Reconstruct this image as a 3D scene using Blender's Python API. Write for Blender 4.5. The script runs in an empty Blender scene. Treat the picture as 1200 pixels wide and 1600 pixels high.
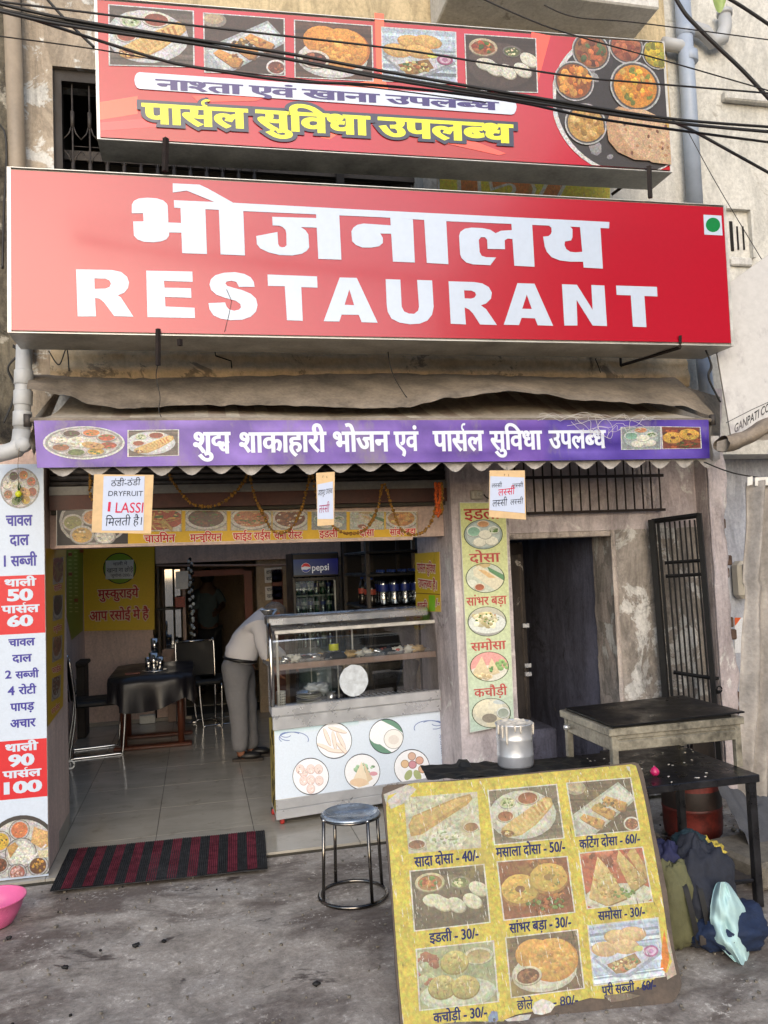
import bpy, bmesh, math, random
from mathutils import Vector, Matrix, geometry
from mathutils import noise as mnoise
random.seed(7)
SC = bpy.context.scene
COL = SC.collection
# ------------------------------------------------------------------ camera
FPX, YAW, PITCH, ROLL = 1280.0, math.radians(12.94), math.radians(3.43), math.radians(-2.31)
CAM = Vector((0, 0, 1.65))
_f = Vector((math.sin(YAW)*math.cos(PITCH), math.cos(YAW)*math.cos(PITCH), math.sin(PITCH)))
_r = Vector((math.cos(YAW), -math.sin(YAW), 0)); _u = _r.cross(_f)
CR = _r*math.cos(ROLL) + _u*math.sin(ROLL)
CU = _u*math.cos(ROLL) - _r*math.sin(ROLL)
CF = _f
cd = bpy.data.cameras.new('camera'); cam = bpy.data.objects.new('camera', cd); COL.objects.link(cam)
cd.sensor_fit = 'VERTICAL'; cd.sensor_height = 36; cd.sensor_width = 27; cd.lens = 36*FPX/1600
cd.clip_start = .05; cd.clip_end = 500
cam.matrix_world = Matrix(((CR.x, CU.x, -CF.x, CAM.x), (CR.y, CU.y, -CF.y, CAM.y), (CR.z, CU.z, -CF.z, CAM.z), (0, 0, 0, 1)))
SC.camera = cam
# ------------------------------------------------------------------ world, sun, exposure
SUN_EL, SUN_AZ = math.radians(22), math.radians(192)      # azimuth clockwise from +Y (into the shop)
w = bpy.data.worlds.new('World'); SC.world = w; w.use_nodes = True
nt = w.node_tree; bg = nt.nodes['Background']; sky = nt.nodes.new('ShaderNodeTexSky')
sky.sky_type = 'NISHITA'; sky.sun_disc = False; sky.sun_elevation = SUN_EL; sky.sun_rotation = SUN_AZ
sky.air_density = 1.0; sky.dust_density = 1.6; sky.ozone_density = 1.0
nt.links.new(sky.outputs[0], bg.inputs[0]); bg.inputs[1].default_value = .15
sl = bpy.data.lights.new('sun', 'SUN'); sl.energy = 1.25; sl.angle = math.radians(75); sl.color = (.98, .985, 1)
so = bpy.data.objects.new('sun', sl); COL.objects.link(so)
sd = Vector((math.sin(SUN_AZ)*math.cos(SUN_EL), math.cos(SUN_AZ)*math.cos(SUN_EL), math.sin(SUN_EL)))
so.location = sd*30; so.rotation_euler = (-sd).to_track_quat('-Z', 'Y').to_euler()
vs = SC.view_settings; vs.view_transform = 'Standard'; vs.look = 'None'; vs.gamma = 1; vs.use_curve_mapping = False
vs.exposure = 0.68
SC.cycles.max_bounces = 8; SC.cycles.diffuse_bounces = 5; SC.cycles.glossy_bounces = 4; SC.cycles.transmission_bounces = 6
SC.cycles.transparent_max_bounces = 12; SC.cycles.use_denoising = True; SC.cycles.sample_clamp_indirect = 6
SC.cycles.caustics_reflective = False; SC.cycles.caustics_refractive = False
# ------------------------------------------------------------------ geometry from the measured view
def raydir(px, py): return CF + CR*((px-600)/FPX) - CU*((py-800)/FPX)
def on(p0, n):
    p0 = Vector(p0); n = Vector(n).normalized()
    def m(px, py, h=0.0):
        d = raydir(px, py); t = (p0-CAM).dot(n)/d.dot(n)
        return CAM + d*t + n*h
    return m
def PF(Y): return on((0, Y, 0), (0, -1, 0))        # plane parallel to the shop front
def PXL(X): return on((X, 0, 0), (1 if X < 0 else -1, 0, 0))
def PG(z=0): return on((0, 0, z), (0, 0, 1))
def at(px, py, Y): return PF(Y)(px, py)
# ------------------------------------------------------------------ materials
def lin(c):
    def g(x):
        x /= 255.0
        return x/12.92 if x <= .04045 else ((x+.055)/1.055)**2.4
    return (g(c[0]), g(c[1]), g(c[2]), 1)
M = {}
def newmat(name):
    m = bpy.data.materials.new(name); m.use_nodes = True; M[name] = m
    nt = m.node_tree; return m, nt, nt.nodes['Principled BSDF']
def N(nt, t, **k):
    n = nt.nodes.new(t)
    for a, b in k.items():
        if a in n.inputs.keys() and not hasattr(n, a): n.inputs[a].default_value = b
        else: setattr(n, a, b)
    return n
def pos(nt, scale=(1, 1, 1)):
    g = nt.nodes.new('ShaderNodeNewGeometry'); mp = nt.nodes.new('ShaderNodeMapping'); mp.inputs['Scale'].default_value = scale
    nt.links.new(g.outputs['Position'], mp.inputs[0]); return mp.outputs[0]
def noise(nt, scale, detail=6, rough=.6, sc=(1, 1, 1), dist=0):
    n = nt.nodes.new('ShaderNodeTexNoise'); n.inputs['Scale'].default_value = scale; n.inputs['Detail'].default_value = detail
    n.inputs['Roughness'].default_value = rough; n.inputs['Distortion'].default_value = dist
    nt.links.new(pos(nt, sc), n.inputs['Vector']); return n.outputs['Fac']
def ramp(nt, fac, stops):
    r = nt.nodes.new('ShaderNodeValToRGB'); e = r.color_ramp.elements
    while len(e) < len(stops): e.new(.5)
    for i, (p, c) in enumerate(stops):
        e[i].position = p; e[i].color = c if len(c) == 4 else (*c, 1)
    nt.links.new(fac, r.inputs[0]); return r.outputs[0]
def step(nt, fac, a, b): return ramp(nt, fac, [(a, (0, 0, 0)), (b, (1, 1, 1))])
def mix(nt, fac, a, b, mode='MIX'):
    n = nt.nodes.new('ShaderNodeMix'); n.data_type = 'RGBA'; n.blend_type = mode
    for i, v in ((0, fac), (6, a), (7, b)):
        if hasattr(v, 'links'): nt.links.new(v, n.inputs[i])
        else: n.inputs[i].default_value = v
    return n.outputs[2]
def bump(nt, b, h, strength, dist=.01):
    n = nt.nodes.new('ShaderNodeBump'); n.inputs['Strength'].default_value = strength; n.inputs['Distance'].default_value = dist
    nt.links.new(h, n.inputs['Height']); nt.links.new(n.outputs[0], b.inputs['Normal'])
def basic(name, col, rough=.6, metal=0, var=.15, scale=8, bmp=0, spec=None, vrough=.1):
    m, nt, b = newmat(name); c = lin(col)
    n = noise(nt, scale, 5); k = noise(nt, scale*9, 3)
    lo = tuple(x*(1-var*2) for x in c[:3]); hi = tuple(min(1, x*(1+var)) for x in c[:3])
    a = ramp(nt, n, [(.3, lo), (.7, hi)])
    a = mix(nt, .25*min(1, var*5), a, ramp(nt, k, [(.35, lo), (.65, hi)]))
    nt.links.new(a, b.inputs['Base Color']); b.inputs['Metallic'].default_value = metal
    r = ramp(nt, n, [(.3, (max(.03, rough-vrough),)*3), (.7, (min(1, rough+vrough),)*3)]); nt.links.new(r, b.inputs['Roughness'])
    if spec is not None: b.inputs['Specular IOR Level'].default_value = spec
    if bmp: bump(nt, b, k, bmp, .005)
    return m
def plaster(name, base, alt, peel=(200, 200, 190), pt=.62, stain=(40, 36, 32), st=.58, streak=.35, bmp=.5, rough=.9, fine=1.0):
    m, nt, b = newmat(name)
    n1 = noise(nt, 1.3, 8, .65); n2 = noise(nt, 3.2, 10, .7, dist=.6); n3 = noise(nt, 3.3, 10, .8, (1.6, 1.6, .5), 1.2); n4 = noise(nt, 45*fine, 5, .7)
    n5 = noise(nt, 2.1, 9, .75, (1.3, 1, 1), .9)
    c = mix(nt, step(nt, n1, .38, .62), lin(base), lin(alt))
    c = mix(nt, step(nt, n2, pt, pt+.03), c, lin(peel))
    c = mix(nt, step(nt, n5, st, st+.12), c, lin(stain))
    s = ramp(nt, n3, [(.40, (1-streak,)*3), (.56, (1, 1, 1))]); c = mix(nt, 1, c, s, 'MULTIPLY')
    f = ramp(nt, n4, [(.3, (.72,)*3), (.6, (1.05,)*3)]); c = mix(nt, .8, c, f, 'MULTIPLY')
    nt.links.new(c, b.inputs['Base Color']); b.inputs['Roughness'].default_value = rough
    h = mix(nt, .5, n2, n4); bump(nt, b, h, bmp, .02)
    return m
def printed(name, rough=.35, spec=.5, mott=.12, scale=60, scratch=None, dirt=None, coat=0, bmp=0, fine=False):
    m, nt, b = newmat(name); a = nt.nodes.new('ShaderNodeAttribute'); a.attribute_name = 'Col'
    c = a.outputs['Color']
    n = ramp(nt, noise(nt, scale, 4, .7), [(.3, (1-mott,)*3), (.7, (1+mott*.6,)*3)]); c = mix(nt, 1, c, n, 'MULTIPLY')
    if fine:
        c = mix(nt, 1, c, ramp(nt, noise(nt, 38, 6, .75, dist=.8), [(.3, (.62,)*3), (.5, (.9,)*3), (.72, (1.15,)*3)]), 'MULTIPLY')
        c = mix(nt, .7, c, ramp(nt, noise(nt, 14, 8, .8, (1, 1, .7), 1.2), [(.36, (.62,)*3), (.6, (1.08,)*3)]), 'MULTIPLY')
        tn = nt.nodes.new('ShaderNodeTexNoise'); tn.inputs['Scale'].default_value = 75; tn.inputs['Detail'].default_value = 5; nt.links.new(pos(nt), tn.inputs['Vector'])
        c = mix(nt, .8, c, mix(nt, 1, tn.outputs['Color'], (.45, .45, .45, 1), 'ADD'), 'MULTIPLY')
        c = mix(nt, .2, c, lin((122, 116, 110)))
    if dirt: c = mix(nt, step(nt, noise(nt, dirt[1], 8, .7, (1, 1, .5)), dirt[2], dirt[2]+.2), c, lin(dirt[0]))
    if scratch:
        q = noise(nt, scratch[1], 4, .7, scratch[2]); c = mix(nt, step(nt, q, scratch[3], scratch[3]+.04), c, lin(scratch[0]))
        q = noise(nt, scratch[1]*.8, 5, .7, scratch[2]); c = mix(nt, step(nt, q, .30, .38), (.06, .05, .03, 1), c) if scratch[4] else c
    nt.links.new(c, b.inputs['Base Color']); b.inputs['Roughness'].default_value = rough; b.inputs['Specular IOR Level'].default_value = spec
    if coat: b.inputs['Coat Weight'].default_value = coat; b.inputs['Coat Roughness'].default_value = .12; b.inputs['Coat IOR'].default_value = 1.6
    if bmp: bump(nt, b, noise(nt, bmp[0], 4, .6), bmp[1], .01)
    return m
# flat prints: colour comes from the print itself (attribute), the material adds grain, dirt and gloss
printed('flex_print', .25, .5, .04, 30, coat=.22, bmp=(1.8, .2))
printed('poster_print', .45, .4, .06, 90)
printed('photo_print', .4, .4, .5, 110, fine=True)
printed('faded_print', .6, .3, .2, 70, dirt=((150, 140, 120), 6, .62))
printed('banner_print', .38, .45, .10, 25, dirt=((120, 112, 118), 5, .52), bmp=(9, .25))
printed('worn_print', .55, .3, .2, 90, scratch=((196, 196, 186), 30, (4.5, 1, .3), .625, True), dirt=((150, 136, 84), 7, .56), fine=True)
printed('paper_print', .8, .2, .03, 40)
printed('inner_print', .5, .3, .08, 50, dirt=((70, 60, 40), 3, .6))
plaster('wall_tan', (168, 154, 136), (188, 174, 156), (218, 217, 212), .53, (50, 44, 40), .58, .4)
plaster('wall_upper', (190, 172, 138), (206, 188, 152), (225, 205, 170), .66, (120, 92, 60), .66, .35, .3)
plaster('wall_cream', (200, 198, 190), (212, 210, 203), (180, 176, 166), .60, (104, 98, 90), .66, .22, .3)
plaster('wall_pink', (184, 172, 172), (204, 194, 195), (216, 212, 208), .58, (76, 68, 64), .60, .38, .4)
plaster('wall_gray', (150, 142, 134), (178, 170, 164), (206, 204, 200), .54, (70, 64, 58), .56, .5, .7)
plaster('wall_rough', (176, 164, 156), (194, 184, 178), (190, 184, 176), .62, (60, 50, 44), .58, .5, .9)
plaster('chipped_paint', (58, 50, 46), (74, 66, 60), (196, 190, 180), .64, (30, 26, 24), .5, .5, .4)
plaster('wall_soot', (92, 92, 108), (118, 120, 142), (140, 138, 136), .66, (34, 32, 34), .56, .45, .6)
plaster('wall_inner', (204, 178, 166), (212, 188, 176), (196, 186, 176), .72, (100, 82, 72), .7, .2, .2)
plaster('wall_inner_tan', (160, 142, 120), (172, 154, 132), (150, 140, 124), .68, (70, 56, 44), .62, .25, .2)
plaster('wall_bluish', (160, 164, 176), (176, 180, 190), (220, 220, 220), .68, (110, 100, 96), .64, .3, .25)
plaster('wall_old', (92, 86, 74), (120, 112, 96), (170, 164, 150), .58, (36, 32, 28), .52, .5, .8)
plaster('ledge_plaster', (206, 182, 146), (220, 196, 160), (150, 134, 112), .58, (60, 50, 42), .6, .1, .9, fine=.6)
plaster('concrete_slab', (200, 198, 192), (212, 210, 206), (150, 146, 138), .6, (80, 74, 66), .62, .2, .4)
basic('dark_void', (24, 21, 19), .95, 0, .2)
basic('soffit', (70, 66, 58), .9, 0, .2)
basic('ceiling_paint', (120, 112, 100), .9)
basic('red_brown', (112, 62, 48), .6, 0, .15, 6)
basic('maroon_steel', (78, 46, 38), .6, .2, .3, 5)
basic('old_wood', (86, 74, 64), .7, 0, .3, 7, .3)
basic('dark_wood', (44, 36, 30), .7, 0, .3, 7, .3)
basic('frame_pink', (164, 138, 126), .6, 0, .15, 8)
basic('rust_iron', (44, 34, 30), .75, .3, .4, 14, .4)
basic('black_iron', (30, 29, 29), .55, .5, .35, 18, .3)
basic('gray_iron', (74, 68, 64), .6, .4, .3, 20, .3)
basic('trim_alu', (205, 203, 198), .4, .3, .15, 10)
basic('sign_tin', (168, 166, 158), .45, .35, .25, 6)
basic('steel', (214, 216, 220), .24, .85, .04, 6, 0, vrough=.1)
basic('steel_worn', (212, 214, 218), .32, .6, .07, 7, .04, vrough=.12)
basic('rail_gray', (118, 116, 110), .6, .2, .2, 8)
basic('chrome', (200, 198, 196), .15, 1, .1, 9)
basic('dark_chrome', (120, 116, 112), .2, 1, .3, 12)
basic('seat_steel', (160, 172, 186), .25, .55, .25, 14, .05, vrough=.12)
basic('pipe_gray', (176, 178, 180), .5, 0, .1, 5)
basic('pipe_blue', (160, 172, 190), .45, 0, .1, 5)
basic('pipe_tan', (150, 136, 118), .55, 0, .15, 5)
basic('cable', (26, 25, 26), .55, 0, .2, 20)
basic('thin_cable', (38, 34, 32), .6, 0, .2, 20)
basic('black_cloth', (30, 28, 32), .42, 0, .2, 5, .1)
basic('black_vinyl', (24, 23, 24), .6, 0, .2, 9)
basic('table_wood', (92, 50, 34), .45, 0, .2, 9)
basic('pink_plastic', (226, 108, 158), .35, 0, .06, 6)
basic('tarp', (138, 126, 112), .85, 0, .3, 5, .9)
basic('tarp_gray', (158, 152, 146), .75, 0, .25, 5, .7)
basic('valance_cloth', (176, 172, 170), .8, 0, .25, 22)
basic('card', (206, 176, 134), .8, 0, .08, 20)
basic('marigold', (150, 106, 34), .8, 0, .5, 90)
basic('orange_flower', (196, 84, 20), .8, 0, .4, 90)
basic('string', (120, 100, 70), .9)
basic('white_string', (214, 210, 204), .8)
basic('lemon', (200, 205, 40), .45, 0, .1, 30)
basic('chili', (50, 80, 24), .4, 0, .2, 30)
basic('mat_black', (60, 60, 61), .95, 0, .3, 30, .3, spec=.05)
basic('mat_red', (124, 56, 68), .95, 0, .35, 22, .3, spec=.05)
basic('griddle', (26, 26, 28), .42, .6, .4, 7, .15, vrough=.2)
basic('stove_steel', (170, 164, 148), .4, .5, .4, 5, .2)
basic('table_black', (34, 34, 38), .35, .3, .4, 12, .2, vrough=.18)
basic('lpg_red', (104, 34, 26), .6, .1, .5, 6, .1)
basic('lpg_grime', (46, 34, 30), .6, .1, .4, 9, .1)
basic('onion', (190, 40, 100), .3, 0, .2, 30)
basic('navy_cloth', (34, 38, 50), .85, 0, .25, 5, .9)
basic('blue_cloth', (22, 40, 72), .85, 0, .25, 5, .9)
basic('indigo_cloth', (28, 32, 70), .8, 0, .25, 20, .2)
basic('olive_cloth', (92, 92, 64), .85, 0, .15, 5, .9)
basic('mint_cloth', (172, 204, 206), .85, 0, .07, 14, .1)
basic('yellow_cloth', (200, 180, 80), .85, 0, .35, 30, .2)
basic('teal_cloth', (28, 50, 58), .85, 0, .2, 20, .2)
basic('skin', (128, 84, 62), .55, 0, .1, 20)
basic('skin_dark', (70, 46, 36), .55, 0, .1, 20)
basic('hair_gray', (120, 112, 108), .8, 0, .5, 120, .5)
basic('hair_black', (16, 14, 14), .6, 0, .4, 120, .5)
basic('trousers', (112, 113, 118), .8, 0, .12, 4, .8)
basic('dark_trousers', (22, 22, 26), .8, 0, .1, 60)
basic('teal_shirt', (70, 84, 90), .85, 0, .1, 20)
basic('belt', (20, 19, 20), .4)
basic('shoe', (24, 23, 24), .45)
basic('sole', (60, 54, 50), .8)
basic('fridge_black', (22, 23, 28), .35)
basic('fridge_inside', (176, 186, 184), .5, 0, .05)
basic('white_plastic', (210, 210, 204), .45, 0, .06)
basic('bottle_label', (30, 50, 130), .5, 0, .2, 60)
basic('bottle_cap', (40, 70, 150), .5)
basic('dark_bottle', (30, 24, 22), .2, 0, .5, 40)
basic('green_bottle', (40, 90, 60), .15, 0, .4, 40)
basic('tray_food', (190, 160, 110), .6, 0, .35, 60, .3)
basic('tray_red', (170, 70, 50), .5, 0, .3, 60)
basic('paper_white', (216, 214, 208), .8, 0, .08, 30)
basic('paper_circle', (196, 204, 212), .6, 0, .16, 26)
basic('batter', (216, 208, 194), .5, 0, .1, 40, .4)
basic('rubber_red', (176, 50, 46), .6)
basic('brick_old', (92, 72, 60), .9, 0, .4, 20, .5)
basic('stone_gray', (120, 114, 104), .9, 0, .3, 14, .4)
basic('rag_gray', (76, 78, 84), .9, 0, .2, 14, .2)
basic('leaf', (150, 170, 100), .5, 0, .15, 12)
basic('coal', (14, 14, 16), .7)
basic('switch_white', (176, 170, 158), .5, 0, .1, 14)
basic('yellow_paint', (160, 142, 70), .6, 0, .3, 8)
basic('idol_red', (140, 40, 26), .5, 0, .4, 60)
basic('kerb_stone', (158, 150, 138), .5, 0, .15, 6)
def glass(name, col=(.9, .95, .95), alpha=.12, rough=.03):
    m, nt, b = newmat(name); nt.nodes.remove(b); out = nt.nodes['Material Output']
    g = N(nt, 'ShaderNodeBsdfGlossy'); g.inputs['Roughness'].default_value = rough
    t = nt.nodes.new('ShaderNodeBsdfTransparent'); t.inputs[0].default_value = (*col, 1)
    fr = nt.nodes.new('ShaderNodeFresnel'); fr.inputs[0].default_value = 1.55
    mx = nt.nodes.new('ShaderNodeMixShader'); md = nt.nodes.new('ShaderNodeMath'); md.operation = 'MAXIMUM'; md.inputs[1].default_value = alpha
    nt.links.new(fr.outputs[0], md.inputs[0]); nt.links.new(md.outputs[0], mx.inputs[0]); nt.links.new(t.outputs[0], mx.inputs[1]); nt.links.new(g.outputs[0], mx.inputs[2])
    nt.links.new(mx.outputs[0], out.inputs[0]); return m
glass('case_glass', (.96, .98, .98), .26); glass('fridge_glass', (.8, .86, .86), .08); glass('mirror_glass', (.25, .27, .3), .3, .04)
glass('bottle_clear', (.8, .86, .92), .3, .08)
def emis(name, col, k):
    m, nt, b = newmat(name); a = nt.nodes.new('ShaderNodeAttribute'); a.attribute_name = 'Col'
    nt.links.new(a.outputs['Color'], b.inputs['Base Color']); nt.links.new(a.outputs['Color'], b.inputs['Emission Color']); b.inputs['Emission Strength'].default_value = k
    b.inputs['Roughness'].default_value = .3
emis('backlit_print', None, .12)
# striped shirt
m, nt, b = newmat('shirt'); wv = nt.nodes.new('ShaderNodeTexWave'); wv.inputs['Scale'].default_value = 52; wv.inputs['Distortion'].default_value = 1.2; wv.inputs['Detail Scale'].default_value = .6
nt.links.new(pos(nt, (1, 1, .3)), wv.inputs['Vector'])
nt.links.new(ramp(nt, wv.outputs['Fac'], [(.25, lin((186, 186, 194))[:3]), (.5, lin((206, 206, 212))[:3])]), b.inputs['Base Color']); b.inputs['Roughness'].default_value = .85
# awning canvas, faded stripes
m, nt, b = newmat('canopy_canvas'); g = nt.nodes.new('ShaderNodeNewGeometry'); sp = nt.nodes.new('ShaderNodeSeparateXYZ'); nt.links.new(g.outputs['Position'], sp.inputs[0])
md = nt.nodes.new('ShaderNodeMath'); md.operation = 'MULTIPLY'; md.inputs[1].default_value = 38; nt.links.new(sp.outputs[0], md.inputs[0])
sn = nt.nodes.new('ShaderNodeMath'); sn.operation = 'SINE'; nt.links.new(md.outputs[0], sn.inputs[0])
s = step(nt, sn.outputs[0], .15, .3); c = mix(nt, s, lin((160, 142, 128)), lin((206, 198, 182)))
c = mix(nt, step(nt, noise(nt, 2.4, 8, .7), .4, .56), c, lin((178, 168, 154)))
c = mix(nt, .8, c, ramp(nt, noise(nt, 30, 6, .7), [(.3, (.6,)*3), (.6, (1.05,)*3)]), 'MULTIPLY')
nt.links.new(c, b.inputs['Base Color']); b.inputs['Roughness'].default_value = .9; bump(nt, b, noise(nt, 12, 6), .4, .01)
# street concrete
m, nt, b = newmat('street')
n1 = noise(nt, .9, 9, .68, (1, 1.7, 1), .5); n2 = noise(nt, 5, 10, .75, dist=.4); n3 = noise(nt, 40, 6, .8); n4 = noise(nt, 2.3, 9, .7, (1, 1.5, 1), .8); n5 = noise(nt, 130, 3, .8)
c = ramp(nt, n2, [(.30, lin((122, 114, 105))[:3]), (.52, lin((170, 161, 151))[:3]), (.72, lin((192, 183, 173))[:3])])
c = mix(nt, step(nt, n1, .49, .58), c, lin((112, 101, 93)))
c = mix(nt, step(nt, n4, .60, .66), c, lin((84, 74, 67)))
c = mix(nt, mix(nt, 1, step(nt, n3, .56, .62), step(nt, n2, .5, .58), 'MULTIPLY'), c, lin((208, 202, 192)))
c = mix(nt, step(nt, n5, .64, .68), c, lin((48, 44, 42)))
c = mix(nt, .9, c, ramp(nt, n3, [(.3, (.62,)*3), (.62, (1.1,)*3)]), 'MULTIPLY')
nt.links.new(c, b.inputs['Base Color']); nt.links.new(ramp(nt, n4, [(.5, (.85,)*3), (.66, (.5,)*3)]), b.inputs['Roughness'])
bump(nt, b, mix(nt, .5, n2, n3), .6, .012)
# glazed floor tile
m, nt, b = newmat('floor_tile'); n = noise(nt, 2.2, 8, .6, (1, 2, 1), .7)
c = ramp(nt, n, [(.3, lin((150, 144, 132))[:3]), (.7, lin((172, 166, 154))[:3])])
c = mix(nt, step(nt, noise(nt, 7, 8, .75), .56, .72), c, lin((136, 128, 114)))
nt.links.new(c, b.inputs['Base Color']); nt.links.new(ramp(nt, noise(nt, 6, 5), [(.3, (.1,)*3), (.7, (.22,)*3)]), b.inputs['Roughness'])
# cloth folds etc use basic()
# ------------------------------------------------------------------ objects
_used = {}
def link(name, data, parent=None):
    o = bpy.data.objects.new(name, data); COL.objects.link(o)
    if parent is not None: o.parent = parent
    return o
def tag(o, label=None, cat=None, group=None, kind=None):
    if label: o['label'] = label
    if cat: o['category'] = cat
    if group: o['group'] = group
    if kind: o['kind'] = kind
    return o
def thing(name, loc, label=None, cat=None, group=None, kind=None, rz=0):
    o = link(name, None); o.location = loc; o.rotation_euler = (0, 0, rz); o.empty_display_size = .1
    return tag(o, label, cat, group, kind)
class MB:
    """collects solid pieces (world coordinates, or local to the parent) and links them as one mesh object"""
    def __init__(s): s.v = []; s.f = []; s.m = []; s.mats = []; s.sm = []; s.c = []
    def mi(s, mat):
        if mat not in s.mats: s.mats.append(mat)
        return s.mats.index(mat)
    def add(s, vs, fs, mat, smooth=False):
        k = len(s.v); s.v += [Vector(v) for v in vs]; i = s.mi(mat)
        for f in fs: s.f.append([k+a for a in f]); s.m.append(i); s.sm.append(smooth)
        return s
    def box(s, a, b, mat, bev=0, rot=None, piv=None):
        x0, y0, z0 = [min(p, q) for p, q in zip(a, b)]; x1, y1, z1 = [max(p, q) for p, q in zip(a, b)]
        bev = min(bev, (x1-x0)*.3, (y1-y0)*.3, (z1-z0)*.3)
        vs = []
        if bev <= 0:
            vs = [Vector((x, y, z)) for z in (z0, z1) for x, y in ((x0, y0), (x1, y0), (x1, y1), (x0, y1))]
            fs = [(3, 2, 1, 0), (4, 5, 6, 7), (0, 1, 5, 4), (1, 2, 6, 5), (2, 3, 7, 6), (3, 0, 4, 7)]
        else:
            bm = bmesh.new(); bmesh.ops.create_cube(bm, size=1)
            for v in bm.verts: v.co = Vector(((x0+x1)/2+v.co.x*(x1-x0), (y0+y1)/2+v.co.y*(y1-y0), (z0+z1)/2+v.co.z*(z1-z0)))
            bmesh.ops.bevel(bm, geom=bm.edges[:], offset=bev, segments=1, affect='EDGES')
            bm.verts.index_update(); vs = [v.co.copy() for v in bm.verts]; fs = [[v.index for v in f.verts] for f in bm.faces]; bm.free()
        if rot is not None:
            p = Vector(piv) if piv is not None else Vector(((x0+x1)/2, (y0+y1)/2, (z0+z1)/2)); vs = [rot @ (v-p)+p for v in vs]
        return s.add(vs, fs, mat)
    def tube(s, pts, r, mat, n=10, caps=True, smooth=True, closed=False):
        pts = [Vector(p) for p in pts]; rs = r if isinstance(r, (list, tuple)) else [r]*len(pts)
        vs = []; fs = []; L = len(pts); up = None
        for i, p in enumerate(pts):
            if closed: d = pts[(i+1) % L]-pts[i-1]
            else: d = pts[min(i+1, L-1)]-pts[max(i-1, 0)]
            if d.length < 1e-9: d = Vector((0, 0, 1))
            d.normalize()
            if up is None: up = Vector((0, 0, 1)) if abs(d.z) < .9 else Vector((1, 0, 0))
            a = (up-d*up.dot(d)); a = a.normalized() if a.length > 1e-6 else d.orthogonal().normalized()
            up = a; b = d.cross(a)
            for k in range(n):
                t = 2*math.pi*k/n; vs.append(p+(a*math.cos(t)+b*math.sin(t))*rs[i])
        for i in range(L if closed else L-1):
            j = (i+1) % L
            for k in range(n): fs.append((i*n+k, i*n+(k+1) % n, j*n+(k+1) % n, j*n+k))
        if caps and not closed: fs.append(list(range(n))[::-1]); fs.append([(L-1)*n+k for k in range(n)])
        return s.add(vs, fs, mat, smooth)
    def lathe(s, c, prof, mat, n=24, smooth=True, ax=None):
        """prof: (radius, height) pairs; first and last may be 0"""
        c = Vector(c); vs = []; fs = []
        q = Vector((0, 0, 1)).rotation_difference(Vector(ax).normalized()) if ax else None
        for r, z in prof:
            for k in range(n):
                t = 2*math.pi*k/n; v = Vector((r*math.cos(t), r*math.sin(t), z)); vs.append(c+(q @ v if q else v))
        for i in range(len(prof)-1):
            for k in range(n): fs.append((i*n+k, i*n+(k+1) % n, (i+1)*n+(k+1) % n, (i+1)*n+k))
        return s.add(vs, fs, mat, smooth)
    def prism(s, poly, d, mat):
        """poly: 3D points in a plane, d: extrusion vector"""
        n = len(poly); vs = [Vector(p) for p in poly]; d = Vector(d); vs += [v+d for v in vs]
        fs = [list(range(n)), [n+k for k in range(n)][::-1]]+[((k+1) % n, k, n+k, n+(k+1) % n) for k in range(n)]
        return s.add(vs, fs, mat)
    def grid(s, fn, nu, nv, mat, smooth=True, flip=False):
        vs = [fn(i/nu, j/nv) for j in range(nv+1) for i in range(nu+1)]
        fs = [(j*(nu+1)+i, j*(nu+1)+i+1, (j+1)*(nu+1)+i+1, (j+1)*(nu+1)+i) for j in range(nv) for i in range(nu)]
        if flip: fs = [f[::-1] for f in fs]
        return s.add(vs, fs, mat, smooth)
    def blob(s, c, r, mat, amp=.1, freq=2, seg=16, rings=10, seed=0):
        c = Vector(c); vs = []; fs = []
        for i in range(rings+1):
            th = math.pi*i/rings
            for k in range(seg):
                ph = 2*math.pi*k/seg; d = Vector((math.sin(th)*math.cos(ph), math.sin(th)*math.sin(ph), math.cos(th)))
                q = 1+amp*mnoise.noise(d*freq+Vector((seed*7.3, 0, 0))); vs.append(c+Vector((d.x*r[0], d.y*r[1], d.z*r[2]))*q)
        for i in range(rings):
            for k in range(seg): fs.append((i*seg+k, (i+1)*seg+k, (i+1)*seg+(k+1) % seg, i*seg+(k+1) % seg))
        return s.add(vs, fs, mat, True)
    def build(s, name, parent=None, local=False, origin=None, label=None, group=None):
        me = bpy.data.meshes.new(name)
        off = Vector((0, 0, 0)); R = None
        if parent is not None and not local:
            p = parent; chain = []
            while p is not None: chain.append(p); p = p.parent
            mw = Matrix.Identity(4)
            for q in reversed(chain): mw = mw @ q.matrix_basis
            R = mw.inverted()
        if parent is None and origin is not None: off = Vector(origin)
        vs = [(R @ v) if R else v-off for v in s.v]
        me.from_pydata([tuple(v) for v in vs], [], s.f)
        for mt in s.mats: me.materials.append(M[mt])
        me.polygons.foreach_set('material_index', s.m); me.polygons.foreach_set('use_smooth', s.sm)
        if s.c and len(s.c) == len(s.v):
            a = me.color_attributes.new('Col', 'FLOAT_COLOR', 'POINT'); a.data.foreach_set('color', [x for c in s.c for x in c])
        bm = bmesh.new(); bm.from_mesh(me)
        if not s.c: bmesh.ops.recalc_face_normals(bm, faces=bm.faces[:])
        bm.to_mesh(me); bm.free(); me.update()
        o = link(name, me, parent)
        if parent is None and origin is not None: o.location = off
        if label: o['label'] = label
        if group: o['group'] = group
        return o
def solo(mb, name, origin, label, cat, group=None, kind=None):
    return tag(mb.build(name, None, origin=origin), label, cat, group, kind)
def dup(o, parent=None, loc=None, rz=None, label=None):
    c = o.copy(); COL.objects.link(c); c.parent = parent
    if loc is not None: c.location = loc
    if rz is not None: c.rotation_euler = (0, 0, rz)
    if label: c['label'] = label
    for ch in o.children: dup(ch, c)
    return c
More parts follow.
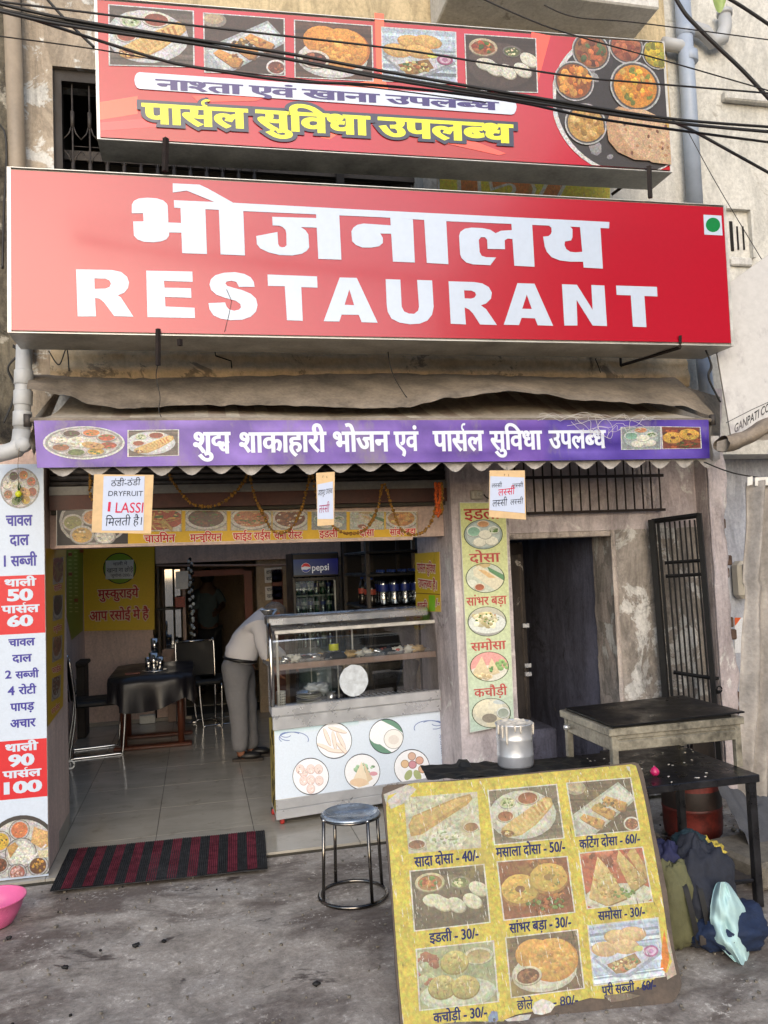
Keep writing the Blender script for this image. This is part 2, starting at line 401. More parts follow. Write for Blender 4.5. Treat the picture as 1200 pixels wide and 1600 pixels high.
# ------------------------------------------------------------------ flat print
VP, VV = (6179.0, 651.0), (-263.0, -20569.0)
def hslope(x, y): return (VP[1]-y)/(VP[0]-x)
def vvec(x, y):
    d = Vector((VV[0]-x, VV[1]-y)); return d/d.length
class Print:
    """flat coloured shapes laid on a real plane; pm(px, py, height) gives the point on the plane"""
    def __init__(s, pm): s.pm = pm; s.v = []; s.f = []; s.c = []; s.l = .0003
    def tris(s, pts, tr, col, h=None, up=.0003):
        if h is None: s.l += up; h = s.l
        k = len(s.v)
        for p in pts: s.v.append(s.pm(p[0], p[1], h))
        if callable(col): s.c += [col(p) for p in pts]
        else: s.c += [col if len(col) == 4 else lin(col)]*len(pts)
        s.f += [[k+a for a in t] for t in tr]
    def poly(s, pts, col, holes=(), up=.0003):
        loops = [[Vector((p[0], p[1], 0)) for p in pts]]+[[Vector((p[0], p[1], 0)) for p in h] for h in holes]
        tr = geometry.tessellate_polygon(loops); allp = [p for l in loops for p in l]; s.tris(allp, tr, col if callable(col) else lin(col), up=up)
    def ell(s, cx, cy, rx, ry, col, n=24, rot=0, up=.0003):
        c, q = math.cos(rot), math.sin(rot)
        s.poly([(cx+rx*math.cos(t)*c-ry*math.sin(t)*q, cy+rx*math.cos(t)*q+ry*math.sin(t)*c) for t in [2*math.pi*k/n for k in range(n)]], col, up=up)
    def line(s, pts, wd, col):
        for a, b in zip(pts, pts[1:]):
            a = Vector(a); b = Vector(b); d = (b-a)
            if d.length < 1e-6: continue
            n = Vector((-d.y, d.x)).normalized()*wd/2; s.poly([a+n, b+n, b-n, a-n], col, up=.00002)
        s.l += .0002
    def build(s, name, mat, parent=None, label=None):
        mb = MB(); mb.v = [Vector(v) for v in s.v]; mb.f = s.f; mb.m = [0]*len(s.f); mb.sm = [False]*len(s.f); mb.mats = [mat]; mb.c = s.c
        return mb.build(name, parent, label=label)
def quadmap(q):
    """unit square (u right, v down) to a pixel quad TL, TR, BR, BL"""
    a, b, c, d = [Vector(p) for p in q]
    return lambda u, v: (a*(1-u)+b*u)*(1-v)+(d*(1-u)+c*u)*v
# ---- lettering: glyph shapes of the built-in font, shaped here for Devanagari
_raw = {}
def glyph(ch):
    if ch in _raw: return _raw[ch]
    def mesh(body):
        c = bpy.data.curves.new('t', 'FONT'); c.body = body; c.fill_mode = 'FRONT'; c.resolution_u = 3
        o = bpy.data.objects.new('t', c); COL.objects.link(o); dg = bpy.context.evaluated_depsgraph_get()
        me = bpy.data.meshes.new_from_object(o.evaluated_get(dg)); bpy.data.objects.remove(o); bpy.data.curves.remove(c); return me
    if ch == ' ': r = ([], [], .26)
    else:
        me = mesh(ch); vs = [(v.co.x, v.co.y) for v in me.vertices]; fs = [list(p.vertices) for p in me.polygons]; bpy.data.meshes.remove(me)
        me = mesh(ch+'E'); adv = max(v.co.x for v in me.vertices)-.471; bpy.data.meshes.remove(me)
        r = (vs, fs, max(0, adv) if adv > .02 else 0)
    _raw[ch] = r; return r
def halfglyph(ch):
    key = ch+'~'
    if key in _raw: return _raw[key]
    vs, fs, adv = glyph(ch); cut = adv-.175
    bm = bmesh.new(); bv = [bm.verts.new((x, y, 0)) for x, y in vs]
    for f in fs:
        try: bm.faces.new([bv[i] for i in f])
        except ValueError: pass
    bmesh.ops.bisect_plane(bm, geom=bm.verts[:]+bm.edges[:]+bm.faces[:], plane_co=(cut, 0, 0), plane_no=(1, 0, 0), clear_outer=True)
    bm.verts.index_update(); r = ([(v.co.x, v.co.y) for v in bm.verts], [[v.index for v in f.verts] for f in bm.faces], cut); bm.free()
    _raw[key] = r; return r
def _arc(cx, cy, r, a0, a1, w_, n=9):
    vs = []; fs = []
    for i in range(n+1):
        t = math.radians(a0+(a1-a0)*i/n); vs += [(cx+(r-w_/2)*math.cos(t), cy+(r-w_/2)*math.sin(t)), (cx+(r+w_/2)*math.cos(t), cy+(r+w_/2)*math.sin(t))]
        if i: fs.append([2*i-2, 2*i-1, 2*i+1, 2*i])
    return vs, fs
CONS = set('कखगघचछजझटठडढणतथदधनपफबभमयरलवशषसह'); MARKS = set('ािीुूृेैोौंँः')
def shape(s):
    out = []; i = 0; n = len(s)
    while i < n:
        ch = s[i]
        if ch in CONS:
            cur = ch; j = i+1; half = []; reph = False
            while j < n:
                if s[j] == '़': cur += '़'; j += 1
                elif s[j] == '्' and j+1 < n and s[j+1] in CONS:
                    if cur == 'र' and not half and not reph: reph = True
                    else: half.append(cur)
                    cur = s[j+1]; j += 2
                else: break
            mk = ''
            while j < n and s[j] in MARKS: mk += s[j]; j += 1
            if 'ि' in mk: out.append('ि'); mk = mk.replace('ि', '')
            if half == ['द'] and cur == 'ध': out.append('DDHA')
            elif half and cur == 'र': out.append(half[-1]); out.append('RA')
            else:
                out += [h+'~' for h in half]; out.append(cur)
            out += list(mk)
            if reph: out.append('REPH')
            i = j
        else: out.append(ch); i += 1
    return out
_lay = {}
def layout(s, track=0.0):
    """list of (verts, faces, parity) in em units and the total advance"""
    key = (s, track)
    if key in _lay: return _lay[key]
    pen = 0; out = []; k = 0
    for g in shape(s):
        if g == 'REPH': vs, fs = _arc(-.13, .755, .10, 265, 60, .07); out.append(([(x+pen, y) for x, y in vs], fs, 3)); continue
        if g == 'RA':
            vs = [(-.30, .14), (-.34, .08), (-.50, -.03), (-.47, .05)]; out.append(([(x+pen-.02, y+.12) for x, y in vs], [[0, 3, 2, 1]], 3)); continue
        if g == 'DDHA':
            a, fa, adv = glyph('द'); b, fb, _ = glyph('ध')
            out.append(([(x*.80+pen, .622-(.622-y)*.74) for x, y in a], fa, 0)); sx_ = .62; ox = pen+.27
            st = max(x for x, y in b if y < .05)*sx_+ox; hw = .085*.8
            out.append(([(x*sx_+ox, min(y, .50)*.68-.02) for x, y in b], fb, 2)); out.append(([(st-hw, .0), (st, .0), (st, .622), (st-hw, .622)], [[0, 1, 2, 3]], 3))
            out.append(([(pen, .555), (st+.07, .555), (st+.07, .622), (pen, .622)], [[0, 1, 2, 3]], 1)); pen = st+.07; k += 1
            continue
        if g.endswith('~'): vs, fs, adv = halfglyph(g[:-1])
        elif len(g) > 1:
            vs, fs, adv = glyph(g[0]); v2, f2, _ = glyph('़'); out.append(([(x+pen+adv, y) for x, y in v2], f2, 3))
        else: vs, fs, adv = glyph(g)
        if vs: out.append(([(x+pen, y) for x, y in vs], fs, k % 2 if adv > 0 else 2))
        pen += adv+(track if adv > 0 else 0); k += 1
    _lay[key] = (out, pen); return _lay[key]
def widen(vs, fs, bx, by):
    """grow a flat shape outwards: mitred rim quads round its boundary"""
    cnt = {}
    for f in fs:
        for a, b in zip(f, f[1:]+f[:1]): cnt[(a, b)] = 1
    nxt = {}
    for (a, b) in cnt:
        if (b, a) not in cnt: nxt.setdefault(a, []).append(b)
    nv = list(vs); nf = []; done = set(); rim = {}
    prv = {}
    for a, bs in nxt.items():
        for b in bs: prv.setdefault(b, []).append(a)
    def off(a):
        if a in rim: return rim[a]
        b = nxt[a][0]; p = prv.get(a, [b])[0]
        x, y = vs[a]; d1 = Vector((x-vs[p][0], y-vs[p][1])); d2 = Vector((vs[b][0]-x, vs[b][1]-y))
        if d1.length < 1e-7: d1 = d2.copy()
        if d2.length < 1e-7: d2 = d1.copy()
        if d1.length < 1e-7: rim[a] = a; return a
        d1.normalize(); d2.normalize(); n1 = Vector((d1.y, -d1.x)); n2 = Vector((d2.y, -d2.x)); n = n1+n2
        if n.length < .2: n = n1
        n.normalize(); k = 1/max(.5, n.dot(n1)); nv.append((x+n.x*bx*k, y+n.y*by*k)); rim[a] = len(nv)-1; return rim[a]
    for a, bs in nxt.items():
        for b in bs:
            if b in nxt: nf.append([b, a, off(a), off(b)])
    return nv, nf
def T(pr, s, p0, p1, h, col, bold=(.03, .03), halo=None, halo2=None, up=None, ref=.622, slant=0, track=0, cen=None):
    """letters of s along the base line p0..p1 (pixels on the print's plane), h pixels from base line to head line"""
    gl, adv = layout(s, track); bold = (bold[0]*.62, bold[1]*.62)
    xs = [x for g in gl for x, y in g[0]]; x0, x1 = min(xs)-bold[0], max(xs)+bold[0]
    p0 = Vector(p0); p1 = Vector(p1); d = p1-p0; h0, h1 = (h if isinstance(h, tuple) else (h, h))
    if up is None: up = vvec(*(p0+p1)/2)
    up = Vector(up).normalized()
    def px(x, y):
        t = (x-x0)/(x1-x0); hh = h0+(h1-h0)*t; q = p0+d*t+up*(y/ref*hh)
        return (q.x+slant*y*hh/ref, q.y)
    def layer(bx, by, col):
        s.l0 = 0
    c = lin(col)
    for grow, colr in ((halo2, None), (halo, None), (None, c)):
        if grow is None and colr is None: continue
        base = pr.l+.0004
        for vs, fs, par in gl:
            if colr is None: bx, by, cc = bold[0]+grow[0], bold[1]+grow[0]*(grow[2] if len(grow) > 2 else 1), lin(grow[1])
            else: bx, by, cc = bold[0], bold[1], colr
            hh = base+par*.00005
            nv, nf = (vs, []) if bx <= 0 and by <= 0 else widen(vs, fs, bx, by)
            k = len(pr.v); nb = len(vs)
            for i, (x, y) in enumerate(nv): q = px(x, y); pr.v.append(pr.pm(q[0], q[1], hh if i < nb else hh-.00003))
            pr.c += [cc]*len(nv); pr.f += [[k+a for a in f] for f in fs]+[[k+a for a in f] for f in nf]
        pr.l = base+.0002
def TH(pr, s, x0, x1, yh, yb, col, **k):
    """text on a plane parallel to the shop front; yh, yb = head and base line at its middle"""
    xm = (x0+x1)/2; m = hslope(xm, yb); T(pr, s, (x0, yb+m*(x0-xm)), (x1, yb+m*(x1-xm)), yb-yh, col, **k)
def clip_unit(pts, circ):
    reg = [(0, 0), (1, 0), (1, 1), (0, 1)] if not circ else [(.5+.5*math.cos(2*math.pi*k/28), .5+.5*math.sin(2*math.pi*k/28)) for k in range(28)]
    out = list(pts)
    for a, b in zip(reg, reg[1:]+reg[:1]):
        inp = out; out = []
        if not inp: return []
        def side(p): return (b[0]-a[0])*(p[1]-a[1])-(b[1]-a[1])*(p[0]-a[0])
        for i, p in enumerate(inp):
            q = inp[i-1]; sp_, sq = side(p), side(q)
            if (sp_ >= 0) != (sq >= 0):
                t = sq/(sq-sp_); out.append((q[0]+(p[0]-q[0])*t, q[1]+(p[1]-q[1])*t))
            if sp_ >= 0: out.append(p)
    return out
class Pic:
    """a printed food photograph drawn in the unit square"""
    def __init__(s, pr, quad, circ=False, tone=None, seed=1):
        s.pr = pr; s.m = quadmap(quad) if not callable(quad) else quad; s.circ = circ; s.tone = tone; s.r = random.Random(seed)
    def col(s, c):
        if s.tone: t, k = s.tone; c = tuple(a*(1-k)+b*k for a, b in zip(c, t))
        return c
    def poly(s, pts, c, g=.0, up=.00003):
        pts = clip_unit(pts, s.circ)
        if len(pts) < 3: return
        c = s.col(c); L = lin(c); y0 = min(p[1] for p in pts); y1 = max(p[1] for p in pts)+1e-6
        q = [s.m(*p) for p in pts]; f = [1+g*(1-2*(p[1]-y0)/(y1-y0)) for p in pts]
        s.pr.l += up; k = len(s.pr.v)
        for p in q: s.pr.v.append(s.pr.pm(p[0], p[1], s.pr.l))
        s.pr.c += [(L[0]*a, L[1]*a, L[2]*a, 1) for a in f]; s.pr.f.append(list(range(k, k+len(q))))
    def ell(s, cx, cy, rx, ry, c, rot=0, n=18, g=0, wob=0):
        a, b = math.cos(rot), math.sin(rot); pts = []
        for k in range(n):
            t = 2*math.pi*k/n; w_ = 1+wob*(s.r.random()-.5); x, y = rx*math.cos(t)*w_, ry*math.sin(t)*w_; pts.append((cx+x*a-y*b, cy+x*b+y*a))
        # fan of convex wedges keeps wobbly outlines simple
        s.poly(pts, c, g)
    def bits(s, cx, cy, rx, ry, n, size, cols):
        for _ in range(n):
            t = s.r.random()*6.283; q = math.sqrt(s.r.random()); c = s.r.choice(cols); z = size*(.6+s.r.random()*.8)
            j = .8+.4*s.r.random(); s.ell(cx+rx*q*math.cos(t), cy+ry*q*math.sin(t), z, z*(.5+.5*s.r.random()), tuple(min(255, a*j) for a in c), s.r.random()*3, 7, g=.25)
    def bowl(s, cx, cy, r, rim, fill, ry=None, bitc=None, n=14):
        ry = ry or r; s.ell(cx, cy, r, ry, tuple(a*.6 for a in rim)); s.ell(cx, cy-r*.05, r*.97, ry*.95, rim, g=.1); s.ell(cx, cy, r*.8, ry*.78, fill, g=-.2)
        if bitc: s.bits(cx, cy, r*.65, ry*.6, n, r*.16, bitc)
    def planks(s, c, n=5, ang=0):
        s.poly([(0, 0), (1, 0), (1, 1), (0, 1)], c)
        for i in range(n*3):
            y = s.r.random(); h = .02+.05*s.r.random(); k = .6+.7*s.r.random(); s.poly([(0, y), (1, y+ang), (1, y+ang+h), (0, y+h)], tuple(min(255, a*k) for a in c))
GRN = (70, 110, 40); RED = (170, 60, 30); ORG = (215, 120, 40); YEL = (230, 180, 60); CRM = (235, 220, 180); BRN = (100, 50, 25); DK = (40, 32, 30); WHT = (235, 235, 232)
GOLD = (222, 170, 80)
def dish(pr, quad, kind, tone=None, circ=False, seed=1, frame=None):
    p = Pic(pr, quad, circ, tone, seed); r = p.r
    def rect(c, g=0): p.poly([(0, 0), (1, 0), (1, 1), (0, 1)], c, g)
    if frame:
        p0 = Pic(pr, quad, circ, None, seed); e = frame[1]
        if circ: p0.circ = False; p0.ell(.5, .5, .5+e, .5+e, frame[0], n=32)
        else:
            mm = p0.m; pr.poly([mm(-e, -e), mm(1+e, -e), mm(1+e, 1+e), mm(-e, 1+e)], frame[0])
    if kind == 'dosa':
        p.planks((96, 84, 78), 5); p.ell(.45, .5, .5, .46, (206, 210, 214), g=.05); p.ell(.45, .5, .42, .38, (224, 226, 228))
        p.bowl(.25, .25, .13, (215, 215, 205), (190, 205, 160), .12, [GRN, (220, 225, 200)]); p.bowl(.56, .2, .18, (225, 220, 205), (150, 60, 35), .14); p.bowl(.2, .5, .14, (225, 220, 205), (165, 75, 45), .12)
        pts = [(.12, .72), (.3, .58), (.55, .4), (.82, .2), (.9, .24), (.92, .36), (.82, .5), (.62, .72), (.4, .88), (.2, .9), (.1, .82)]
        p.poly(pts, (205, 160, 90)); p.poly([(x*.93+.03, y*.93+.03) for x, y in pts], (232, 196, 124), g=.12)
        for i in range(9):
            t = i/9; p.poly([(.25+.55*t, .62-.36*t), (.28+.55*t, .60-.36*t), (.42+.45*t, .80-.4*t), (.39+.45*t, .82-.4*t)], (196, 130, 66) if i > 5 else (218, 172, 98))
        p.ell(.2, .82, .1, .06, (130, 70, 30), .3); p.bits(.2, .82, .08, .04, 12, .02, [GOLD, BRN, CRM])
    elif kind == 'rolls':
        p.planks((70, 50, 46), 5, .1); p.ell(.12, .1, .16, .13, (150, 140, 130)); p.ell(.12, .08, .12, .09, (190, 170, 140))
        p.poly([(.0, .6), (.8, .05), (1.05, .4), (.25, 1.05), (0, .98)], (176, 184, 190)); p.poly([(.03, .64), (.8, .1), (1, .38), (.25, .98)], (214, 222, 226), g=.08)
        for dx, dy in ((0, 0), (.2, -.16), (.4, -.3)):
            a = [(.1+dx, .68+dy), (.18+dx, .60+dy), (.48+dx, .76+dy), (.42+dx, .9+dy), (.34+dx, .9+dy)]
            p.poly([(x+.015, y+.03) for x, y in a], (120, 80, 50)); p.poly(a, (214, 150, 76), g=.25); p.bits(.3+dx, .73+dy, .13, .07, 10, .025, [(230, 180, 100), (170, 100, 50), (140, 80, 40)])
        p.bits(.52, .46, .16, .05, 18, .03, [(70, 50, 40), (120, 90, 40), (200, 160, 90)]); p.bowl(.9, .88, .13, WHT, (120, 50, 40), .14, [BRN, (190, 110, 70)])
    elif kind == 'bhatura':
        p.planks((84, 56, 46), 4); p.ell(.48, .66, .46, .33, (200, 200, 200)); p.ell(.48, .63, .44, .3, (230, 230, 226))
        p.ell(.36, .32, .26, .26, (226, 150, 60), g=.25); p.ell(.62, .46, .36, .38, (205, 120, 40)); p.ell(.61, .44, .34, .36, (236, 164, 70), g=.2); p.bits(.6, .4, .28, .28, 40, .045, [(244, 186, 96), (226, 146, 56), (240, 170, 80)])
        p.bowl(.25, .68, .2, (225, 215, 200), (90, 36, 26), .17, [(130, 60, 40), (160, 90, 60), (80, 30, 20)], 24)
    elif kind == 'poori':
        p.planks((188, 204, 222), 6); p.poly([(0, .55), (.25, .35), (.9, .45), (1, .62), (.5, .95), (.3, .92)], (150, 158, 168)); p.poly([(.05, .56), (.26, .4), (.86, .48), (.93, .6), (.5, .88), (.32, .86)], (206, 210, 216))
        for x, y, c in ((.2, .42, 0), (.4, .24, 1), (.62, .22, 1), (.5, .42, 0)): p.ell(x, y, .2, .13, (200, 150, 80), .2); p.ell(x, y-.015, .18, .11, (228, 184, 110), .2, g=.2)
        p.poly([(.2, .68), (.62, .55), (.7, .72), (.45, .86), (.32, .86)], (150, 110, 50)); p.bits(.44, .72, .2, .1, 60, .03, [GRN, (200, 160, 80), (160, 90, 40), (230, 220, 150)])
        p.ell(.85, .55, .11, .1, (170, 80, 130)); p.ell(.85, .55, .08, .07, (225, 190, 210)); p.ell(.85, .55, .04, .04, (190, 120, 160)); p.ell(.68, .48, .07, .05, (220, 220, 100))
    elif kind == 'idli':
        p.planks((62, 48, 46), 5); p.ell(.5, .55, .52, .46, (52, 40, 38)); p.ell(.5, .53, .48, .42, (78, 62, 58), g=.2)
        p.bowl(.25, .22, .21, (205, 190, 160), (150, 90, 60), .17, [(200, 120, 60), RED, GRN], 26); p.bowl(.66, .27, .14, (120, 110, 106), (90, 100, 60), .11, [GRN, CRM], 18)
        for x, y, a in ((.28, .52, .2), (.4, .6, .6), (.58, .64, .9), (.8, .6, .9), (.9, .4, .8)):
            p.ell(x+.01, y+.02, .15, .11, (160, 156, 140), a); p.ell(x, y, .15, .105, (232, 230, 214), a, g=.1)
    elif kind == 'vada':
        rect((120, 44, 24)); p.bits(.5, .5, .5, .5, 90, .07, [(140, 56, 28), (100, 34, 18), (160, 80, 36)])
        for x, y in ((.27, .5), (.7, .34)):
            p.ell(x, y+.03, .28, .28, (150, 90, 40)); p.ell(x, y, .27, .26, (228, 176, 70), wob=.06, g=.15); p.bits(x, y, .24, .22, 50, .02, [(240, 200, 100), (210, 150, 50), (120, 120, 40)]); p.ell(x, y, .07, .06, (110, 50, 26))
        p.bits(.6, .82, .3, .12, 40, .03, [GRN, (60, 90, 30), (150, 60, 30)])
    elif kind == 'samosa':
        rect((176, 60, 44)); p.bits(.5, .1, .5, .15, 24, .09, [(150, 40, 30), (200, 90, 70), (120, 34, 26)]); p.ell(.5, .85, .56, .24, (206, 208, 206)); p.ell(.5, .82, .52, .2, (228, 228, 222))
        for a, c in (([(.56, .2), (.62, 0), (.98, .62), (.72, .8)], (214, 176, 106)), ([(.74, .1), (.86, -.05), (1.05, .5), (.95, .6)], (196, 150, 84)), ([(.04, .82), (.27, .08), (.4, .3), (.62, .9), (.3, 1)], (224, 188, 118))):
            p.poly([(x+.015, y+.02) for x, y in a], (130, 84, 44)); p.poly(a, c, g=.15)
        p.bits(.34, .62, .2, .25, 60, .022, [(236, 204, 140), (206, 160, 90), (190, 140, 76)]); p.bits(.76, .5, .12, .2, 26, .02, [(236, 204, 140), (196, 150, 84)])
        p.bits(.6, .8, .2, .08, 20, .03, [GRN, (90, 130, 60)])
    elif kind == 'kachori':
        rect((150, 160, 130)); p.bits(.1, .3, .15, .3, 14, .07, [(150, 70, 60), (170, 180, 150)]); p.ell(.5, .8, .5, .26, (190, 206, 196)); p.ell(.48, .78, .42, .2, (216, 226, 216))
        p.bowl(.8, .22, .2, (214, 214, 196), (180, 160, 110), .15)
        for x, y in ((.48, .27), (.3, .66), (.6, .7)): p.ell(x, y+.02, .19, .2, (120, 100, 50)); p.ell(x, y, .18, .19, (190, 174, 100), g=.3, wob=.04); p.bits(x, y-.04, .13, .12, 22, .022, [(214, 200, 130), (170, 150, 80)])
    elif kind == 'noodles':
        rect((230, 226, 214)); p.ell(.5, .4, .55, .55, (190, 70, 40)); p.bits(.45, .2, .5, .3, 40, .06, [RED, (230, 160, 60), GRN, (240, 210, 120)])
        for i in range(26):
            x, y, a, l = .2+.7*r.random(), .3+.5*r.random(), r.random()*3, .12+.2*r.random(); p.ell(x, y, l, .022, (226, 184, 96) if i % 2 else (206, 156, 70), a, 10)
    elif kind in ('manch', 'rice', 'chana', 'balls'):
        rect((206, 202, 192)); p.ell(.5, .4, .56, .6, (150, 146, 140)); p.ell(.5, .38, .52, .56, (222, 218, 208)); base = {'manch': (80, 40, 26), 'rice': (196, 120, 70), 'chana': (120, 56, 30), 'balls': (210, 150, 70)}[kind]
        p.ell(.5, .36, .44, .46, base); cols = {'manch': [(110, 60, 40), (70, 32, 20), (150, 80, 40), GRN], 'rice': [(226, 170, 110), (200, 110, 60), (240, 200, 150), RED, GRN], 'chana': [(160, 90, 50), (90, 40, 24), (190, 120, 70), (240, 230, 210)], 'balls': [(230, 180, 90), (200, 130, 50), (180, 110, 40)]}[kind]
        p.bits(.5, .36, .4, .42, 90 if kind != 'balls' else 20, .045 if kind != 'balls' else .12, cols)
    elif kind == 'idli2':
        rect((150, 160, 164)); p.ell(.5, .5, .5, .5, (140, 156, 158)); p.ell(.5, .5, .45, .45, (176, 190, 190)); p.bowl(.25, .4, .2, (206, 216, 210), (130, 180, 160), .2); p.bowl(.5, .14, .17, (215, 180, 150), (190, 130, 84), .12)
        p.bowl(.78, .36, .16, (214, 216, 210), (190, 200, 180), .14, [GRN]);
        for x, y in ((.4, .76), (.72, .72), (.55, .5)): p.ell(x, y+.02, .18, .16, (170, 170, 158)); p.ell(x, y, .17, .15, (232, 230, 216), g=.05)
    elif kind == 'dosa2':
        rect((196, 204, 190)); p.ell(.12, .35, .14, .14, (206, 214, 200)); p.ell(.15, .68, .13, .12, (222, 226, 216)); p.bowl(.35, .82, .15, (214, 200, 180), (160, 80, 56), .14); p.poly([(.55, .1), (1, .4), (1, .75), (.7, .5)], (80, 130, 90)); p.ell(.45, .05, .2, .1, (196, 170, 120))
        p.poly([(.18, .2), (.34, .06), (1, .6), (.82, .98), (.2, .42)], (222, 214, 190), g=.06); p.poly([(.3, .2), (.5, .24), (.8, .5), (.6, .5)], (222, 180, 126))
    elif kind == 'vada2':
        rect((188, 186, 172)); p.ell(.5, .6, .55, .42, (150, 150, 150)); p.ell(.5, .56, .5, .36, (214, 220, 220)); p.bits(.45, .45, .3, .24, 50, .1, [(226, 216, 180), (206, 190, 140), (236, 228, 200)]); p.bits(.5, .4, .3, .2, 18, .03, [GRN, (190, 120, 80)])
    elif kind == 'samosa2':
        rect((224, 150, 150)); p.ell(.5, .85, .6, .4, (216, 214, 206)); p.bits(.85, .45, .18, .16, 16, .07, [(110, 150, 90), (140, 180, 110)])
        for a in ([(.05, .72), (.3, .15), (.52, .75), (.3, .85)], [(.42, .7), (.56, .2), (.78, .72), (.6, .8)]): p.poly(a, (216, 196, 160), g=.12)
        p.bits(.35, .86, .3, .08, 20, .07, [(206, 180, 136), (226, 206, 170)]); p.bits(.55, .6, .06, .1, 8, .04, [(90, 140, 80)])
    elif kind == 'kachori2':
        rect((200, 196, 180)); p.ell(.3, .35, .3, .34, (222, 214, 190), g=.1); p.ell(.6, .25, .2, .2, (226, 220, 200)); p.ell(.62, .85, .26, .2, (214, 204, 176)); p.ell(.45, .68, .2, .16, (130, 120, 110)); p.bowl(.82, .5, .18, (206, 210, 210), (150, 160, 150), .2); p.ell(.75, .12, .2, .08, (190, 200, 206))
    elif kind == 'thali':
        rect((60, 56, 58)); p.ell(.5, .5, .5, .5, (150, 150, 150), n=30); p.ell(.5, .5, .46, .46, (206, 204, 200), n=30)
        fl = [(160, 60, 30), (190, 150, 50), (90, 110, 50), (150, 90, 50), (230, 220, 200), (70, 40, 36), (210, 120, 50), (180, 80, 40)]
        for i in range(8):
            a = i*math.pi/4+.3; c = fl[i]; p.bowl(.5+.33*math.cos(a), .5+.33*math.sin(a), .135, (190, 188, 184), c, None, [c, tuple(min(255, q*1.3) for q in c), GRN], 12)
        p.ell(.45, .48, .17, .17, (226, 222, 208)); p.bits(.45, .48, .14, .14, 24, .03, [WHT, CRM, (210, 200, 170)]); p.ell(.62, .6, .16, .1, (206, 160, 96), .5); p.bits(.62, .6, .12, .07, 9, .02, [BRN, (180, 120, 70)])
    elif kind == 'fingers':
        rect((236, 240, 246));
        for x, y, a in ((.3, .4, 1.2), (.5, .5, 1.4), (.7, .5, 1.1), (.6, .2, .3), (.25, .7, .4), (.55, .8, .1), (.75, .75, .8)): p.ell(x, y, .28, .06, (190, 170, 160), a); p.ell(x, y-.01, .27, .045, (238, 224, 214), a)
    elif kind == 'idli3':
        rect((244, 246, 250)); p.poly([(.3, 0), (1, 0), (1, .4), (.7, .2)], (110, 150, 130)); p.poly([(0, .5), (.4, .8), (.7, 1), (0, 1)], (110, 150, 130)); p.ell(.3, .4, .34, .34, (240, 244, 248)); p.ell(.72, .58, .3, .3, (170, 170, 170)); p.ell(.72, .58, .28, .28, (240, 238, 234)); p.ell(.72, .6, .16, .14, (226, 220, 214))
    elif kind == 'balls3':
        rect((238, 240, 246));
        for x, y in ((.3, .4), (.5, .3), (.72, .3), (.3, .62), (.5, .6), (.74, .62), (.5, .85), (.2, .3)): p.ell(x, y, .12, .14, (206, 180, 176)); p.ell(x, y-.01, .105, .125, (232, 216, 212)); p.bits(x, y, .08, .1, 8, .02, [(220, 190, 186), (240, 228, 226)])
    elif kind == 'samosa3':
        rect((238, 240, 244)); p.bits(.55, .4, .3, .14, 22, .06, [(120, 160, 130), (150, 180, 150)]); p.poly([(.2, .8), (.48, .2), (.7, .85), (.4, .95)], (234, 220, 196), g=.05); p.poly([(.52, .2), (.8, .7), (.66, .8)], (220, 200, 170)); p.ell(.4, .8, .26, .12, (226, 200, 170)); p.ell(.82, .55, .12, .06, (214, 160, 170))
    elif kind == 'mix3':
        rect((240, 242, 246))
        for x, y, c in ((.3, .4, (222, 190, 150)), (.5, .18, (214, 180, 160)), (.72, .3, (216, 170, 150)), (.52, .42, (206, 150, 160)), (.8, .55, (220, 180, 150))): p.ell(x, y, .12, .12, tuple(q*.75 for q in c)); p.ell(x, y, .1, .1, c)
        p.ell(.4, .72, .1, .16, (170, 180, 130), .5); p.ell(.66, .72, .1, .16, (170, 180, 130), -.5)
    return p
# ================================================================== SETTING
def ground_fn(u, v):
    x = -60+120*u; y = -60+90*v; return (x, y, 0)
mb = MB(); mb.add([(-150, -150, -.03), (150, -150, -.03), (150, 150, -.03), (-150, 150, -.03)], [(0, 1, 2, 3)], 'street'); tag(mb.build('street_ground'), 'wide grey street ground', None, None, 'structure')
mb = MB(); r = random.Random(3)
def pav(u, v):
    x = -3+8.5*u; y = .8+4.0*v
    e = min(1, (4.8-y)/.25)
    return (x, y, -.004+(.016*(mnoise.noise(Vector((x*1.3, y*1.3, 0))))+.006*mnoise.noise(Vector((x*6, y*6, 3))))*max(0, e)-.0)
mb.grid(pav, 150, 90, 'street'); mb.v = [Vector((v.x, v.y, min(v.z, .02))) for v in mb.v]
tag(mb.build('pavement'), 'worn stained concrete pavement in front of the shop', None, None, 'structure')
# shop floor of large glazed tiles with open joints
fl = thing('shop_floor', (0, 7, 0), 'pale glazed tile floor inside the restaurant', None, None, 'structure')
mb = MB(); mb.box((-1.3, 4.83, -.02), (2.6, 14, .009), 'soffit'); mb.build('bedding', fl)
tm = None; jx = [-1.3, -.842, -.29, .30, .885, 1.47, 2.06, 2.6]; jy = [4.82]+[5.36+.6*i for i in range(8)]
for i in range(len(jx)-1):
    for j in range(len(jy)-1):
        mb = MB(); g = .0018; mb.box((jx[i]+g, jy[j]+g, .004), (jx[i+1]-g, jy[j+1]-g, .018), 'floor_tile'); mb.build('tile', fl)
mb = MB(); mb.box((-1.3, 10.17, .004), (2.6, 14, .018), 'floor_tile'); mb.build('tile_field', fl)
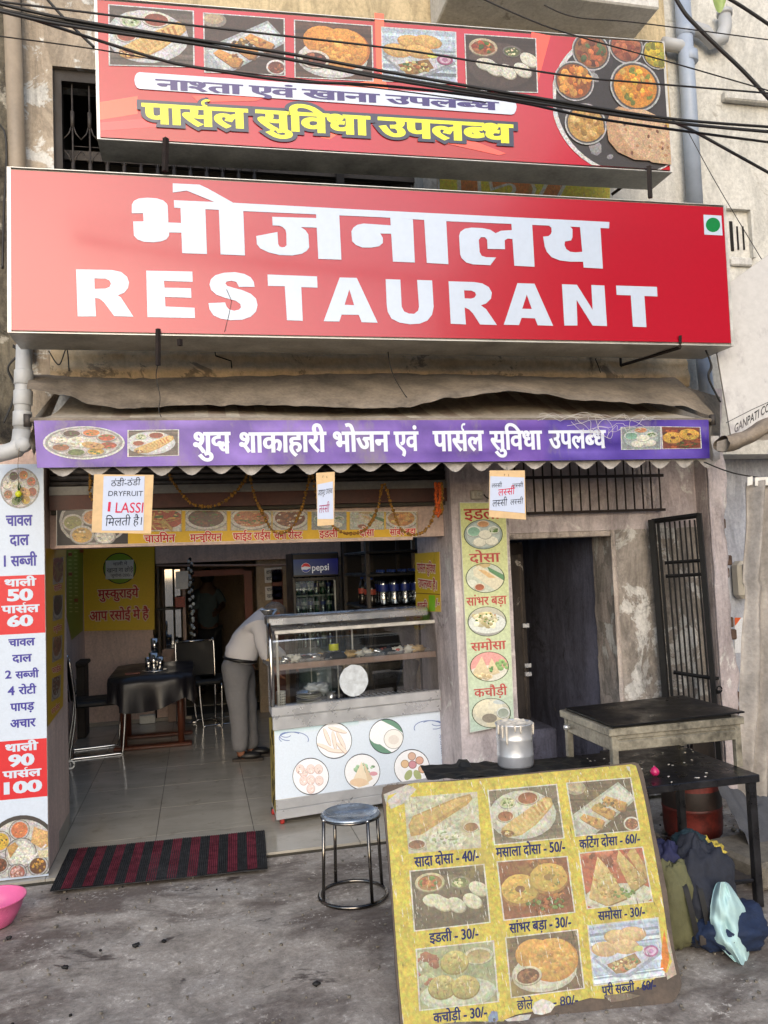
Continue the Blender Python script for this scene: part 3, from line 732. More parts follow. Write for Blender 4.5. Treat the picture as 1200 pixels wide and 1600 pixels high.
# ---- the restaurant building
B = thing('restaurant_building', (1.2, 5.2, 0), 'old plastered building holding the open fronted restaurant under the red signboards', 'building')
def wall(name, a, b, mat, par=B, bev=0):
    mb = MB(); mb.box(a, b, mat, bev); return mb.build(name, par)
wall('upper_wall', (-.93, 5.0, 2.3), (-.7655, 5.3, 2.95), 'wall_tan')
wall('upper_wall', (-.93, 5.0, 2.9501), (-.765, 5.3, 4.67), 'wall_tan')
wall('upper_wall', (-.93, 5.0, 4.67), (-.25, 5.3, 7.4), 'wall_tan')
wall('upper_wall', (-.25, 5.002, 4.67), (3.345, 5.3, 7.4), 'wall_upper')
wall('upper_wall', (1.5, 5.001, 2.4), (3.345, 5.3, 4.67), 'wall_cream')
wall('upper_wall', (-.765, 5.001, 2.4), (1.5, 5.3, 2.95), 'wall_tan')
# plaster ledge over the awning, uneven and cracked
mb = MB()
def ledge(u, v):
    x = -.78+4.04*u
    prof = [(5.0, 2.97), (4.9, 2.96), (4.86, 2.90), (4.865, 2.86), (4.84, 2.80), (4.86, 2.745), (4.92, 2.735), (5.0, 2.74)]
    t = v*7; i = min(6, int(t)); q = t-i; y = prof[i][0]*(1-q)+prof[i+1][0]*q; z = prof[i][1]*(1-q)+prof[i+1][1]*q
    return (x, y+.014*mnoise.noise(Vector((x*5, z*9, 0)))+.008*mnoise.noise(Vector((x*19, z*30, 4))), z+.012*mnoise.noise(Vector((x*4, z*3, 9))))
mb.grid(ledge, 220, 21, 'ledge_plaster'); mb.build('ledge', B)
# cracks across the ledge
def cracks(par, pts, wd, Y, mat='dark_void', name='crack'):
    mb = MB(); p = [at(x, y, Y) for x, y in pts]; mb.tube(p, wd, mat, 5, smooth=False); return mb.build(name, par)
cracks(B, [(335, 545), (337, 556), (361, 564), (363, 583)], .004, 4.852); cracks(B, [(930, 560), (935, 572), (941, 590)], .003, 4.85)
# big barred window behind the signs
wn = link('window', None, B); wn.location = Vector((0, 0, 0))
mb = MB(); mb.box((-.80, 5.28, 2.9), (1.55, 6.2, 4.8), 'dark_void'); mb.v = mb.v; mb.f = [f for f in mb.f]; bx = mb
mb = MB(); mb.box((-.765, 5.85, 2.9), (1.5, 5.9, 4.72), 'dark_void'); mb.box((-.80, 5.3, 2.9), (-.765, 5.88, 4.72), 'dark_void'); mb.box((1.5, 5.3, 2.9), (1.53, 5.88, 4.72), 'dark_void'); mb.box((-.8, 5.3, 4.70), (1.53, 5.88, 4.73), 'dark_void'); mb.build('recess', wn)
mb = MB(); mb.box((-.765, 5.03, 4.60), (1.5, 5.10, 4.669), 'dark_wood'); mb.box((-.7645, 5.03, 2.951), (-.72, 5.10, 4.60), 'dark_wood'); mb.box((-.765, 5.2, 4.2), (1.5, 5.24, 4.26), 'gray_iron'); mb.build('frame', wn)
mb = MB(); mb.box((.95, 5.12, 2.951), (1.0, 5.16, 4.6), 'dark_wood'); mb.build('frame', wn)
for i in range(12):
    x = -.665+i*.098
    mb = MB(); mb.tube([(x, 5.06, 2.952), (x, 5.06, 4.6)], .0055, 'gray_iron', 6)
    for z in (3.1, 3.42, 3.74, 4.06, 4.38): mb.tube([(x, 5.06, z-.05), (x, 5.06, z+.05)], .012, 'gray_iron', 6)
    mb.build('bar', wn)
    for z in (3.26, 3.58, 3.90, 4.22):
        mb = MB()
        for sgn in (-1, 1):
            for q in (-1, 1): mb.tube([(x+sgn*.008, 5.055, z+q*.11), (x+sgn*.02, 5.055, z+q*.07), (x+sgn*.049, 5.055, z+q*.035)], .004, 'gray_iron', 5)
        mb.tube([(x, 5.07, z), (x+.098, 5.07, z)], .003, 'gray_iron', 5); mb.build('scroll', wn)
# lower front: pillar, lintels, doorway
mb = MB()
def pface(u, v):
    return (1.585+.385*u, 4.985+.006*mnoise.noise(Vector((u*3, v*9, 0))), 2.75*v)
mb.grid(pface, 10, 60, 'wall_pink'); mb.box((1.585, 4.99, 0), (1.97, 5.85, 2.75), 'wall_pink'); mb.build('pillar', B)
wall('plinth', (1.57, 4.965, 0), (1.985, 4.984, .33), 'wall_rough')
wall('lintel', (-.9, 5.16, 1.80), (1.584, 5.36, 2.74), 'wall_inner')
wall('lintel', (-.9, 5.02, 2.30), (1.584, 5.15, 2.74), 'soffit')
sh = link('shutter', None, B)
mb = MB(); mb.box((-.83, 5.1, 2.0), (1.584, 5.15, 2.3), 'soffit'); mb.build('housing', sh)
z = 2.298
for i, (h, mt) in enumerate(((.034, 'gray_iron'), (.034, 'gray_iron'), (.034, 'gray_iron'), (.03, 'gray_iron'))):
    mb = MB(); mb.tube([(-.83, 5.085, z-h/2), (1.58, 5.085, z-h/2)], h/2, mt, 8); mb.build('slat', sh); z -= h+.002
wall('bottom_rail', (-.83, 5.05, 2.108), (1.583, 5.099, 2.158), 'rail_gray', sh)
wall('shutter_beam', (-.83, 5.055, 2.022), (1.583, 5.12, 2.107), 'maroon_steel', sh)
# wall above the side doorway and the rough wall right of it
mb = MB()
def rough(x0, x1, z0, z1, y, amp, mat, nx=24, nz=30, name='wall_panel', seed=0):
    mb = MB(); mb.grid(lambda u, v: (x0+(x1-x0)*u, y+amp*mnoise.noise(Vector((x0+u*(x1-x0), v*(z1-z0)*1.3, seed))*5)+amp*.5*mnoise.noise(Vector((u*9, v*22, seed))), z0+(z1-z0)*v), nx, nz, mat)
    mb.box((x0, y+.02, z0), (x1, y+.3, z1), mat); return mb.build(name, B)
rough(1.97, 3.44, 1.80, 2.75, 5.1, .006, 'wall_pink', 40, 24)
rough(2.775, 3.44, 0, 1.80, 5.1, .012, 'wall_gray', 24, 60)
mb = MB(); mb.grid(lambda u, v: (2.755+.012*mnoise.noise(Vector((u*4, v*14, 2)))+.02, 5.10+.33*u, 1.8*v), 10, 60, 'wall_rough'); mb.build('door_jamb', B)
mb = MB(); mb.grid(lambda u, v: (2.745+.035*u, 5.094-.012*math.sin(3.1*u)+.006*mnoise.noise(Vector((u*4, v*24, 2))), 1.8*v), 4, 60, 'wall_rough'); mb.build('door_jamb', B)
mb = MB(); mb.box((1.97, 5.1, 1.76), (2.775, 5.43, 1.799), 'wall_rough', .004); mb.build('door_head', B)
sr = 'wall_soot'
mb = MB(); mb.box((2.79, 5.43, 0), (2.95, 7.2, 2.3), sr); mb.box((1.97, 7.2, 0), (2.95, 7.3, 2.3), 'dark_void'); mb.box((1.93, 5.86, 0), (1.969, 7.2, 2.3), 'dark_void'); mb.box((1.97, 5.44, 2.3), (2.95, 5.9, 2.34), 'dark_void'); mb.build('back_passage', B)  # roof left open to light the right wall; other walls blackened as shade
mb = MB(); mb.box((2.35, 6.2, .01), (2.78, 6.9, .26), 'wall_soot', .02); mb.box((2.1, 6.5, .01), (2.34, 6.9, .14), 'wall_soot', .02); mb.build('soot_step', B)
dl = link('door', None, B)
R_ = Matrix.Rotation(math.radians(50), 3, 'Z')
mb = MB(); mb.box((1.985, 5.20, .05), (2.42, 5.235, 1.74), 'chipped_paint', .004, R_, (1.985, 5.2, 0)); mb.build('panel', dl)
mb = MB(); mb.box((2.36, 5.185, .05), (2.43, 5.25, 1.745), 'chipped_paint', .004, R_, (1.985, 5.2, 0)); mb.build('stile', dl)
mb = MB(); mb.box((1.99, 5.18, 1.66), (2.42, 5.199, 1.73), 'rust_iron', .003, R_, (1.985, 5.2, 0)); mb.build('rail', dl)
p = R_ @ Vector((.40, -.02, 0))+Vector((1.985, 5.2, 0))
for z in (.86, .80, 1.14):
    mb = MB(); mb.box((p.x-.03, p.y-.03, z), (p.x+.02, p.y-.01, z+.03), 'steel_worn', .003); mb.build('bolt', dl)
# right pillar with broken edge and bricks showing
mb = MB()
def rp(u, v):
    z = 2.75*v; e = 3.60+.05*mnoise.noise(Vector((0, z*3.1, 1)))+.02*mnoise.noise(Vector((0, z*11, 1)))-.035*max(0, math.sin(z*1.2)); return (3.42+(e-3.42)*u, 4.95+.01*mnoise.noise(Vector((u*3, z*5, 7)))+(.06*u**8), z)
mb.grid(rp, 14, 90, 'wall_pink'); mb.box((3.42, 4.975, 0), (3.53, 5.1, 2.75), 'wall_pink'); mb.build('pillar', B)
for k in range(24):
    z = .25+k*.085; x0 = 3.455+.016*math.sin(k*2.2); mb = MB(); mb.box((x0, 5.0, z), (x0+.12+.02*math.sin(k*5.1), 5.12, z+.07), 'brick_old', .008); mb.build('brick', B)
# barred transom over the side doorway
for i in range(17):
    x = 2.05+i*.066; mb = MB(); mb.tube([(x, 5.04, 1.925), (x, 5.04, 2.36)], .0065, 'rust_iron', 6); mb.build('window_bar', B)
for z, h in ((1.925, .018), (2.16, .02)):
    mb = MB(); mb.box((1.97, 5.022, z-h/2), (3.13, 5.032, z+h/2), 'rust_iron'); mb.build('window_rail', B)
# interior
wall('inner_wall', (-1.25, 5.0, 0), (-.845, 5.72, 2.3), 'wall_inner'); wall('inner_wall', (-1.4, 5.72, 0), (-1.2, 9.36, 2.4), 'wall_inner')
wall('skirting', (-1.2, 5.722, 0), (-.963, 6.57, .17), 'kerb_stone', bev=.005); wall('skirting', (-.9635, 5.3, 0), (-.8445, 5.721, .12), 'kerb_stone')
BY = 9.36
def bx_(name, px0, px1, pya, pyb, mat, y=BY, t=.1, par=B, z0=None, z1=None):
    a = at(px0, pya, y); b = at(px1, pyb, y); mb = MB(); mb.box((a.x, y, z0 if z0 is not None else b.z), (b.x, y+t, z1 if z1 is not None else a.z), mat); return mb.build(name, par)
bx_('back_wall', 60, 243, 880, 1150, 'wall_inner', z0=0, z1=2.4)
bx_('back_wall', 243.2, 292, 1022, 1150, 'wall_inner', z0=0)
bx_('back_wall', 400, 700, 880, 1150, 'wall_inner_tan', z0=0, z1=1.72)
wall('back_beam', (at(243.3, 880, BY).x, 9.34, 1.722), (2.6, 9.5, 2.4), 'wall_inner')
wall('inner_ceiling', (-1.4, 5.36, 2.4), (2.7, 6.1, 2.45), 'ceiling_paint'); wall('inner_ceiling', (-1.4, 9.1, 2.4), (2.7, 14, 2.45), 'ceiling_paint'); wall('inner_ceiling', (1.95, 6.1, 2.4), (2.7, 9.1, 2.45), 'ceiling_paint'); wall('inner_ceiling', (-1.4, 6.1, 2.4), (-1.2, 9.1, 2.45), 'ceiling_paint'); wall('inner_wall', (2.55, 7.31, 0), (2.65, 14, 2.4), 'wall_inner_tan')  # ceiling left open in the middle, an added roof opening that brightens the room
wall('inner_wall', (1.93, 7.31, 0), (2.55, 7.35, 2.4), 'wall_inner_tan')
wall('back_room_wall', (-1.4, 13.2, 0), (2.6, 13.3, 2.4), 'wall_inner_tan'); wall('back_room_wall', (-1.45, 9.47, 0), (-1.4, 13.2, 2.4), 'wall_inner_tan')
mb = MB(); mb.tube([at(245, 884, 9.28), at(660, 882, 9.28)], .012, 'frame_pink', 8); mb.build('conduit', B)
bx_('tile_band', 130, 300, 1132, 1150, 'kerb_stone', y=9.30, t=.05, z0=.02)
# inner frames: glazed side window, doorway, brown door
iw = link('inner_window', None, B)
bx_('post', 245, 253, 888, 1090, 'old_wood', y=9.2, t=.1, par=iw); bx_('frame', 253.3, 257, 888, 1022, 'frame_pink', y=9.25, par=iw); bx_('frame', 284, 292, 888, 1022, 'frame_pink', y=9.25, par=iw)
bx_('frame', 253.3, 292, 1015, 1024, 'frame_pink', y=9.24, par=iw); bx_('pane', 257, 272, 890, 1014, 'mirror_glass', y=9.29, t=.01, par=iw); bx_('pane', 272.3, 284, 890, 1014, 'mirror_glass', y=9.31, t=.01, par=iw)
bx_('brown_door', 381, 400, 892, 1120, 'red_brown', y=9.38, t=.04, z0=.02); bx_('brown_door', 300, 381, 892, 898, 'red_brown', y=9.39, t=.04)
bx_('brown_door', 424, 448, 890, 1100, 'red_brown', y=9.33, t=.03, z0=.02)
bx_('wood_post', 571, 577, 872, 1010, 'old_wood', y=8.0, t=.06, z0=.02, z1=2.39)
bx_('dark_partition', 533, 570, 862, 1010, 'dark_wood', y=8.6, t=.04, z0=.02, z1=2.39)
bx_('wall_curtain', 578, 700, 850, 1010, 'dark_wood', y=8.2, t=.04, z0=.02, z1=2.39)
# balcony slab at the top right
mb = MB(); mb.box((1.6, 4.5, 5.11), (2.98, 5.0, 5.5), 'concrete_slab', .01); mb.build('balcony_slab', B)
# ---- neighbours
Nn = thing('cream_building', (4.5, 5.2, 0), 'cream rendered building with drain pipes right of the signboards', 'building')
wall('wall', (3.345, 5.03, 2.3), (9, 5.4, 9), 'wall_cream', Nn); wall('wall', (3.63, 5.32, 0), (9, 5.6, 2.3), 'wall_bluish', Nn)
mb = MB(); mb.box((3.78, 4.97, 4.86), (5, 5.03, 4.93), 'concrete_slab', .01); mb.build('string_course', Nn)
vt = link('vent', None, Nn)
a = at(1134, 325, 5.03); b = at(1172, 405, 5.03)
mb = MB(); mb.box((a.x-.02, 4.99, a.z-.02), (b.x+.02, 5.03, a.z), 'wall_cream'); mb.box((b.x, 4.99, b.z), (b.x+.02, 5.03, a.z-.0205), 'wall_cream'); mb.box((a.x, 5.0, b.z-.06), (b.x, 5.03, b.z), 'concrete_slab', .01); mb.build('frame', vt)
for k, (x0, x1, y0, y1) in enumerate(((1140, 1148, 345, 392), (1151, 1156, 353, 390), (1160, 1165, 353, 390))):
    p = at(x0, y0, 5.02); q = at(x1, y1, 5.02); mb = MB(); mb.box((p.x, 5.022, q.z), (q.x, 5.0285, p.z), 'dark_void', .004); mb.build('slot', vt)
Lb = thing('left_building', (-2.5, 5.2, 0), 'weathered grey building with peeling plaster left of the drain pipe', 'building')
mb = MB(); mb.grid(lambda u, v: (-6+5.07*u, 5.0+.05*mnoise.noise(Vector((u*14, v*12, 0))), 8*v), 60, 120, 'wall_old'); mb.box((-6, 5.06, 0), (-.935, 5.4, 8), 'wall_old'); mb.build('wall', Lb)
wall('lower_wall', (-1.3, 4.98, 0), (-.8445, 4.999, 2.4), 'wall_inner', Lb)
# building across the street (behind the viewpoint): its mirror image shows in the glossy signs
Ob = thing('opposite_building', (16, -10, 0), 'plain brown block across the street', 'building')
wall('block', (7.9, -18, 0), (30, -9, 10.5), 'wall_tan', Ob); wall('upper_block', (12.0, -18, 10.5), (30, -9.5, 15), 'wall_tan', Ob)
mb = MB()
for i in range(7):
    for j in range(3):
        wall('window', (9.2+i*3, -8.99, 1.2+j*3.1), (10.6+i*3, -8.96, 2.9+j*3.1), 'dark_void', Ob)
# ================================================================== SIGNBOARDS
P42 = PF(4.2)
def signbox(T_, corners, yfront, depth, trim, name='sign_box'):
    """tin box behind a printed face, with a metal trim round its edge; corners in pixels"""
    c = [at(x, y, yfront) for x, y in corners]; ctr = sum(c, Vector())/4
    mb = MB(); mb.prism([v+Vector((0, .006, 0)) for v in c], (0, depth, 0), 'sign_tin'); mb.build(name, T_)
    for k in range(4):
        a, b = c[k], c[(k+1) % 4]; ins = [(ctr-v).normalized()*trim*1.3 for v in (a, b)]
        mb = MB(); mb.prism([a, b, b+ins[1], a+ins[0]], (0, -.012, 0), 'trim_alu'); mb.v = [v+Vector((0, .004+.0005*k, 0)) for v in mb.v]; mb.build('trim', T_)
# --- main red signboard
S1 = thing('main_signboard', (1.15, 4.3, 2.83), 'long red signboard reading RESTAURANT in white under Hindi lettering', 'signboard')
q1 = [(11, 261), (1133, 321), (1146, 541), (12, 520)]
signbox(S1, q1, 4.2, .30, .014)
pr = Print(PF(4.196)); pr.poly([(14, 265), (1130, 324), (1142, 536), (16, 516)], (170, 14, 38)); pr.build('panel', 'flex_print', S1)
def f3(pts): return [(190+x/3, 270+y/3) for x, y in pts]
def f24(pts): return [(570+x/2.4, 300+y/2.4) for x, y in pts]
def f2(pts): return [(x/2, 380+y/2) for x, y in pts]
W_ = (188, 200, 218)
pr = Print(PF(4.194)); pr.l = .001
for g in (f3([(48, 190), (48, 150), (58, 132), (80, 121), (120, 117), (165, 120), (195, 130), (212, 145), (216, 155), (219, 233), (285, 236), (287, 281), (223, 280), (222, 295), (210, 312), (185, 322), (150, 326), (105, 324), (75, 313), (58, 295), (54, 228), (103, 228), (101, 190)]),
          f3([(276, 160), (392, 160), (400, 381), (284, 377)]), [(271.7, 313), (365, 317), (570, 328), (952, 347), (951.5, 357), (799, 350), (697, 345.8), (590, 339.3), (380, 330), (320.7, 327), (272.3, 324.7)],
          f3([(456, 172), (570, 178), (578, 388), (464, 383)]), f3([(240, 50), (365, 56), (400, 72), (525, 142), (437, 138), (305, 84), (240, 93)]),
          f3([(706, 207), (918, 213), (920, 258), (840, 255), (862, 270), (875, 290), (879, 350), (868, 366), (845, 380), (800, 388), (740, 386), (690, 374), (650, 355), (634, 335), (631, 297), (730, 278), (734, 335), (740, 346), (752, 350), (765, 348), (773, 340), (772, 285), (768, 268), (755, 255), (740, 249), (708, 247)]),
          f3([(911, 190), (1020, 198), (1030, 408), (922, 404)]),
          [(549, 361.7), (552, 356), (558, 351.5), (568, 349.5), (613, 352.5), (614, 365.5), (594, 365), (598, 372), (598, 380), (592, 385), (580, 387), (566, 387), (556, 383), (550, 377)],
          [(609.6, 340.4), (645, 343), (648, 410.4), (613.8, 409)], [(662.5, 343), (697, 345), (700.4, 413), (666.7, 411)],
          f24([(353, 165), (358, 150), (375, 138), (400, 134), (440, 136), (470, 142), (490, 155), (510, 146), (560, 143), (562, 178), (535, 175), (524, 182), (525, 215), (460, 214), (458, 180), (450, 170), (435, 170), (427, 180), (430, 225), (438, 240), (455, 245), (492, 246), (470, 275), (405, 272), (380, 265), (362, 248), (357, 235)]),
          f24([(549, 118), (627, 122), (636, 281), (560, 277)]),
          f24([(668, 168), (688, 166), (697, 158), (700, 150), (699, 135), (690, 127), (768, 129), (778, 140), (778, 170), (773, 182), (750, 186), (748, 200), (755, 215), (770, 225), (790, 227), (815, 225), (820, 262), (770, 262), (730, 257), (700, 245), (682, 225), (674, 205)]),
          f24([(805, 120), (882, 124), (892, 288), (820, 284)])): pr.poly(g, W_, up=.00012)
pr.build('hindi_lettering', 'flex_print', S1)
pr = Print(PF(4.194)); pr.l = .001
for g, h in ((f2([(238, 82), (350, 84), (378, 90), (397, 105), (403, 122), (400, 140), (388, 155), (368, 163), (378, 170), (417, 230), (357, 228), (325, 185), (312, 174), (297, 171), (300, 229), (243, 229)]), [f2([(295, 110), (330, 111), (342, 117), (347, 127), (342, 137), (330, 142), (296, 143)])]),
             (f2([(457, 86), (601, 89), (602, 121), (512, 118), (514, 139), (597, 141), (598, 171), (515, 168), (517, 198), (608, 202), (609, 234), (461, 231)]), []),
             (f3([(623, 535), (620, 512), (605, 490), (575, 474), (530, 466), (480, 469), (440, 480), (418, 500), (412, 525), (420, 550), (445, 572), (490, 588), (535, 600), (556, 615), (560, 630), (550, 642), (528, 647), (505, 641), (492, 628), (485, 608), (407, 611), (412, 640), (430, 668), (465, 684), (510, 691), (565, 689), (605, 675), (630, 650), (637, 620), (630, 590), (605, 567), (565, 550), (520, 538), (495, 530), (486, 519), (492, 510), (515, 506), (538, 512), (550, 535)]), []),
             (f3([(684, 477), (916, 486), (918, 539), (842, 536), (849, 694), (775, 691), (765, 532), (686, 530)]), []),
             ([(530.7, 433.7), (557.3, 434.3), (590, 504.3), (565, 503.5), (560.5, 492), (533.7, 491.7), (530, 502.5), (505.7, 502)], [[(545.7, 452.3), (553.3, 477), (538.3, 476.3)]]),
             (f24([(78, 327), (133, 329), (138, 430), (147, 448), (165, 456), (185, 457), (200, 445), (203, 430), (196, 330), (252, 332), (258, 430), (252, 460), (235, 482), (205, 494), (170, 496), (130, 490), (100, 475), (86, 450), (82, 425)]), []),
             (f24([(314, 335), (410, 338), (440, 343), (465, 357), (476, 378), (473, 400), (455, 418), (435, 425), (455, 440), (495, 499), (432, 497), (405, 455), (390, 440), (374, 433), (379, 497), (322, 494)]), [f24([(372, 369), (400, 370), (413, 376), (417, 386), (411, 396), (398, 400), (374, 399)])]),
             (f24([(572, 342), (636, 344), (706, 502), (648, 500), (638, 474), (588, 472), (578, 499), (521, 498)]), [f24([(607, 385), (626, 439), (590, 438)])]),
             (f24([(739, 346), (795, 348), (854, 442), (849, 349), (898, 351), (908, 503), (854, 501), (794, 405), (797, 501), (748, 501)]), []),
             (f24([(942, 351), (1095, 356), (1097, 392), (1048, 390), (1056, 507), (1005, 505), (997, 388), (944, 386)]), [])):
    pr = Print(PF(4.194)); pr.l = .001; pr.poly(g, W_, holes=h, up=.00012); pr.build('letter', 'flex_print', S1)
pr = Print(PF(4.194)); pr.poly([(1099, 335.5), (1127, 337), (1129, 368), (1100.5, 366.5)], W_); pr.ell(1114, 351.5, 11.3, 11.3, (20, 122, 62)); pr.build('green_dot_mark', 'flex_print', S1)
mb = MB(); mb.tube([at(354, 452, 4.19), at(362, 470, 4.19), at(358, 490, 4.19), at(351, 518, 4.188)], .0012, 'thin_cable', 4); mb.build('crack', S1)
for pts, w_ in (([(247, 514), (247, 571)], .013), ([(1063, 524), (1063, 543), (970, 571), (969, 548)], .010), ([(281, 530), (281, 540)], .014)):
    y0 = 4.18; ps = []
    for k, (x, y) in enumerate(pts): ps.append(at(x, y, y0 if len(pts) < 3 else (4.18, 4.2, 4.7, 4.7)[k]))
    mb = MB(); mb.tube(ps, w_, 'rust_iron', 4, smooth=False); mb.build('bracket', S1)
# --- upper food signboard
S2 = thing('upper_signboard', (1.2, 4.3, 3.85), 'upper red signboard with food photographs and a large thali at its right end', 'signboard')
q2 = [(147, -4), (1037, 66), (1050, 270), (152, 218)]
signbox(S2, q2, 4.2, .22, .012)
pr = Print(PF(4.196))
def redo(p):
    t = (p[0]-150)/900; k = .5+.5*math.sin(p[0]*.013+p[1]*.02); return lin((182-12*k, 26+22*k, 50-12*k))
n = 24
for i in range(n):
    a, b = i/n, (i+1)/n; f = lambda t, y0, y1: (y0+(y1-y0)*t)
    pr.l = .0003; pr.poly([(150+885*a, f(a, 0, 69)), (150+885*b, f(b, 0, 69)), (154+893*b, f(b, 214, 266)), (154+893*a, f(a, 214, 266))], redo, up=0)
for pts, c in (([(153, 160), (215, 150), (215, 178), (153, 188)], (232, 96, 66)), ([(153, 192), (330, 176), (360, 190), (153, 205)], (228, 70, 70)), ([(500, 215), (540, 195), (548, 197), (515, 218)], (236, 100, 70)), ([(585, 20), (600, 22), (600, 120), (588, 110)], (236, 100, 60)), ([(830, 50), (860, 56), (840, 130), (826, 120)], (232, 84, 60)), ([(300, 150), (420, 150), (400, 158), (310, 160)], (236, 80, 60)), ([(520, 140), (600, 120), (610, 150), (560, 160)], (238, 110, 60)), ([(640, 212), (700, 205), (790, 240), (780, 243)], (238, 90, 70))):
    pr.poly(pts, c)
pr.build('panel', 'flex_print', S2)
for k, (kind, q) in enumerate((('dosa', [(171, 8), (301, 18), (302, 104), (172, 101)]), ('rolls', [(319, 21), (443, 30), (444, 117), (321, 112)]), ('bhatura', [(461, 32), (580, 41), (582, 126), (462, 120)]), ('poori', [(597, 43), (711, 51), (713, 131), (599, 126)]), ('idli', [(727, 54), (836, 61), (839, 144), (730, 140)]))):
    pr = Print(PF(4.193)); dish(pr, q, kind, frame=((230, 234, 236), .016), seed=k+3); pr.build('food_picture', 'photo_print', S2)
pr = Print(PF(4.193)); p = Pic(pr, [(862, 56), (1036, 68), (1048, 266), (866, 254)], seed=5)
p.ell(.62, .5, .635, .565, (232, 232, 234), n=48); p.ell(.64, .5, .615, .545, (40, 38, 46), n=48); p.bits(.6, .5, .5, .5, 30, .05, [(56, 52, 60), (150, 150, 156), (30, 28, 34)])
u_ = lambda x, y: ((x-863)/178, (y-60-(x-863)*.06)/200)
for x, y, r_, c, bc in ((925, 84, 30, (150, 100, 60), [(190, 100, 60), (90, 110, 70), (210, 120, 70), (120, 60, 40)]), (981, 76, 27, (170, 90, 60), [(200, 120, 80), (150, 70, 50)]), (1030, 88, 24, (200, 170, 50), [(220, 190, 60), (150, 150, 50)]), (896, 132, 31, (150, 80, 30), [(226, 150, 60), (200, 110, 40), (236, 170, 80)]), (992, 140, 39, (226, 150, 50), [(240, 180, 60), (220, 130, 40), (120, 130, 50), (244, 200, 100)]), (912, 200, 32, (206, 160, 80), [(220, 176, 96), (190, 140, 60), (226, 190, 120)]), (1042, 212, 22, (226, 170, 60), [(236, 180, 70)])):
    a, b = u_(x, y); p.ell(a, b, r_/175, r_/196, (196, 196, 198), n=28); p.ell(a, b, r_/175*.93, r_/196*.93, (80, 74, 74), n=28); p.ell(a, b, r_/175*.85, r_/196*.85, c, n=28); p.bits(a, b, r_/175*.74, r_/196*.74, 46, .028, bc)
for pts, c in (([(944, 200), (950, 182), (964, 172), (980, 176), (1000, 200), (1020, 230), (1030, 258), (985, 256), (960, 244), (946, 226)], (206, 164, 124)), ([(960, 196), (968, 184), (985, 176), (1004, 177), (1022, 186), (1036, 200), (1046, 222), (1050, 246), (1047, 264), (1012, 260), (988, 246), (968, 222)], (224, 188, 150))): p.poly([u_(*q) for q in pts], c, g=.1)
for _ in range(26):
    a, b = u_(970+70*p.r.random(), 195+60*p.r.random()); p.ell(a, b, .016, .012, p.r.choice([(120, 70, 50), (190, 140, 100), (234, 206, 170)]), p.r.random()*3, 8)
pr.build('thali_picture', 'photo_print', S2)
pr = Print(PF(4.192)); pr.l = .0016
def strip(x0, x1, yc, h, ya, yb, r_=8):
    pts = []
    for cx, sx in ((x0+r_, -1), (x1-r_, 1)):
        for k in range(7):
            t = (math.pi/2+math.pi*k/6) if sx < 0 else (-math.pi/2+math.pi*k/6)
            x = cx+r_*math.cos(t); m = ya+(yb-ya)*(x-x0)/(x1-x0); pts.append((x, m-math.sin(t)*h*.5*(1 if abs(math.sin(t)) > .01 else 0)))
    return pts
pr.poly(strip(210, 807, 0, 26, 125.5, 167), (198, 206, 222)); pr.build('caption_strip', 'flex_print', S2)
pr = Print(PF(4.190)); pr.l = .001
T(pr, 'नाश्ता एवं खाना उपलब्ध', (243, 139), (780, 172.5), (15.5, 12.5), (48, 24, 100), bold=(.085, .02)); pr.build('purple_lettering', 'flex_print', S2)
pr = Print(PF(4.190)); pr.l = .001
T(pr, 'पार्सल सुविधा उपलब्ध', (222, 191.5), (803, 223.5), (29.5, 27.5), (226, 226, 20), bold=(.075, .045), halo=(.10, (44, 44, 66))); pr.build('yellow_lettering', 'flex_print', S2)
for pts in ([(259, 216), (258, 268)], [(1014, 260), (1016, 309)]):
    mb = MB(); mb.tube([at(pts[0][0], pts[0][1], 4.17), at(pts[1][0], pts[1][1], 4.17)], .016, 'rust_iron', 4, smooth=False); mb.build('bracket', S2)
mb = MB(); mb.tube([at(1012, 263, 4.2), at(957, 303, 4.7)], .012, 'rust_iron', 4, smooth=False); mb.build('bracket', S2)
# --- faded price poster between the two boards
S3 = thing('price_poster', (2.1, 4.9, 4.0), 'yellow wall poster with a big price, mostly hidden between the two red signboards', 'poster')
pr = Print(PF(4.97)); pr.poly([(684, 262), (953, 276), (953, 330), (684, 320)], (226, 206, 50)); pr.poly([(684, 262), (687, 262), (687, 320), (684, 320)], (220, 220, 214)); T(pr, '12/-', (722, 325), (925, 335), 52, (216, 130, 50), bold=(.07, .04), halo=(.04, (222, 216, 190)), ref=.7); pr.build('print', 'worn_print', S3)
mb = MB(); mb.prism([at(684, 262, 4.972), at(953, 276, 4.972), at(953, 330, 4.972), at(684, 320, 4.972)], (0, .01, 0), 'card'); mb.build('backing', S3)
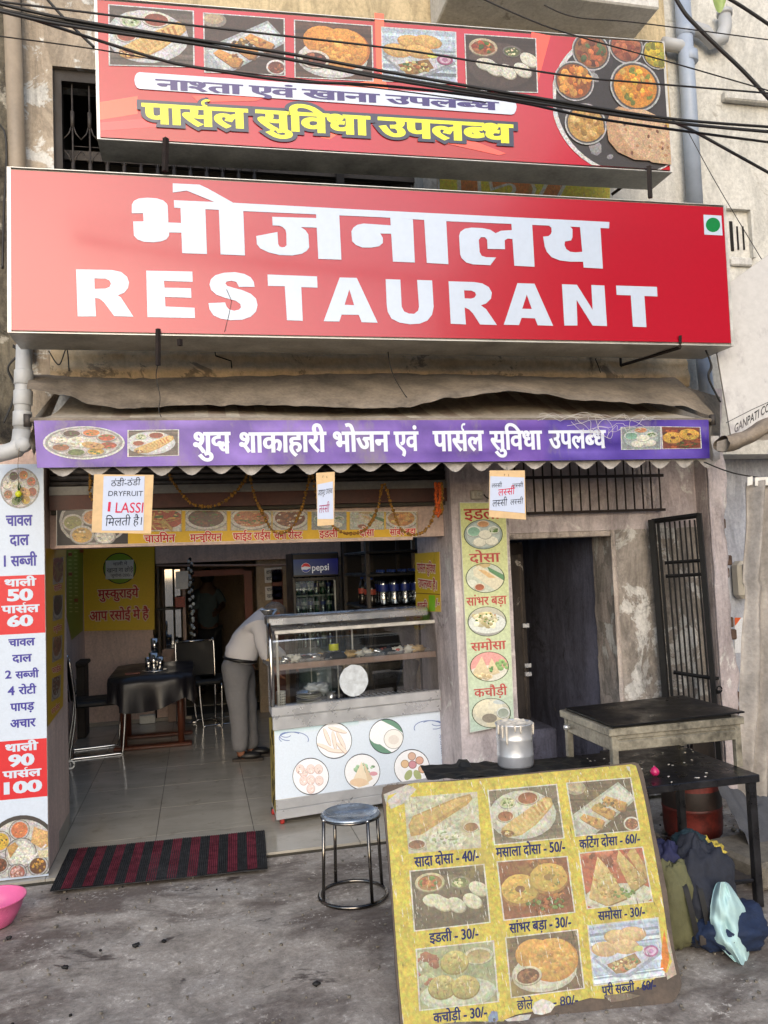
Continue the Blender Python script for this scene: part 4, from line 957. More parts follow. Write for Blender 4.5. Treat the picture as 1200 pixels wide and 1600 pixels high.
# --- purple awning banner and canopy
A = thing('awning', (1.1, 4.6, 2.4), 'dusty striped canvas awning with a purple banner along its front edge', 'awning')
YB = 4.15; bn = [(53, 657), (1107, 656), (1109, 716), (58, 731)]
mb = MB(); mb.prism([at(x, y, YB) for x, y in bn], (0, .006, 0), 'tarp'); mb.build('banner_backing', A)
pr = Print(PF(YB-.001)); nb = 60
def pur(p):
    k = mnoise.noise(Vector((p[0]*.012, (p[1]-660)*.05, 0)))+.5*mnoise.noise(Vector((p[0]*.03, (p[1]-660)*.09, 5))); e = 0
    b = (98, 68, 156) if p[0] < 850 else (78, 58, 148)
    return lin(tuple(max(0, c+46*k) for c in b))
for i in range(nb):
    for j in range(5):
        f = lambda u, v: Vector(bn[0])*(1-u)*(1-v)+Vector(bn[1])*u*(1-v)+Vector(bn[2])*u*v+Vector(bn[3])*(1-u)*v
        pr.l = .0003; pr.poly([f(i/nb, j/5), f((i+1)/nb, j/5), f((i+1)/nb, (j+1)/5), f(i/nb, (j+1)/5)], pur, up=0)
pr.build('banner', 'banner_print', A)
pr = Print(PF(YB-.003)); W2 = (210, 216, 230)
for s_, x0, x1, yh, yb in (('शुद्ध', 302, 361, 676, 707), ('शाकाहारी', 374, 511, 676, 706), ('भोजन', 521, 610, 675, 705), ('एवं', 616, 655, 675, 704), ('पार्सल', 677, 757, 674, 704), ('सुविधा', 766, 848, 674, 702), ('उपलब्ध', 858, 948, 673, 700)):
    pr = Print(PF(YB-.003)); TH(pr, s_, x0, x1, yh, yb, W2, bold=(.062, .03)); pr.build('word', 'poster_print', A)
pr = Print(PF(YB-.003)); pr.ell(131, 692, 64, 26, (224, 226, 224), n=36); dish(pr, [(70, 668), (192, 667), (192, 715), (70, 716)], 'thali', circ=True, seed=8); pr.build('thali_picture', 'photo_print', A)
for k, (kind, q) in enumerate((('dosa', [(201, 673), (278, 672), (278, 711), (201, 713)]), ('idli2', [(971, 668), (1031, 667), (1032, 701), (972, 702)]), ('vada', [(1034, 667), (1093, 668), (1095, 700), (1036, 701)]))):
    pr = Print(PF(YB-.003)); dish(pr, q, kind, frame=((226, 226, 222), .025), seed=k+11); pr.build('food_picture', 'photo_print', A)
mb = MB()
def canopy(u, v):
    x = -.76+3.68*u+(.10*(1-u)-.06*u)*v; y = YB+.012+.80*v; s_ = mnoise.noise(Vector((x*1.7, v*2, 0)))
    return (x, y, 2.388+.33*v-.035*math.sin(math.pi*v)+.014*s_*math.sin(math.pi*min(1, v*1.2+.1))-.016*abs(math.sin(x*3.1))*math.sin(math.pi*v))
mb.grid(canopy, 110, 14, 'canopy_canvas'); mb.build('canopy', A)
mb = MB(); mb.grid(lambda u, v: (-.76+.012*math.sin(v*9), YB+.01+.8*u, 2.388+.33*u-(.20*(1-v)*(1-u*.75))), 12, 6, 'canopy_canvas'); mb.build('side_flap', A); mb = MB(); mb.grid(lambda u, v: (2.915+.006*math.sin(v*9), YB+.01+.8*u, 2.388+.33*u-(.24*(1-v)*(1-u*.75))), 12, 6, 'tarp_gray'); mb.build('side_flap', A)
mb = MB(); mb.tube([(-.775, YB+.012, 2.392), (2.93, YB+.012, 2.388)], .013, 'tarp', 10); mb.build('front_pole', A)
for x in (-.775, 2.93): mb = MB(); mb.tube([(x, YB+.012, 2.36), (x, YB+.012, 2.42)], .018, 'gray_iron', 8); mb.build('pole_end', A)
# loose tarpaulin lying over the top of the canopy
low = [(40, 608), (100, 617), (150, 633), (190, 638), (300, 633), (420, 633), (600, 638), (640, 635), (700, 622), (800, 611), (850, 616), (900, 625), (1000, 630), (1060, 634), (1118, 650)]
def lowy(x):
    for (a, b), (c, d) in zip(low, low[1:]):
        if a <= x <= c: t = (x-a)/(c-a); t = t*t*(3-2*t); return b+(d-b)*t
    return low[-1][1]
def flap(u, v):
    xl = 42+1076*u; xt = 48+1000*u; a = at(xt, 584+4*math.sin(u*9), 4.90); b = at(xl, lowy(xl), 4.38+.05*math.sin(u*7))
    p = a.lerp(b, v); p.z += .02*math.sin(math.pi*v)+.008*mnoise.noise(Vector((u*55, v*6, 7)))+.012*mnoise.noise(Vector((u*16, v*2.5, 1)))*math.sin(math.pi*v*.9+.2); p.y += .012*mnoise.noise(Vector((u*30, v*4, 3))); return p
mb = MB(); mb.grid(flap, 160, 12, 'tarp'); mb.build('loose_tarpaulin', A)
mb = MB(); mb.grid(lambda u, v: at(1055+70*u, 600+20*u+(50+20*u)*v, 4.7-.2*v+.1*u), 12, 8, 'tarp'); mb.build('loose_tarpaulin', A)
# scalloped valance
mb = MB(); x = -.70; i = 0
while x < 2.86:
    w_ = .155*(.93+.14*random.random()); d_ = .042+.012*random.random()
    pts = [Vector((x+w_*t, YB+.035+.01*math.sin(t*3.1), 2.165-d_*math.sin(math.pi*t)**1.5)) for t in [k/8 for k in range(9)]]
    vs = [];
    for p in pts: vs += [p, Vector((p.x, p.y-.004, 2.30))]
    mb.add(vs, [(2*k, 2*k+2, 2*k+3, 2*k+1) for k in range(8)], 'valance_cloth', True); x += w_
mb.build('scalloped_valance', A)
# ================================================================== BOARDS AND POSTERS ROUND THE ENTRANCE
R1 = (190, 30, 40); PU = (52, 48, 140)
L1 = thing('thali_price_board', (-.95, 4.87, .1), 'tall white and red thali price board standing left of the entrance', 'board')
mb = MB(); mb.prism([at(-18, 725, 4.862), at(68, 725, 4.862), at(76, 1368, 4.862), at(-18, 1378, 4.862)], (0, .012, 0), 'white_plastic'); mb.build('board', L1)
pr = Print(PF(4.861)); pr.l = .0006
def ex(x, y): return -16
WHB = (186, 198, 214)
def band(y0, y1, c, s0=0, s1=0):
    xr = lambda y: 67.5+(y-725)*.0127
    pr.poly([(-16, y0-hslope(0, y0)*0+0), (xr(y0), y0+hslope(30, y0)*84), (xr(y1), y1+hslope(30, y1)*84), (-16, y1)], c)
band(726, 1378, WHB); band(901, 993, R1); band(1160, 1252, R1); pr.build('board_print', 'poster_print', L1)
pr = Print(PF(4.859))
for s_, x0, x1, yh, yb, c, b_ in (('चावल', 9, 51, 805.5, 821, PU, .06), ('दाल', 15, 46, 836, 851.5, PU, .06), ('1 सब्जी', 6, 58, 869, 884, PU, .06), ('थाली', 7, 57, 905, 915.5, WHB, .07), ('50', 11, 52, 921, 938, WHB, .09), ('पार्सल', 2, 62, 946, 957, WHB, .07), ('60', 11, 52, 962, 978, WHB, .09),
        ('चावल', 13, 55, 998, 1009, PU, .06), ('दाल', 19, 50, 1023, 1034, PU, .06), ('2', 8, 18, 1048, 1060, PU, .06), ('सब्जी', 24, 61, 1048.5, 1059, PU, .06), ('4', 12, 23, 1073, 1086, PU, .06), ('रोटी', 29, 57, 1073, 1084, PU, .06), ('पापड़', 16, 54, 1098.5, 1110, PU, .06), ('अचार', 16, 56, 1124, 1136, PU, .06),
        ('थाली', 8, 60, 1162, 1173, WHB, .07), ('90', 13, 54, 1179, 1196, WHB, .09), ('पार्सल', 4, 65, 1203.5, 1214, WHB, .07), ('100', 6, 66, 1221, 1238, WHB, .09)):
    pr = Print(PF(4.859)); TH(pr, s_, x0, x1, yh, yb, c, bold=(b_, b_*.7), ref=.68 if s_.isdigit() else .622); pr.build('word', 'poster_print', L1)
pr = Print(PF(4.859)); dish(pr, [(0, 731), (62, 730), (62, 794), (0, 795)], 'thali', circ=True, seed=21); pr.build('thali_picture', 'photo_print', L1)
pr = Print(PF(4.859)); p = Pic(pr, [(-14, 1278), (74.5, 1270), (76, 1365), (-14, 1374)], seed=9)
p.ell(.52, .62, .66, .62, (34, 32, 36), n=36); p.ell(.52, .62, .6, .55, (214, 214, 212), n=36)
for x, y, r_, c, bc in ((.5, .24, .17, (214, 120, 70), [(230, 140, 90)]), (.16, .4, .18, (220, 180, 50), [(230, 190, 70), (60, 80, 30)]), (.52, .62, .26, (226, 228, 218), [(206, 214, 190), (240, 240, 236)]), (.16, .78, .14, (110, 60, 36), [(140, 80, 50), (80, 40, 24)]), (.46, .93, .15, (180, 110, 90), [(220, 180, 170)]), (.82, .85, .17, (110, 70, 40), [(200, 150, 60), (120, 70, 40)]), (.02, .62, .12, (50, 40, 40), [(220, 210, 200)])):
    p.ell(x, y, r_*1.08, r_, (120, 116, 112), n=24); p.ell(x, y, r_, r_*.92, (190, 190, 188), n=24); p.ell(x, y, r_*.86, r_*.78, c, n=24); p.bits(x, y, r_*.7, r_*.62, 24, .022, bc)
p.poly([(.7, .45), (.76, .2), (.84, .24), (1, .3), (1, .55), (.9, .58)], (226, 184, 120), g=.1); p.poly([(.28, .5), (.42, .42), (.48, .5), (.34, .68)], (206, 160, 90), g=.2); p.poly([(.62, .78), (.96, .5), (.98, .52), (.66, .8)], (236, 236, 236)); p.poly([(.82, .6), (1, .6), (1, .72), (.84, .72)], (226, 218, 180))
pr.build('thali_picture', 'photo_print', L1)
# lemon and chillies on a thread
t = thing('lemon_chilli_charm', (0, 0, 0), 'yellow lemon and green chillies hanging on a thread over the white price board', 'charm')
t.location = at(29, 772, 4.83); c = t.location
mb = MB(); mb.blob(c, (.018, .018, .019), 'lemon', .05); mb.build('lemon', t)
for dx, dz, a in ((.0, .045, .3), (.012, .04, -.5), (-.018, -.03, 1.1), (.016, -.032, -1.1), (0, -.03, .1)):
    mb = MB(); mb.tube([c+Vector((dx*.3, -.005, dz*.5)), c+Vector((dx, -.008, dz)), c+Vector((dx+.014*math.sin(a), -.008, dz+(.02 if dz > 0 else -.014)))], [.004, .004, .001], 'chili', 6); mb.build('chilli', t)
mb = MB(); mb.tube([c, at(28, 725, 4.83), at(30, 700, 4.3)], .0012, 'string', 4); mb.build('thread', t)
# menu strip over the entrance
L2 = thing('menu_strip', (.3, 5.1, 1.8), 'long yellow menu strip with dish photographs over the entrance', 'board')
mb = MB(); mb.prism([at(88, 796, 5.06), at(652, 799, 5.06), at(652, 838.5, 5.06), at(88, 853.5, 5.06)], (0, .02, 0), 'white_plastic'); mb.build('board', L2)
mb = MB(); mb.prism([at(85, 853, 5.05), at(645, 839, 5.05), at(645, 843, 5.05), at(85, 857, 5.05)], (0, .1, 0), 'wall_inner'); mb.build('edge_strip', L2)
pr = Print(PF(5.058)); pr.poly([(89, 797), (651, 800), (651, 838), (89, 852.5)], (206, 164, 40)); pr.poly([(89, 797), (200, 797.5), (200, 849.5), (89, 852.5)], (46, 44, 46)); pr.build('strip_print', 'inner_print', L2)
pr = Print(PF(5.056)); dish(pr, [(94, 770), (196, 770), (196, 868), (94, 870)], 'thali', circ=False, seed=31); pr.v = pr.v;
pr = Print(PF(5.056)); p = Pic(pr, [(90, 798), (199, 798), (199, 849), (90, 852)], seed=31)
p.ell(.52, .3, .5, .72, (176, 174, 170)); p.ell(.52, .3, .46, .66, (52, 50, 52))
for x, y, r_, c in ((.22, .35, .16, (120, 120, 50)), (.35, .72, .18, (190, 150, 60)), (.68, .78, .16, (226, 224, 214)), (.5, .2, .16, (190, 130, 70)), (.82, .4, .14, (160, 70, 40))): p.bowl(x, y, r_, (170, 168, 164), c, r_*1.6, [c, tuple(q*.7 for q in c), (230, 220, 190)])
pr.build('thali_picture', 'photo_print', L2)
for k, (kind, x0, x1) in enumerate((('noodles', 203, 283), ('manch', 290, 354), ('rice', 361, 424), ('chana', 426, 480), ('idli2', 487, 541), ('dosa2', 547, 600), ('balls', 603, 651))):
    y0 = 797.3+(x0-88)*.006; y1 = 830-(x0-203)*.008
    pr = Print(PF(5.056)); dish(pr, [(x0, y0), (x1, y0), (x1, y1), (x0, y1)], kind, frame=((214, 176, 60), .02), seed=k+40, tone=((120, 100, 70), .12)); pr.build('food_picture', 'photo_print', L2)
pr = Print(PF(5.054)); HL = (.05, (222, 214, 196))
for s_, x0, x1, yh, yb in (('चाउमिन', 225, 274, 836, 847), ('मन्चुरियन', 297, 347, 834.5, 845.5), ('फ्राईड राईस', 364, 423, 832.5, 843.5), ('चना रोस्ट', 428, 473, 831.5, 842), ('इडली', 499, 528, 829, 839.5), ('दोसा', 562, 585, 827.5, 837.5), ('सांबर बड़ा', 609, 650, 826.5, 836)):
    pr = Print(PF(5.054)); TH(pr, s_, x0, x1, yh, yb, (186, 30, 26), bold=(.045, .03), halo=HL); pr.build('word', 'inner_print', L2)
# yellow poster on the back wall
L3 = thing('smile_poster', (-.8, 9.3, 1.1), 'yellow wall poster with red Hindi greeting and a smiley behind a taped note', 'poster')
mb = MB(); mb.prism([at(130, 840, 9.34), at(241.5, 840, 9.34), at(241.5, 984, 9.34), at(130, 986, 9.34)], (0, .01, 0), 'card'); mb.build('sheet', L3)
pr = Print(PF(9.338)); pr.poly([(130, 840), (241.5, 840), (241.5, 984), (130, 986)], (212, 176, 40)); pr.ell(187, 888, 26, 24.5, (30, 34, 20)); pr.ell(187, 888, 24.5, 23, (126, 160, 40)); pr.build('poster_print', 'inner_print', L3)
pr = Print(PF(9.335)); HL = (.06, (222, 200, 170))
T(pr, 'मुस्कुराइये', (153, 935), (217, 932.5), 12.5, (172, 26, 22), bold=(.05, .03), halo=HL); pr.build('text_line', 'inner_print', L3); pr = Print(PF(9.335)); T(pr, 'आप रसोई मे है', (140, 970), (233, 966), 13.5, (172, 26, 22), bold=(.05, .03), halo=HL); pr.build('text_line', 'inner_print', L3)
n1_ = thing('taped_note', at(187, 890, 9.32), 'handwritten white paper taped across the smiley', 'note')
mb = MB(); mb.prism([at(165, 876, 9.33), at(209, 874.5, 9.33), at(208, 904, 9.33), at(165, 905, 9.33)], (0, .002, 0), 'paper_white'); mb.build('paper', n1_)
pr = Print(PF(9.327)); INK = (30, 28, 34)
T(pr, 'थाली मे', (177, 884), (199, 882.5), 4.5, INK, bold=(0, 0)); pr.build('handwriting', 'paper_print', n1_); pr = Print(PF(9.327)); T(pr, 'खाना ना छोड़े', (167, 894.5), (208, 893), 6, INK, bold=(0, 0)); pr.build('handwriting', 'paper_print', n1_); pr = Print(PF(9.327)); T(pr, 'जुर्माना-200/-', (173, 901.5), (206, 900.5), 4, INK, bold=(0, 0)); pr.build('handwriting', 'paper_print', n1_)
# side poster on the left jamb (faces the doorway)
L4 = thing('side_menu_poster', (-.84, 5.3, .9), 'narrow yellow dish poster on the left door jamb', 'poster')
pm = PXL(-.84)
mb = MB(); c4 = [pm(72, 857), pm(103, 857), pm(98.5, 1103), pm(74, 1136)]; mb.prism([v-Vector((.002, 0, 0)) for v in c4], (-.003, 0, 0), 'card'); mb.build('sheet', L4)
pr = Print(pm); pr.poly([(72, 857), (103, 857), (98.5, 1103), (74, 1136)], (188, 150, 30)); pr.build('poster_print', 'inner_print', L4)
for k, (kind, q) in enumerate((('noodles', [(83, 872), (99, 870), (98, 910), (82, 914)]), ('manch', [(83, 931), (98, 929), (97, 966), (82, 971)]), ('rice', [(82, 996), (97, 992), (96, 1028), (81, 1036)]), ('chana', [(81, 1060), (95, 1054), (94, 1088), (80, 1097)]))):
    pr = Print(pm); pr.l = .0012; dish(pr, q, kind, seed=50+k, tone=((90, 60, 40), .3)); pr.build('food_picture', 'photo_print', L4)
pr = Print(pm); pr.l = .0012
for s_, a, b in (('चाउमिन', (84, 924), (96, 921)), ('मन्चुरियन', (83, 988), (96, 984)), ('फ्राईड', (81, 1052), (95, 1047)), ('चना रोस्ट', (80, 1117), (93, 1106))): pr = Print(pm); pr.l = .0012; T(pr, s_, a, b, 7.5, (176, 34, 26), bold=(.04, .03), halo=(.06, (220, 200, 170))); pr.build('word', 'inner_print', L4)
# green price list on the inner left wall
L5 = thing('green_price_list', (-1.19, 8.8, 1.1), 'yellow green price list on the inner left wall', 'poster')
pm = PXL(-1.195); mb = MB(); c4 = [pm(104, 856), pm(129.5, 856), pm(129.5, 985), pm(112, 1000), pm(104, 960)]; mb.prism([v-Vector((.001, 0, 0)) for v in c4], (-.003, 0, 0), 'card'); mb.build('sheet', L5)
pr = Print(pm); pr.poly([(104, 856), (129.5, 856), (129.5, 985), (112, 1000), (104, 960)], (126, 134, 40))
for k in range(16):
    y = 862+k*6.2
    for x in (109, 118): pr.poly([(x-2.5, y), (x+2.5, y), (x+2.5, y+1.6), (x-2.5, y+1.6)], (196, 190, 120))
for x, y in ((108, 866), (126, 861), (108, 897), (117, 938)): pr.poly([(x-3, y-2.5), (x+3, y-2.5), (x+3, y+2.5), (x-3, y+2.5)], (150, 50, 30))
pr.build('list_print', 'inner_print', L5)
# sign on the right jamb
L6 = thing('jamb_parcel_sign', (1.58, 5.5, 1.2), 'yellow sign with red Hindi lettering on the right door jamb beside the bottles', 'sign')
pm = PXL(1.58); mb = MB(); c4 = [pm(648.5, 865), pm(686.5, 862), pm(688.5, 956), pm(650, 955)]; mb.prism([v+Vector((.001, 0, 0)) for v in c4], (.003, 0, 0), 'card'); mb.build('sheet', L6)
pr = Print(pm); pr.poly([(648.5, 865), (686.5, 862), (688.5, 956), (650, 955)], (208, 176, 34)); pr.poly([(649.5, 926), (688, 928), (688, 929.5), (649.5, 927.5)], (120, 90, 20)); pr.poly([(670, 930), (680, 930), (680.5, 955), (670.5, 955)], (130, 190, 30)); pr.build('sign_print', 'inner_print', L6)
pr = Print(pm); pr.l = .0012; HL = (.08, (226, 214, 190))
for s_, a, b, h in (('पार्सल सुविधा', (652, 893), (681, 895), 12), ('उपलब्ध है।', (654, 917), (683, 921), 12), ('थाली', (653, 953), (668, 953), 11), ('/-', (681, 947), (687, 947), 10)): pr = Print(pm); pr.l = .0012; T(pr, s_, a, b, h, (176, 30, 26), bold=(.035, .025), halo=HL, up=(-.02, -1)); pr.build('word', 'inner_print', L6)
# tall green menu board on the pillar
L7 = thing('pillar_menu_board', (1.79, 4.95, .58), 'tall pale green menu board with five round dish pictures on the pillar', 'board')
mb = MB(); c4 = [at(718, 785, 4.95), at(790, 785, 4.95), at(803.5, 1131, 4.95), at(735, 1145, 4.95)]; mb.prism(c4, (0, .018, 0), 'white_plastic'); mb.build('board', L7)
pr = Print(PF(4.949)); nn = 12
for j in range(nn):
    a, b = j/nn, (j+1)/nn; L = lambda t: (718.6+16.6*t, 786+358*t); R = lambda t: (789.6+13.4*t, 786+344*t)
    pr.l = .0003; pr.poly([L(a), R(a), R(b), L(b)], lambda p: lin((206-20*(p[1]-785)/350, 208-4*(p[1]-785)/350, 140+48*(p[1]-785)/350)), up=0)
pr.build('board_print', 'faded_print', L7)
pr = Print(PF(4.947))
for s_, x0, x1, yh, yb in (('इडली', 725, 782, 795, 811), ('दोसा', 733.5, 782, 865, 878.5), ('सांभर बड़ा', 729, 792, 932.5, 945), ('समोसा', 736, 791, 1003, 1015.5), ('कचौड़ी', 741, 793, 1075, 1087.5)):
    pr = Print(PF(4.947)); TH(pr, s_, x0, x1, yh, yb, (182, 84, 80) if yh > 800 else (176, 54, 48), bold=(.04, .015)); pr.build('word', 'faded_print', L7)
for k, (cx, cy, kind) in enumerate(((755, 835, 'idli2'), (758, 903, 'dosa2'), (761, 971, 'vada2'), (764.6, 1041.5, 'samosa2'), (767.6, 1114, 'kachori2'))):
    pr = Print(PF(4.947)); pr.ell(cx, cy, 30.6, 23.4, (70, 84, 60), n=36); dish(pr, [(cx-29.6, cy-22.3), (cx+29, cy-22.8), (cx+29.6, cy+22.3), (cx-29, cy+22.8)], kind, circ=True, seed=60+k, tone=((206, 208, 180), .18)); pr.build('food_picture', 'faded_print', L7)
# small socket box above it
t = thing('round_socket_box', at(748, 773, 4.95), 'grimy white holder with a round socket above the pale green menu board', 'socket'); c = t.location
mb = MB(); mb.box((c.x-.05, c.y-.01, c.z-.03), (c.x+.03, c.y+.03, c.z+.03), 'switch_white', .008); mb.build('plate', t)
mb = MB(); mb.lathe((c.x-.005, c.y-.012, c.z), [(0, 0), (.026, 0), (.028, .01), (.02, .018), (.012, .018), (.012, .01), (0, .01)], 'switch_white', 18, ax=(0, -1, 0)); mb.build('socket', t)
mb = MB(); mb.tube([c+Vector((.03, -.01, 0)), c+Vector((.045, -.015, -.02)), c+Vector((.07, -.01, -.03))], .004, 'thin_cable', 6); mb.build('wire', t)
# hanging handwritten cards
def card(label, q, Y, paper, lines, hook):
    c = [at(x, y, Y) for x, y in q]; o = thing('hanging_card', sum(c, Vector())/4, label, 'card', 'handwritten cards hanging from the awning')
    mb = MB(); mb.prism(c, (0, .005, 0), 'card'); mb.build('cardboard', o)
    pr = Print(PF(Y-.001)); pr.poly(paper, (186, 196, 218)); pr.build('paper', 'paper_print', o)
    pr = Print(PF(Y-.002))
    for s_, a, b, h, cl, bd in lines:
        pr = Print(PF(Y-.002)); T(pr, s_, a, b, h, cl, bold=(bd, bd), slant=.12, ref=.7 if s_[0] < 'z' else .622); pr.build('handwriting', 'paper_print', o)
    mb = MB(); mb.tube([at(hook[0]-4, hook[1]+8, Y-.004), at(hook[0], hook[1]-6, Y+.02), at(hook[0]+3, hook[1]+9, Y-.004)], .0012, 'thin_cable', 4); mb.build('hook', o)
BL = (40, 44, 60); RD = (190, 50, 80)
card('brown card with a handwritten paper offering dryfruit lassi in Hindi and English', [(147, 741), (240, 742), (236, 834), (143, 832)], 4.08, [(162, 744), (226, 744), (224, 829), (159, 829)],
     [('ठंडी-ठंडी', (173, 760), (219, 758), 9, BL, .0), ('DRYFRUIT', (169, 775), (223, 775), 8, BL, .0), ('1', (168, 799), (172, 799), 15, RD, .01), ('LASSI', (180, 801), (223, 801), 16, RD, .01), ('मिलती है।', (164, 822), (221, 820), 12, BL, .0)], (193, 741))
card('narrow turned card with a blue paper hanging over the middle of the entrance', [(494, 739), (523, 737), (522, 820), (496, 822)], 4.08, [(496, 757), (520, 752), (521, 811), (496, 811)],
     [('ड्राइफ्रूट', (497, 774), (508, 773), 8, BL, .0), ('उपलब्ध', (509, 772), (519, 771), 8, BL, 0), ('लस्सी', (498, 802), (514, 800), 12, (150, 60, 100), .0)], (508, 738))
card('card repeating one red and blue Hindi word, hanging in front of the pillar', [(765, 735), (820, 735), (822, 812), (764, 808)], 4.08, [(766, 744), (819, 746), (820, 802), (765, 797)],
     [('लस्सी', (768, 762), (784, 761), 6, BL, .0), ('लस्सी', (800, 762), (817, 761), 6, BL, .0), ('लस्सी', (778, 775), (804, 772), 10, RD, .01), ('लस्सी', (769, 792), (792, 790), 10, BL, .0), ('लस्सी', (797, 789), (817, 787), 8, BL, .0)], (792, 735))
pr = None
# ================================================================== PIPES AND CABLES
def pipe(label, pts, r, mat, Y=None, collars=(), cat='drain pipe'):
    P_ = [at(*p, Y) if len(p) == 2 else at(p[0], p[1], p[2]) for p in pts]; o = thing('drain_pipe', P_[-1], label, cat)
    mb = MB(); mb.tube(P_, r, mat, 16); mb.build('pipe', o)
    for (x, y) in collars:
        c = at(x, y, Y); d = (P_[1]-P_[0]).normalized(); mb = MB(); mb.tube([c-d*.04, c-d*.035, c+d*.035, c+d*.04], [r*1.05, r*1.16, r*1.16, r*1.05], mat, 16); mb.build('collar', o)
    return o
o = pipe('grey brown drain pipe running up the wall at the far left', [(17, -30), (38, 560)], .048, 'pipe_tan', 4.92)
o = pipe('pale elbowed waste pipe left of the purple banner', [(38, 540), (34, 688)], .042, 'pipe_gray', 4.6, ((37, 590), (36, 622), (35, 655)))
mb = MB(); mb.tube([at(34, 672, 4.6), at(33, 692, 4.6), at(25, 702, 4.6), at(12, 706, 4.6), at(-30, 716, 4.6)], [.045, .05, .047, .044, .044], 'pipe_gray', 14); mb.build('elbow', o)
mb = MB(); mb.lathe(at(35, 694, 4.53), [(0, 0), (.036, 0), (.038, .012), (.038, .05)], 'pipe_gray', 18, ax=(0, 1, 0)); mb.build('cap', o)
o = pipe('bluish white drain pipe on the cream wall right of the signboards', [(1064, -40), (1086, 320)], .055, 'pipe_blue', 4.95, ((1071, 50), (1076, 90)))
mb = MB(); mb.tube([at(1072, 52, 4.95), at(1085, 45, 4.95), at(1100, 50, 4.95), at(1114, 66, 4.95), at(1128, 60, 4.95), at(1133, 42, 4.95), at(1132, 22, 4.95)], [.045, .05, .05, .05, .05, .046, .045], 'pipe_gray', 14); mb.tube([at(1132, 24, 4.95), at(1132, 18, 4.95)], .055, 'pipe_gray', 14); mb.build('trap', o)
mb = MB(); mb.tube([at(1076, 80, 4.95), at(1060, 72, 4.95), at(1035, 68, 4.95)], .045, 'pipe_gray', 14); mb.build('branch', o)
o = pipe('pale blue pipe in the gap between the awning and the slanted banner', [(1094, 520), (1112, 680)], .05, 'pipe_blue', 4.9)
def spline(P_, n=10):
    out = []
    for i in range(len(P_)-1):
        a = P_[max(i-1, 0)]; b = P_[i]; c = P_[i+1]; d = P_[min(i+2, len(P_)-1)]
        for k in range(n):
            t = k/n; out.append(.5*((2*b)+(c-a)*t+(2*a-5*b+4*c-d)*t*t+(3*b-a-3*c+d)*t*t*t))
    out.append(P_[-1]); return out
def cable(label, pts, r, Y, mat='cable', Y1=None, strands=1):
    n = len(pts); P_ = [at(x, y, Y+((Y1 or Y)-Y)*i/(n-1)) for i, (x, y) in enumerate(pts)]; c = sum(P_, Vector())/n
    if strands == 1:
        mb = MB(); mb.tube(spline(P_), r, mat, 7); return solo(mb, 'overhead_cable', c, label, 'cable', 'cables strung across the street front')
    o = thing('overhead_cable', c, label, 'cable', 'cables strung across the street front')
    for k in range(strands):
        off = [Vector((0, (k % 2)*r*1.5, (k-(strands-1)/2)*r*1.9*(1+.5*math.sin(i*1.7+k)))) for i in range(n)]
        mb = MB(); mb.tube(spline([p+q for p, q in zip(P_, off)]), r, mat, 7); mb.build('strand', o)
    return o
cable('thin cable crossing the top food pictures, uppermost on the left', [(-20, 0), (150, 21), (320, 42), (600, 74), (750, 97), (900, 120), (1000, 129), (1230, 148)], .0042, 3.2)
cable('thick bundle of black cables crossing the middle of the upper signboard', [(-20, 8), (100, 32), (300, 64), (450, 90), (600, 117), (850, 157), (1050, 189), (1230, 206)], .0062, 3.1, strands=3)
cable('sagging black cable that joins the thick bundle at the caption strip', [(-20, 8), (60, 33), (150, 62), (240, 90), (300, 104), (450, 126), (600, 134), (800, 158), (950, 188), (1230, 226)], .0058, 3.15)
cable('hairline wire from the far left edge that merges over the caption strip', [(-20, 54), (150, 77), (300, 103), (450, 122), (600, 139), (760, 160)], .0026, 3.2, 'thin_cable')
cable('thin wire running down to the right over the cream wall', [(740, -8), (830, 32), (900, 56), (1050, 98), (1230, 150)], .0032, 3.3)
cable('thin wire over the top right corner of the upper signboard', [(850, 8), (900, 27), (1000, 36), (1230, 66)], .0028, 3.4, 'thin_cable')
cable('thick black cable curving steeply down across the bent waste pipe', [(1050, -14), (1062, 8), (1078, 30), (1120, 72), (1165, 115), (1230, 186)], .010, 3.6)
cable('short thick cable crossing the top right corner', [(1125, -10), (1165, 14), (1230, 58)], .009, 3.6)
cable('black cable that branches off and falls to the right edge', [(1050, 190), (1080, 203), (1140, 236), (1230, 286)], .007, 3.3)
cable('old cable slanting behind the left edge of the upper signboard', [(68, -8), (100, 28), (147, 74)], .008, 4.6)
cable('hairline wire dropping from the drain pipe towards the air vent', [(1074, 204), (1120, 288), (1190, 405)], .0024, 4.4, 'thin_cable')
cable('loose black wire hanging over the tarpaulin at the middle', [(606, 548), (612, 580), (628, 610), (646, 634)], .003, 4.45, 'thin_cable')
cable('thin cord hanging from the left sign bracket over the awning', [(246, 572), (244, 590), (250, 620), (248, 640), (252, 652)], .0022, 4.2, 'thin_cable')
cable('dark wires tangled above the pale elbowed pipe', [(6, 660), (24, 610), (12, 575), (30, 552), (20, 540)], .005, 4.75, strands=2)
cable('black cable hanging down the old wall at the far left', [(-5, 190), (8, 210), (10, 260), (6, 330), (4, 420)], .006, 4.9)
cable('short wires sticking out beside the drain pipe under the main signboard', [(76, 548), (92, 570), (104, 545), (108, 580)], .0035, 4.8, 'thin_cable')
cable('cable running from the awning corner to the right edge at card height', [(1100, 722), (1150, 740), (1230, 752)], .004, 4.1)
cable('dangling cable ends in the gap right of the main signboard', [(1100, 540), (1112, 570), (1108, 590), (1126, 628)], .005, 4.3, strands=2)
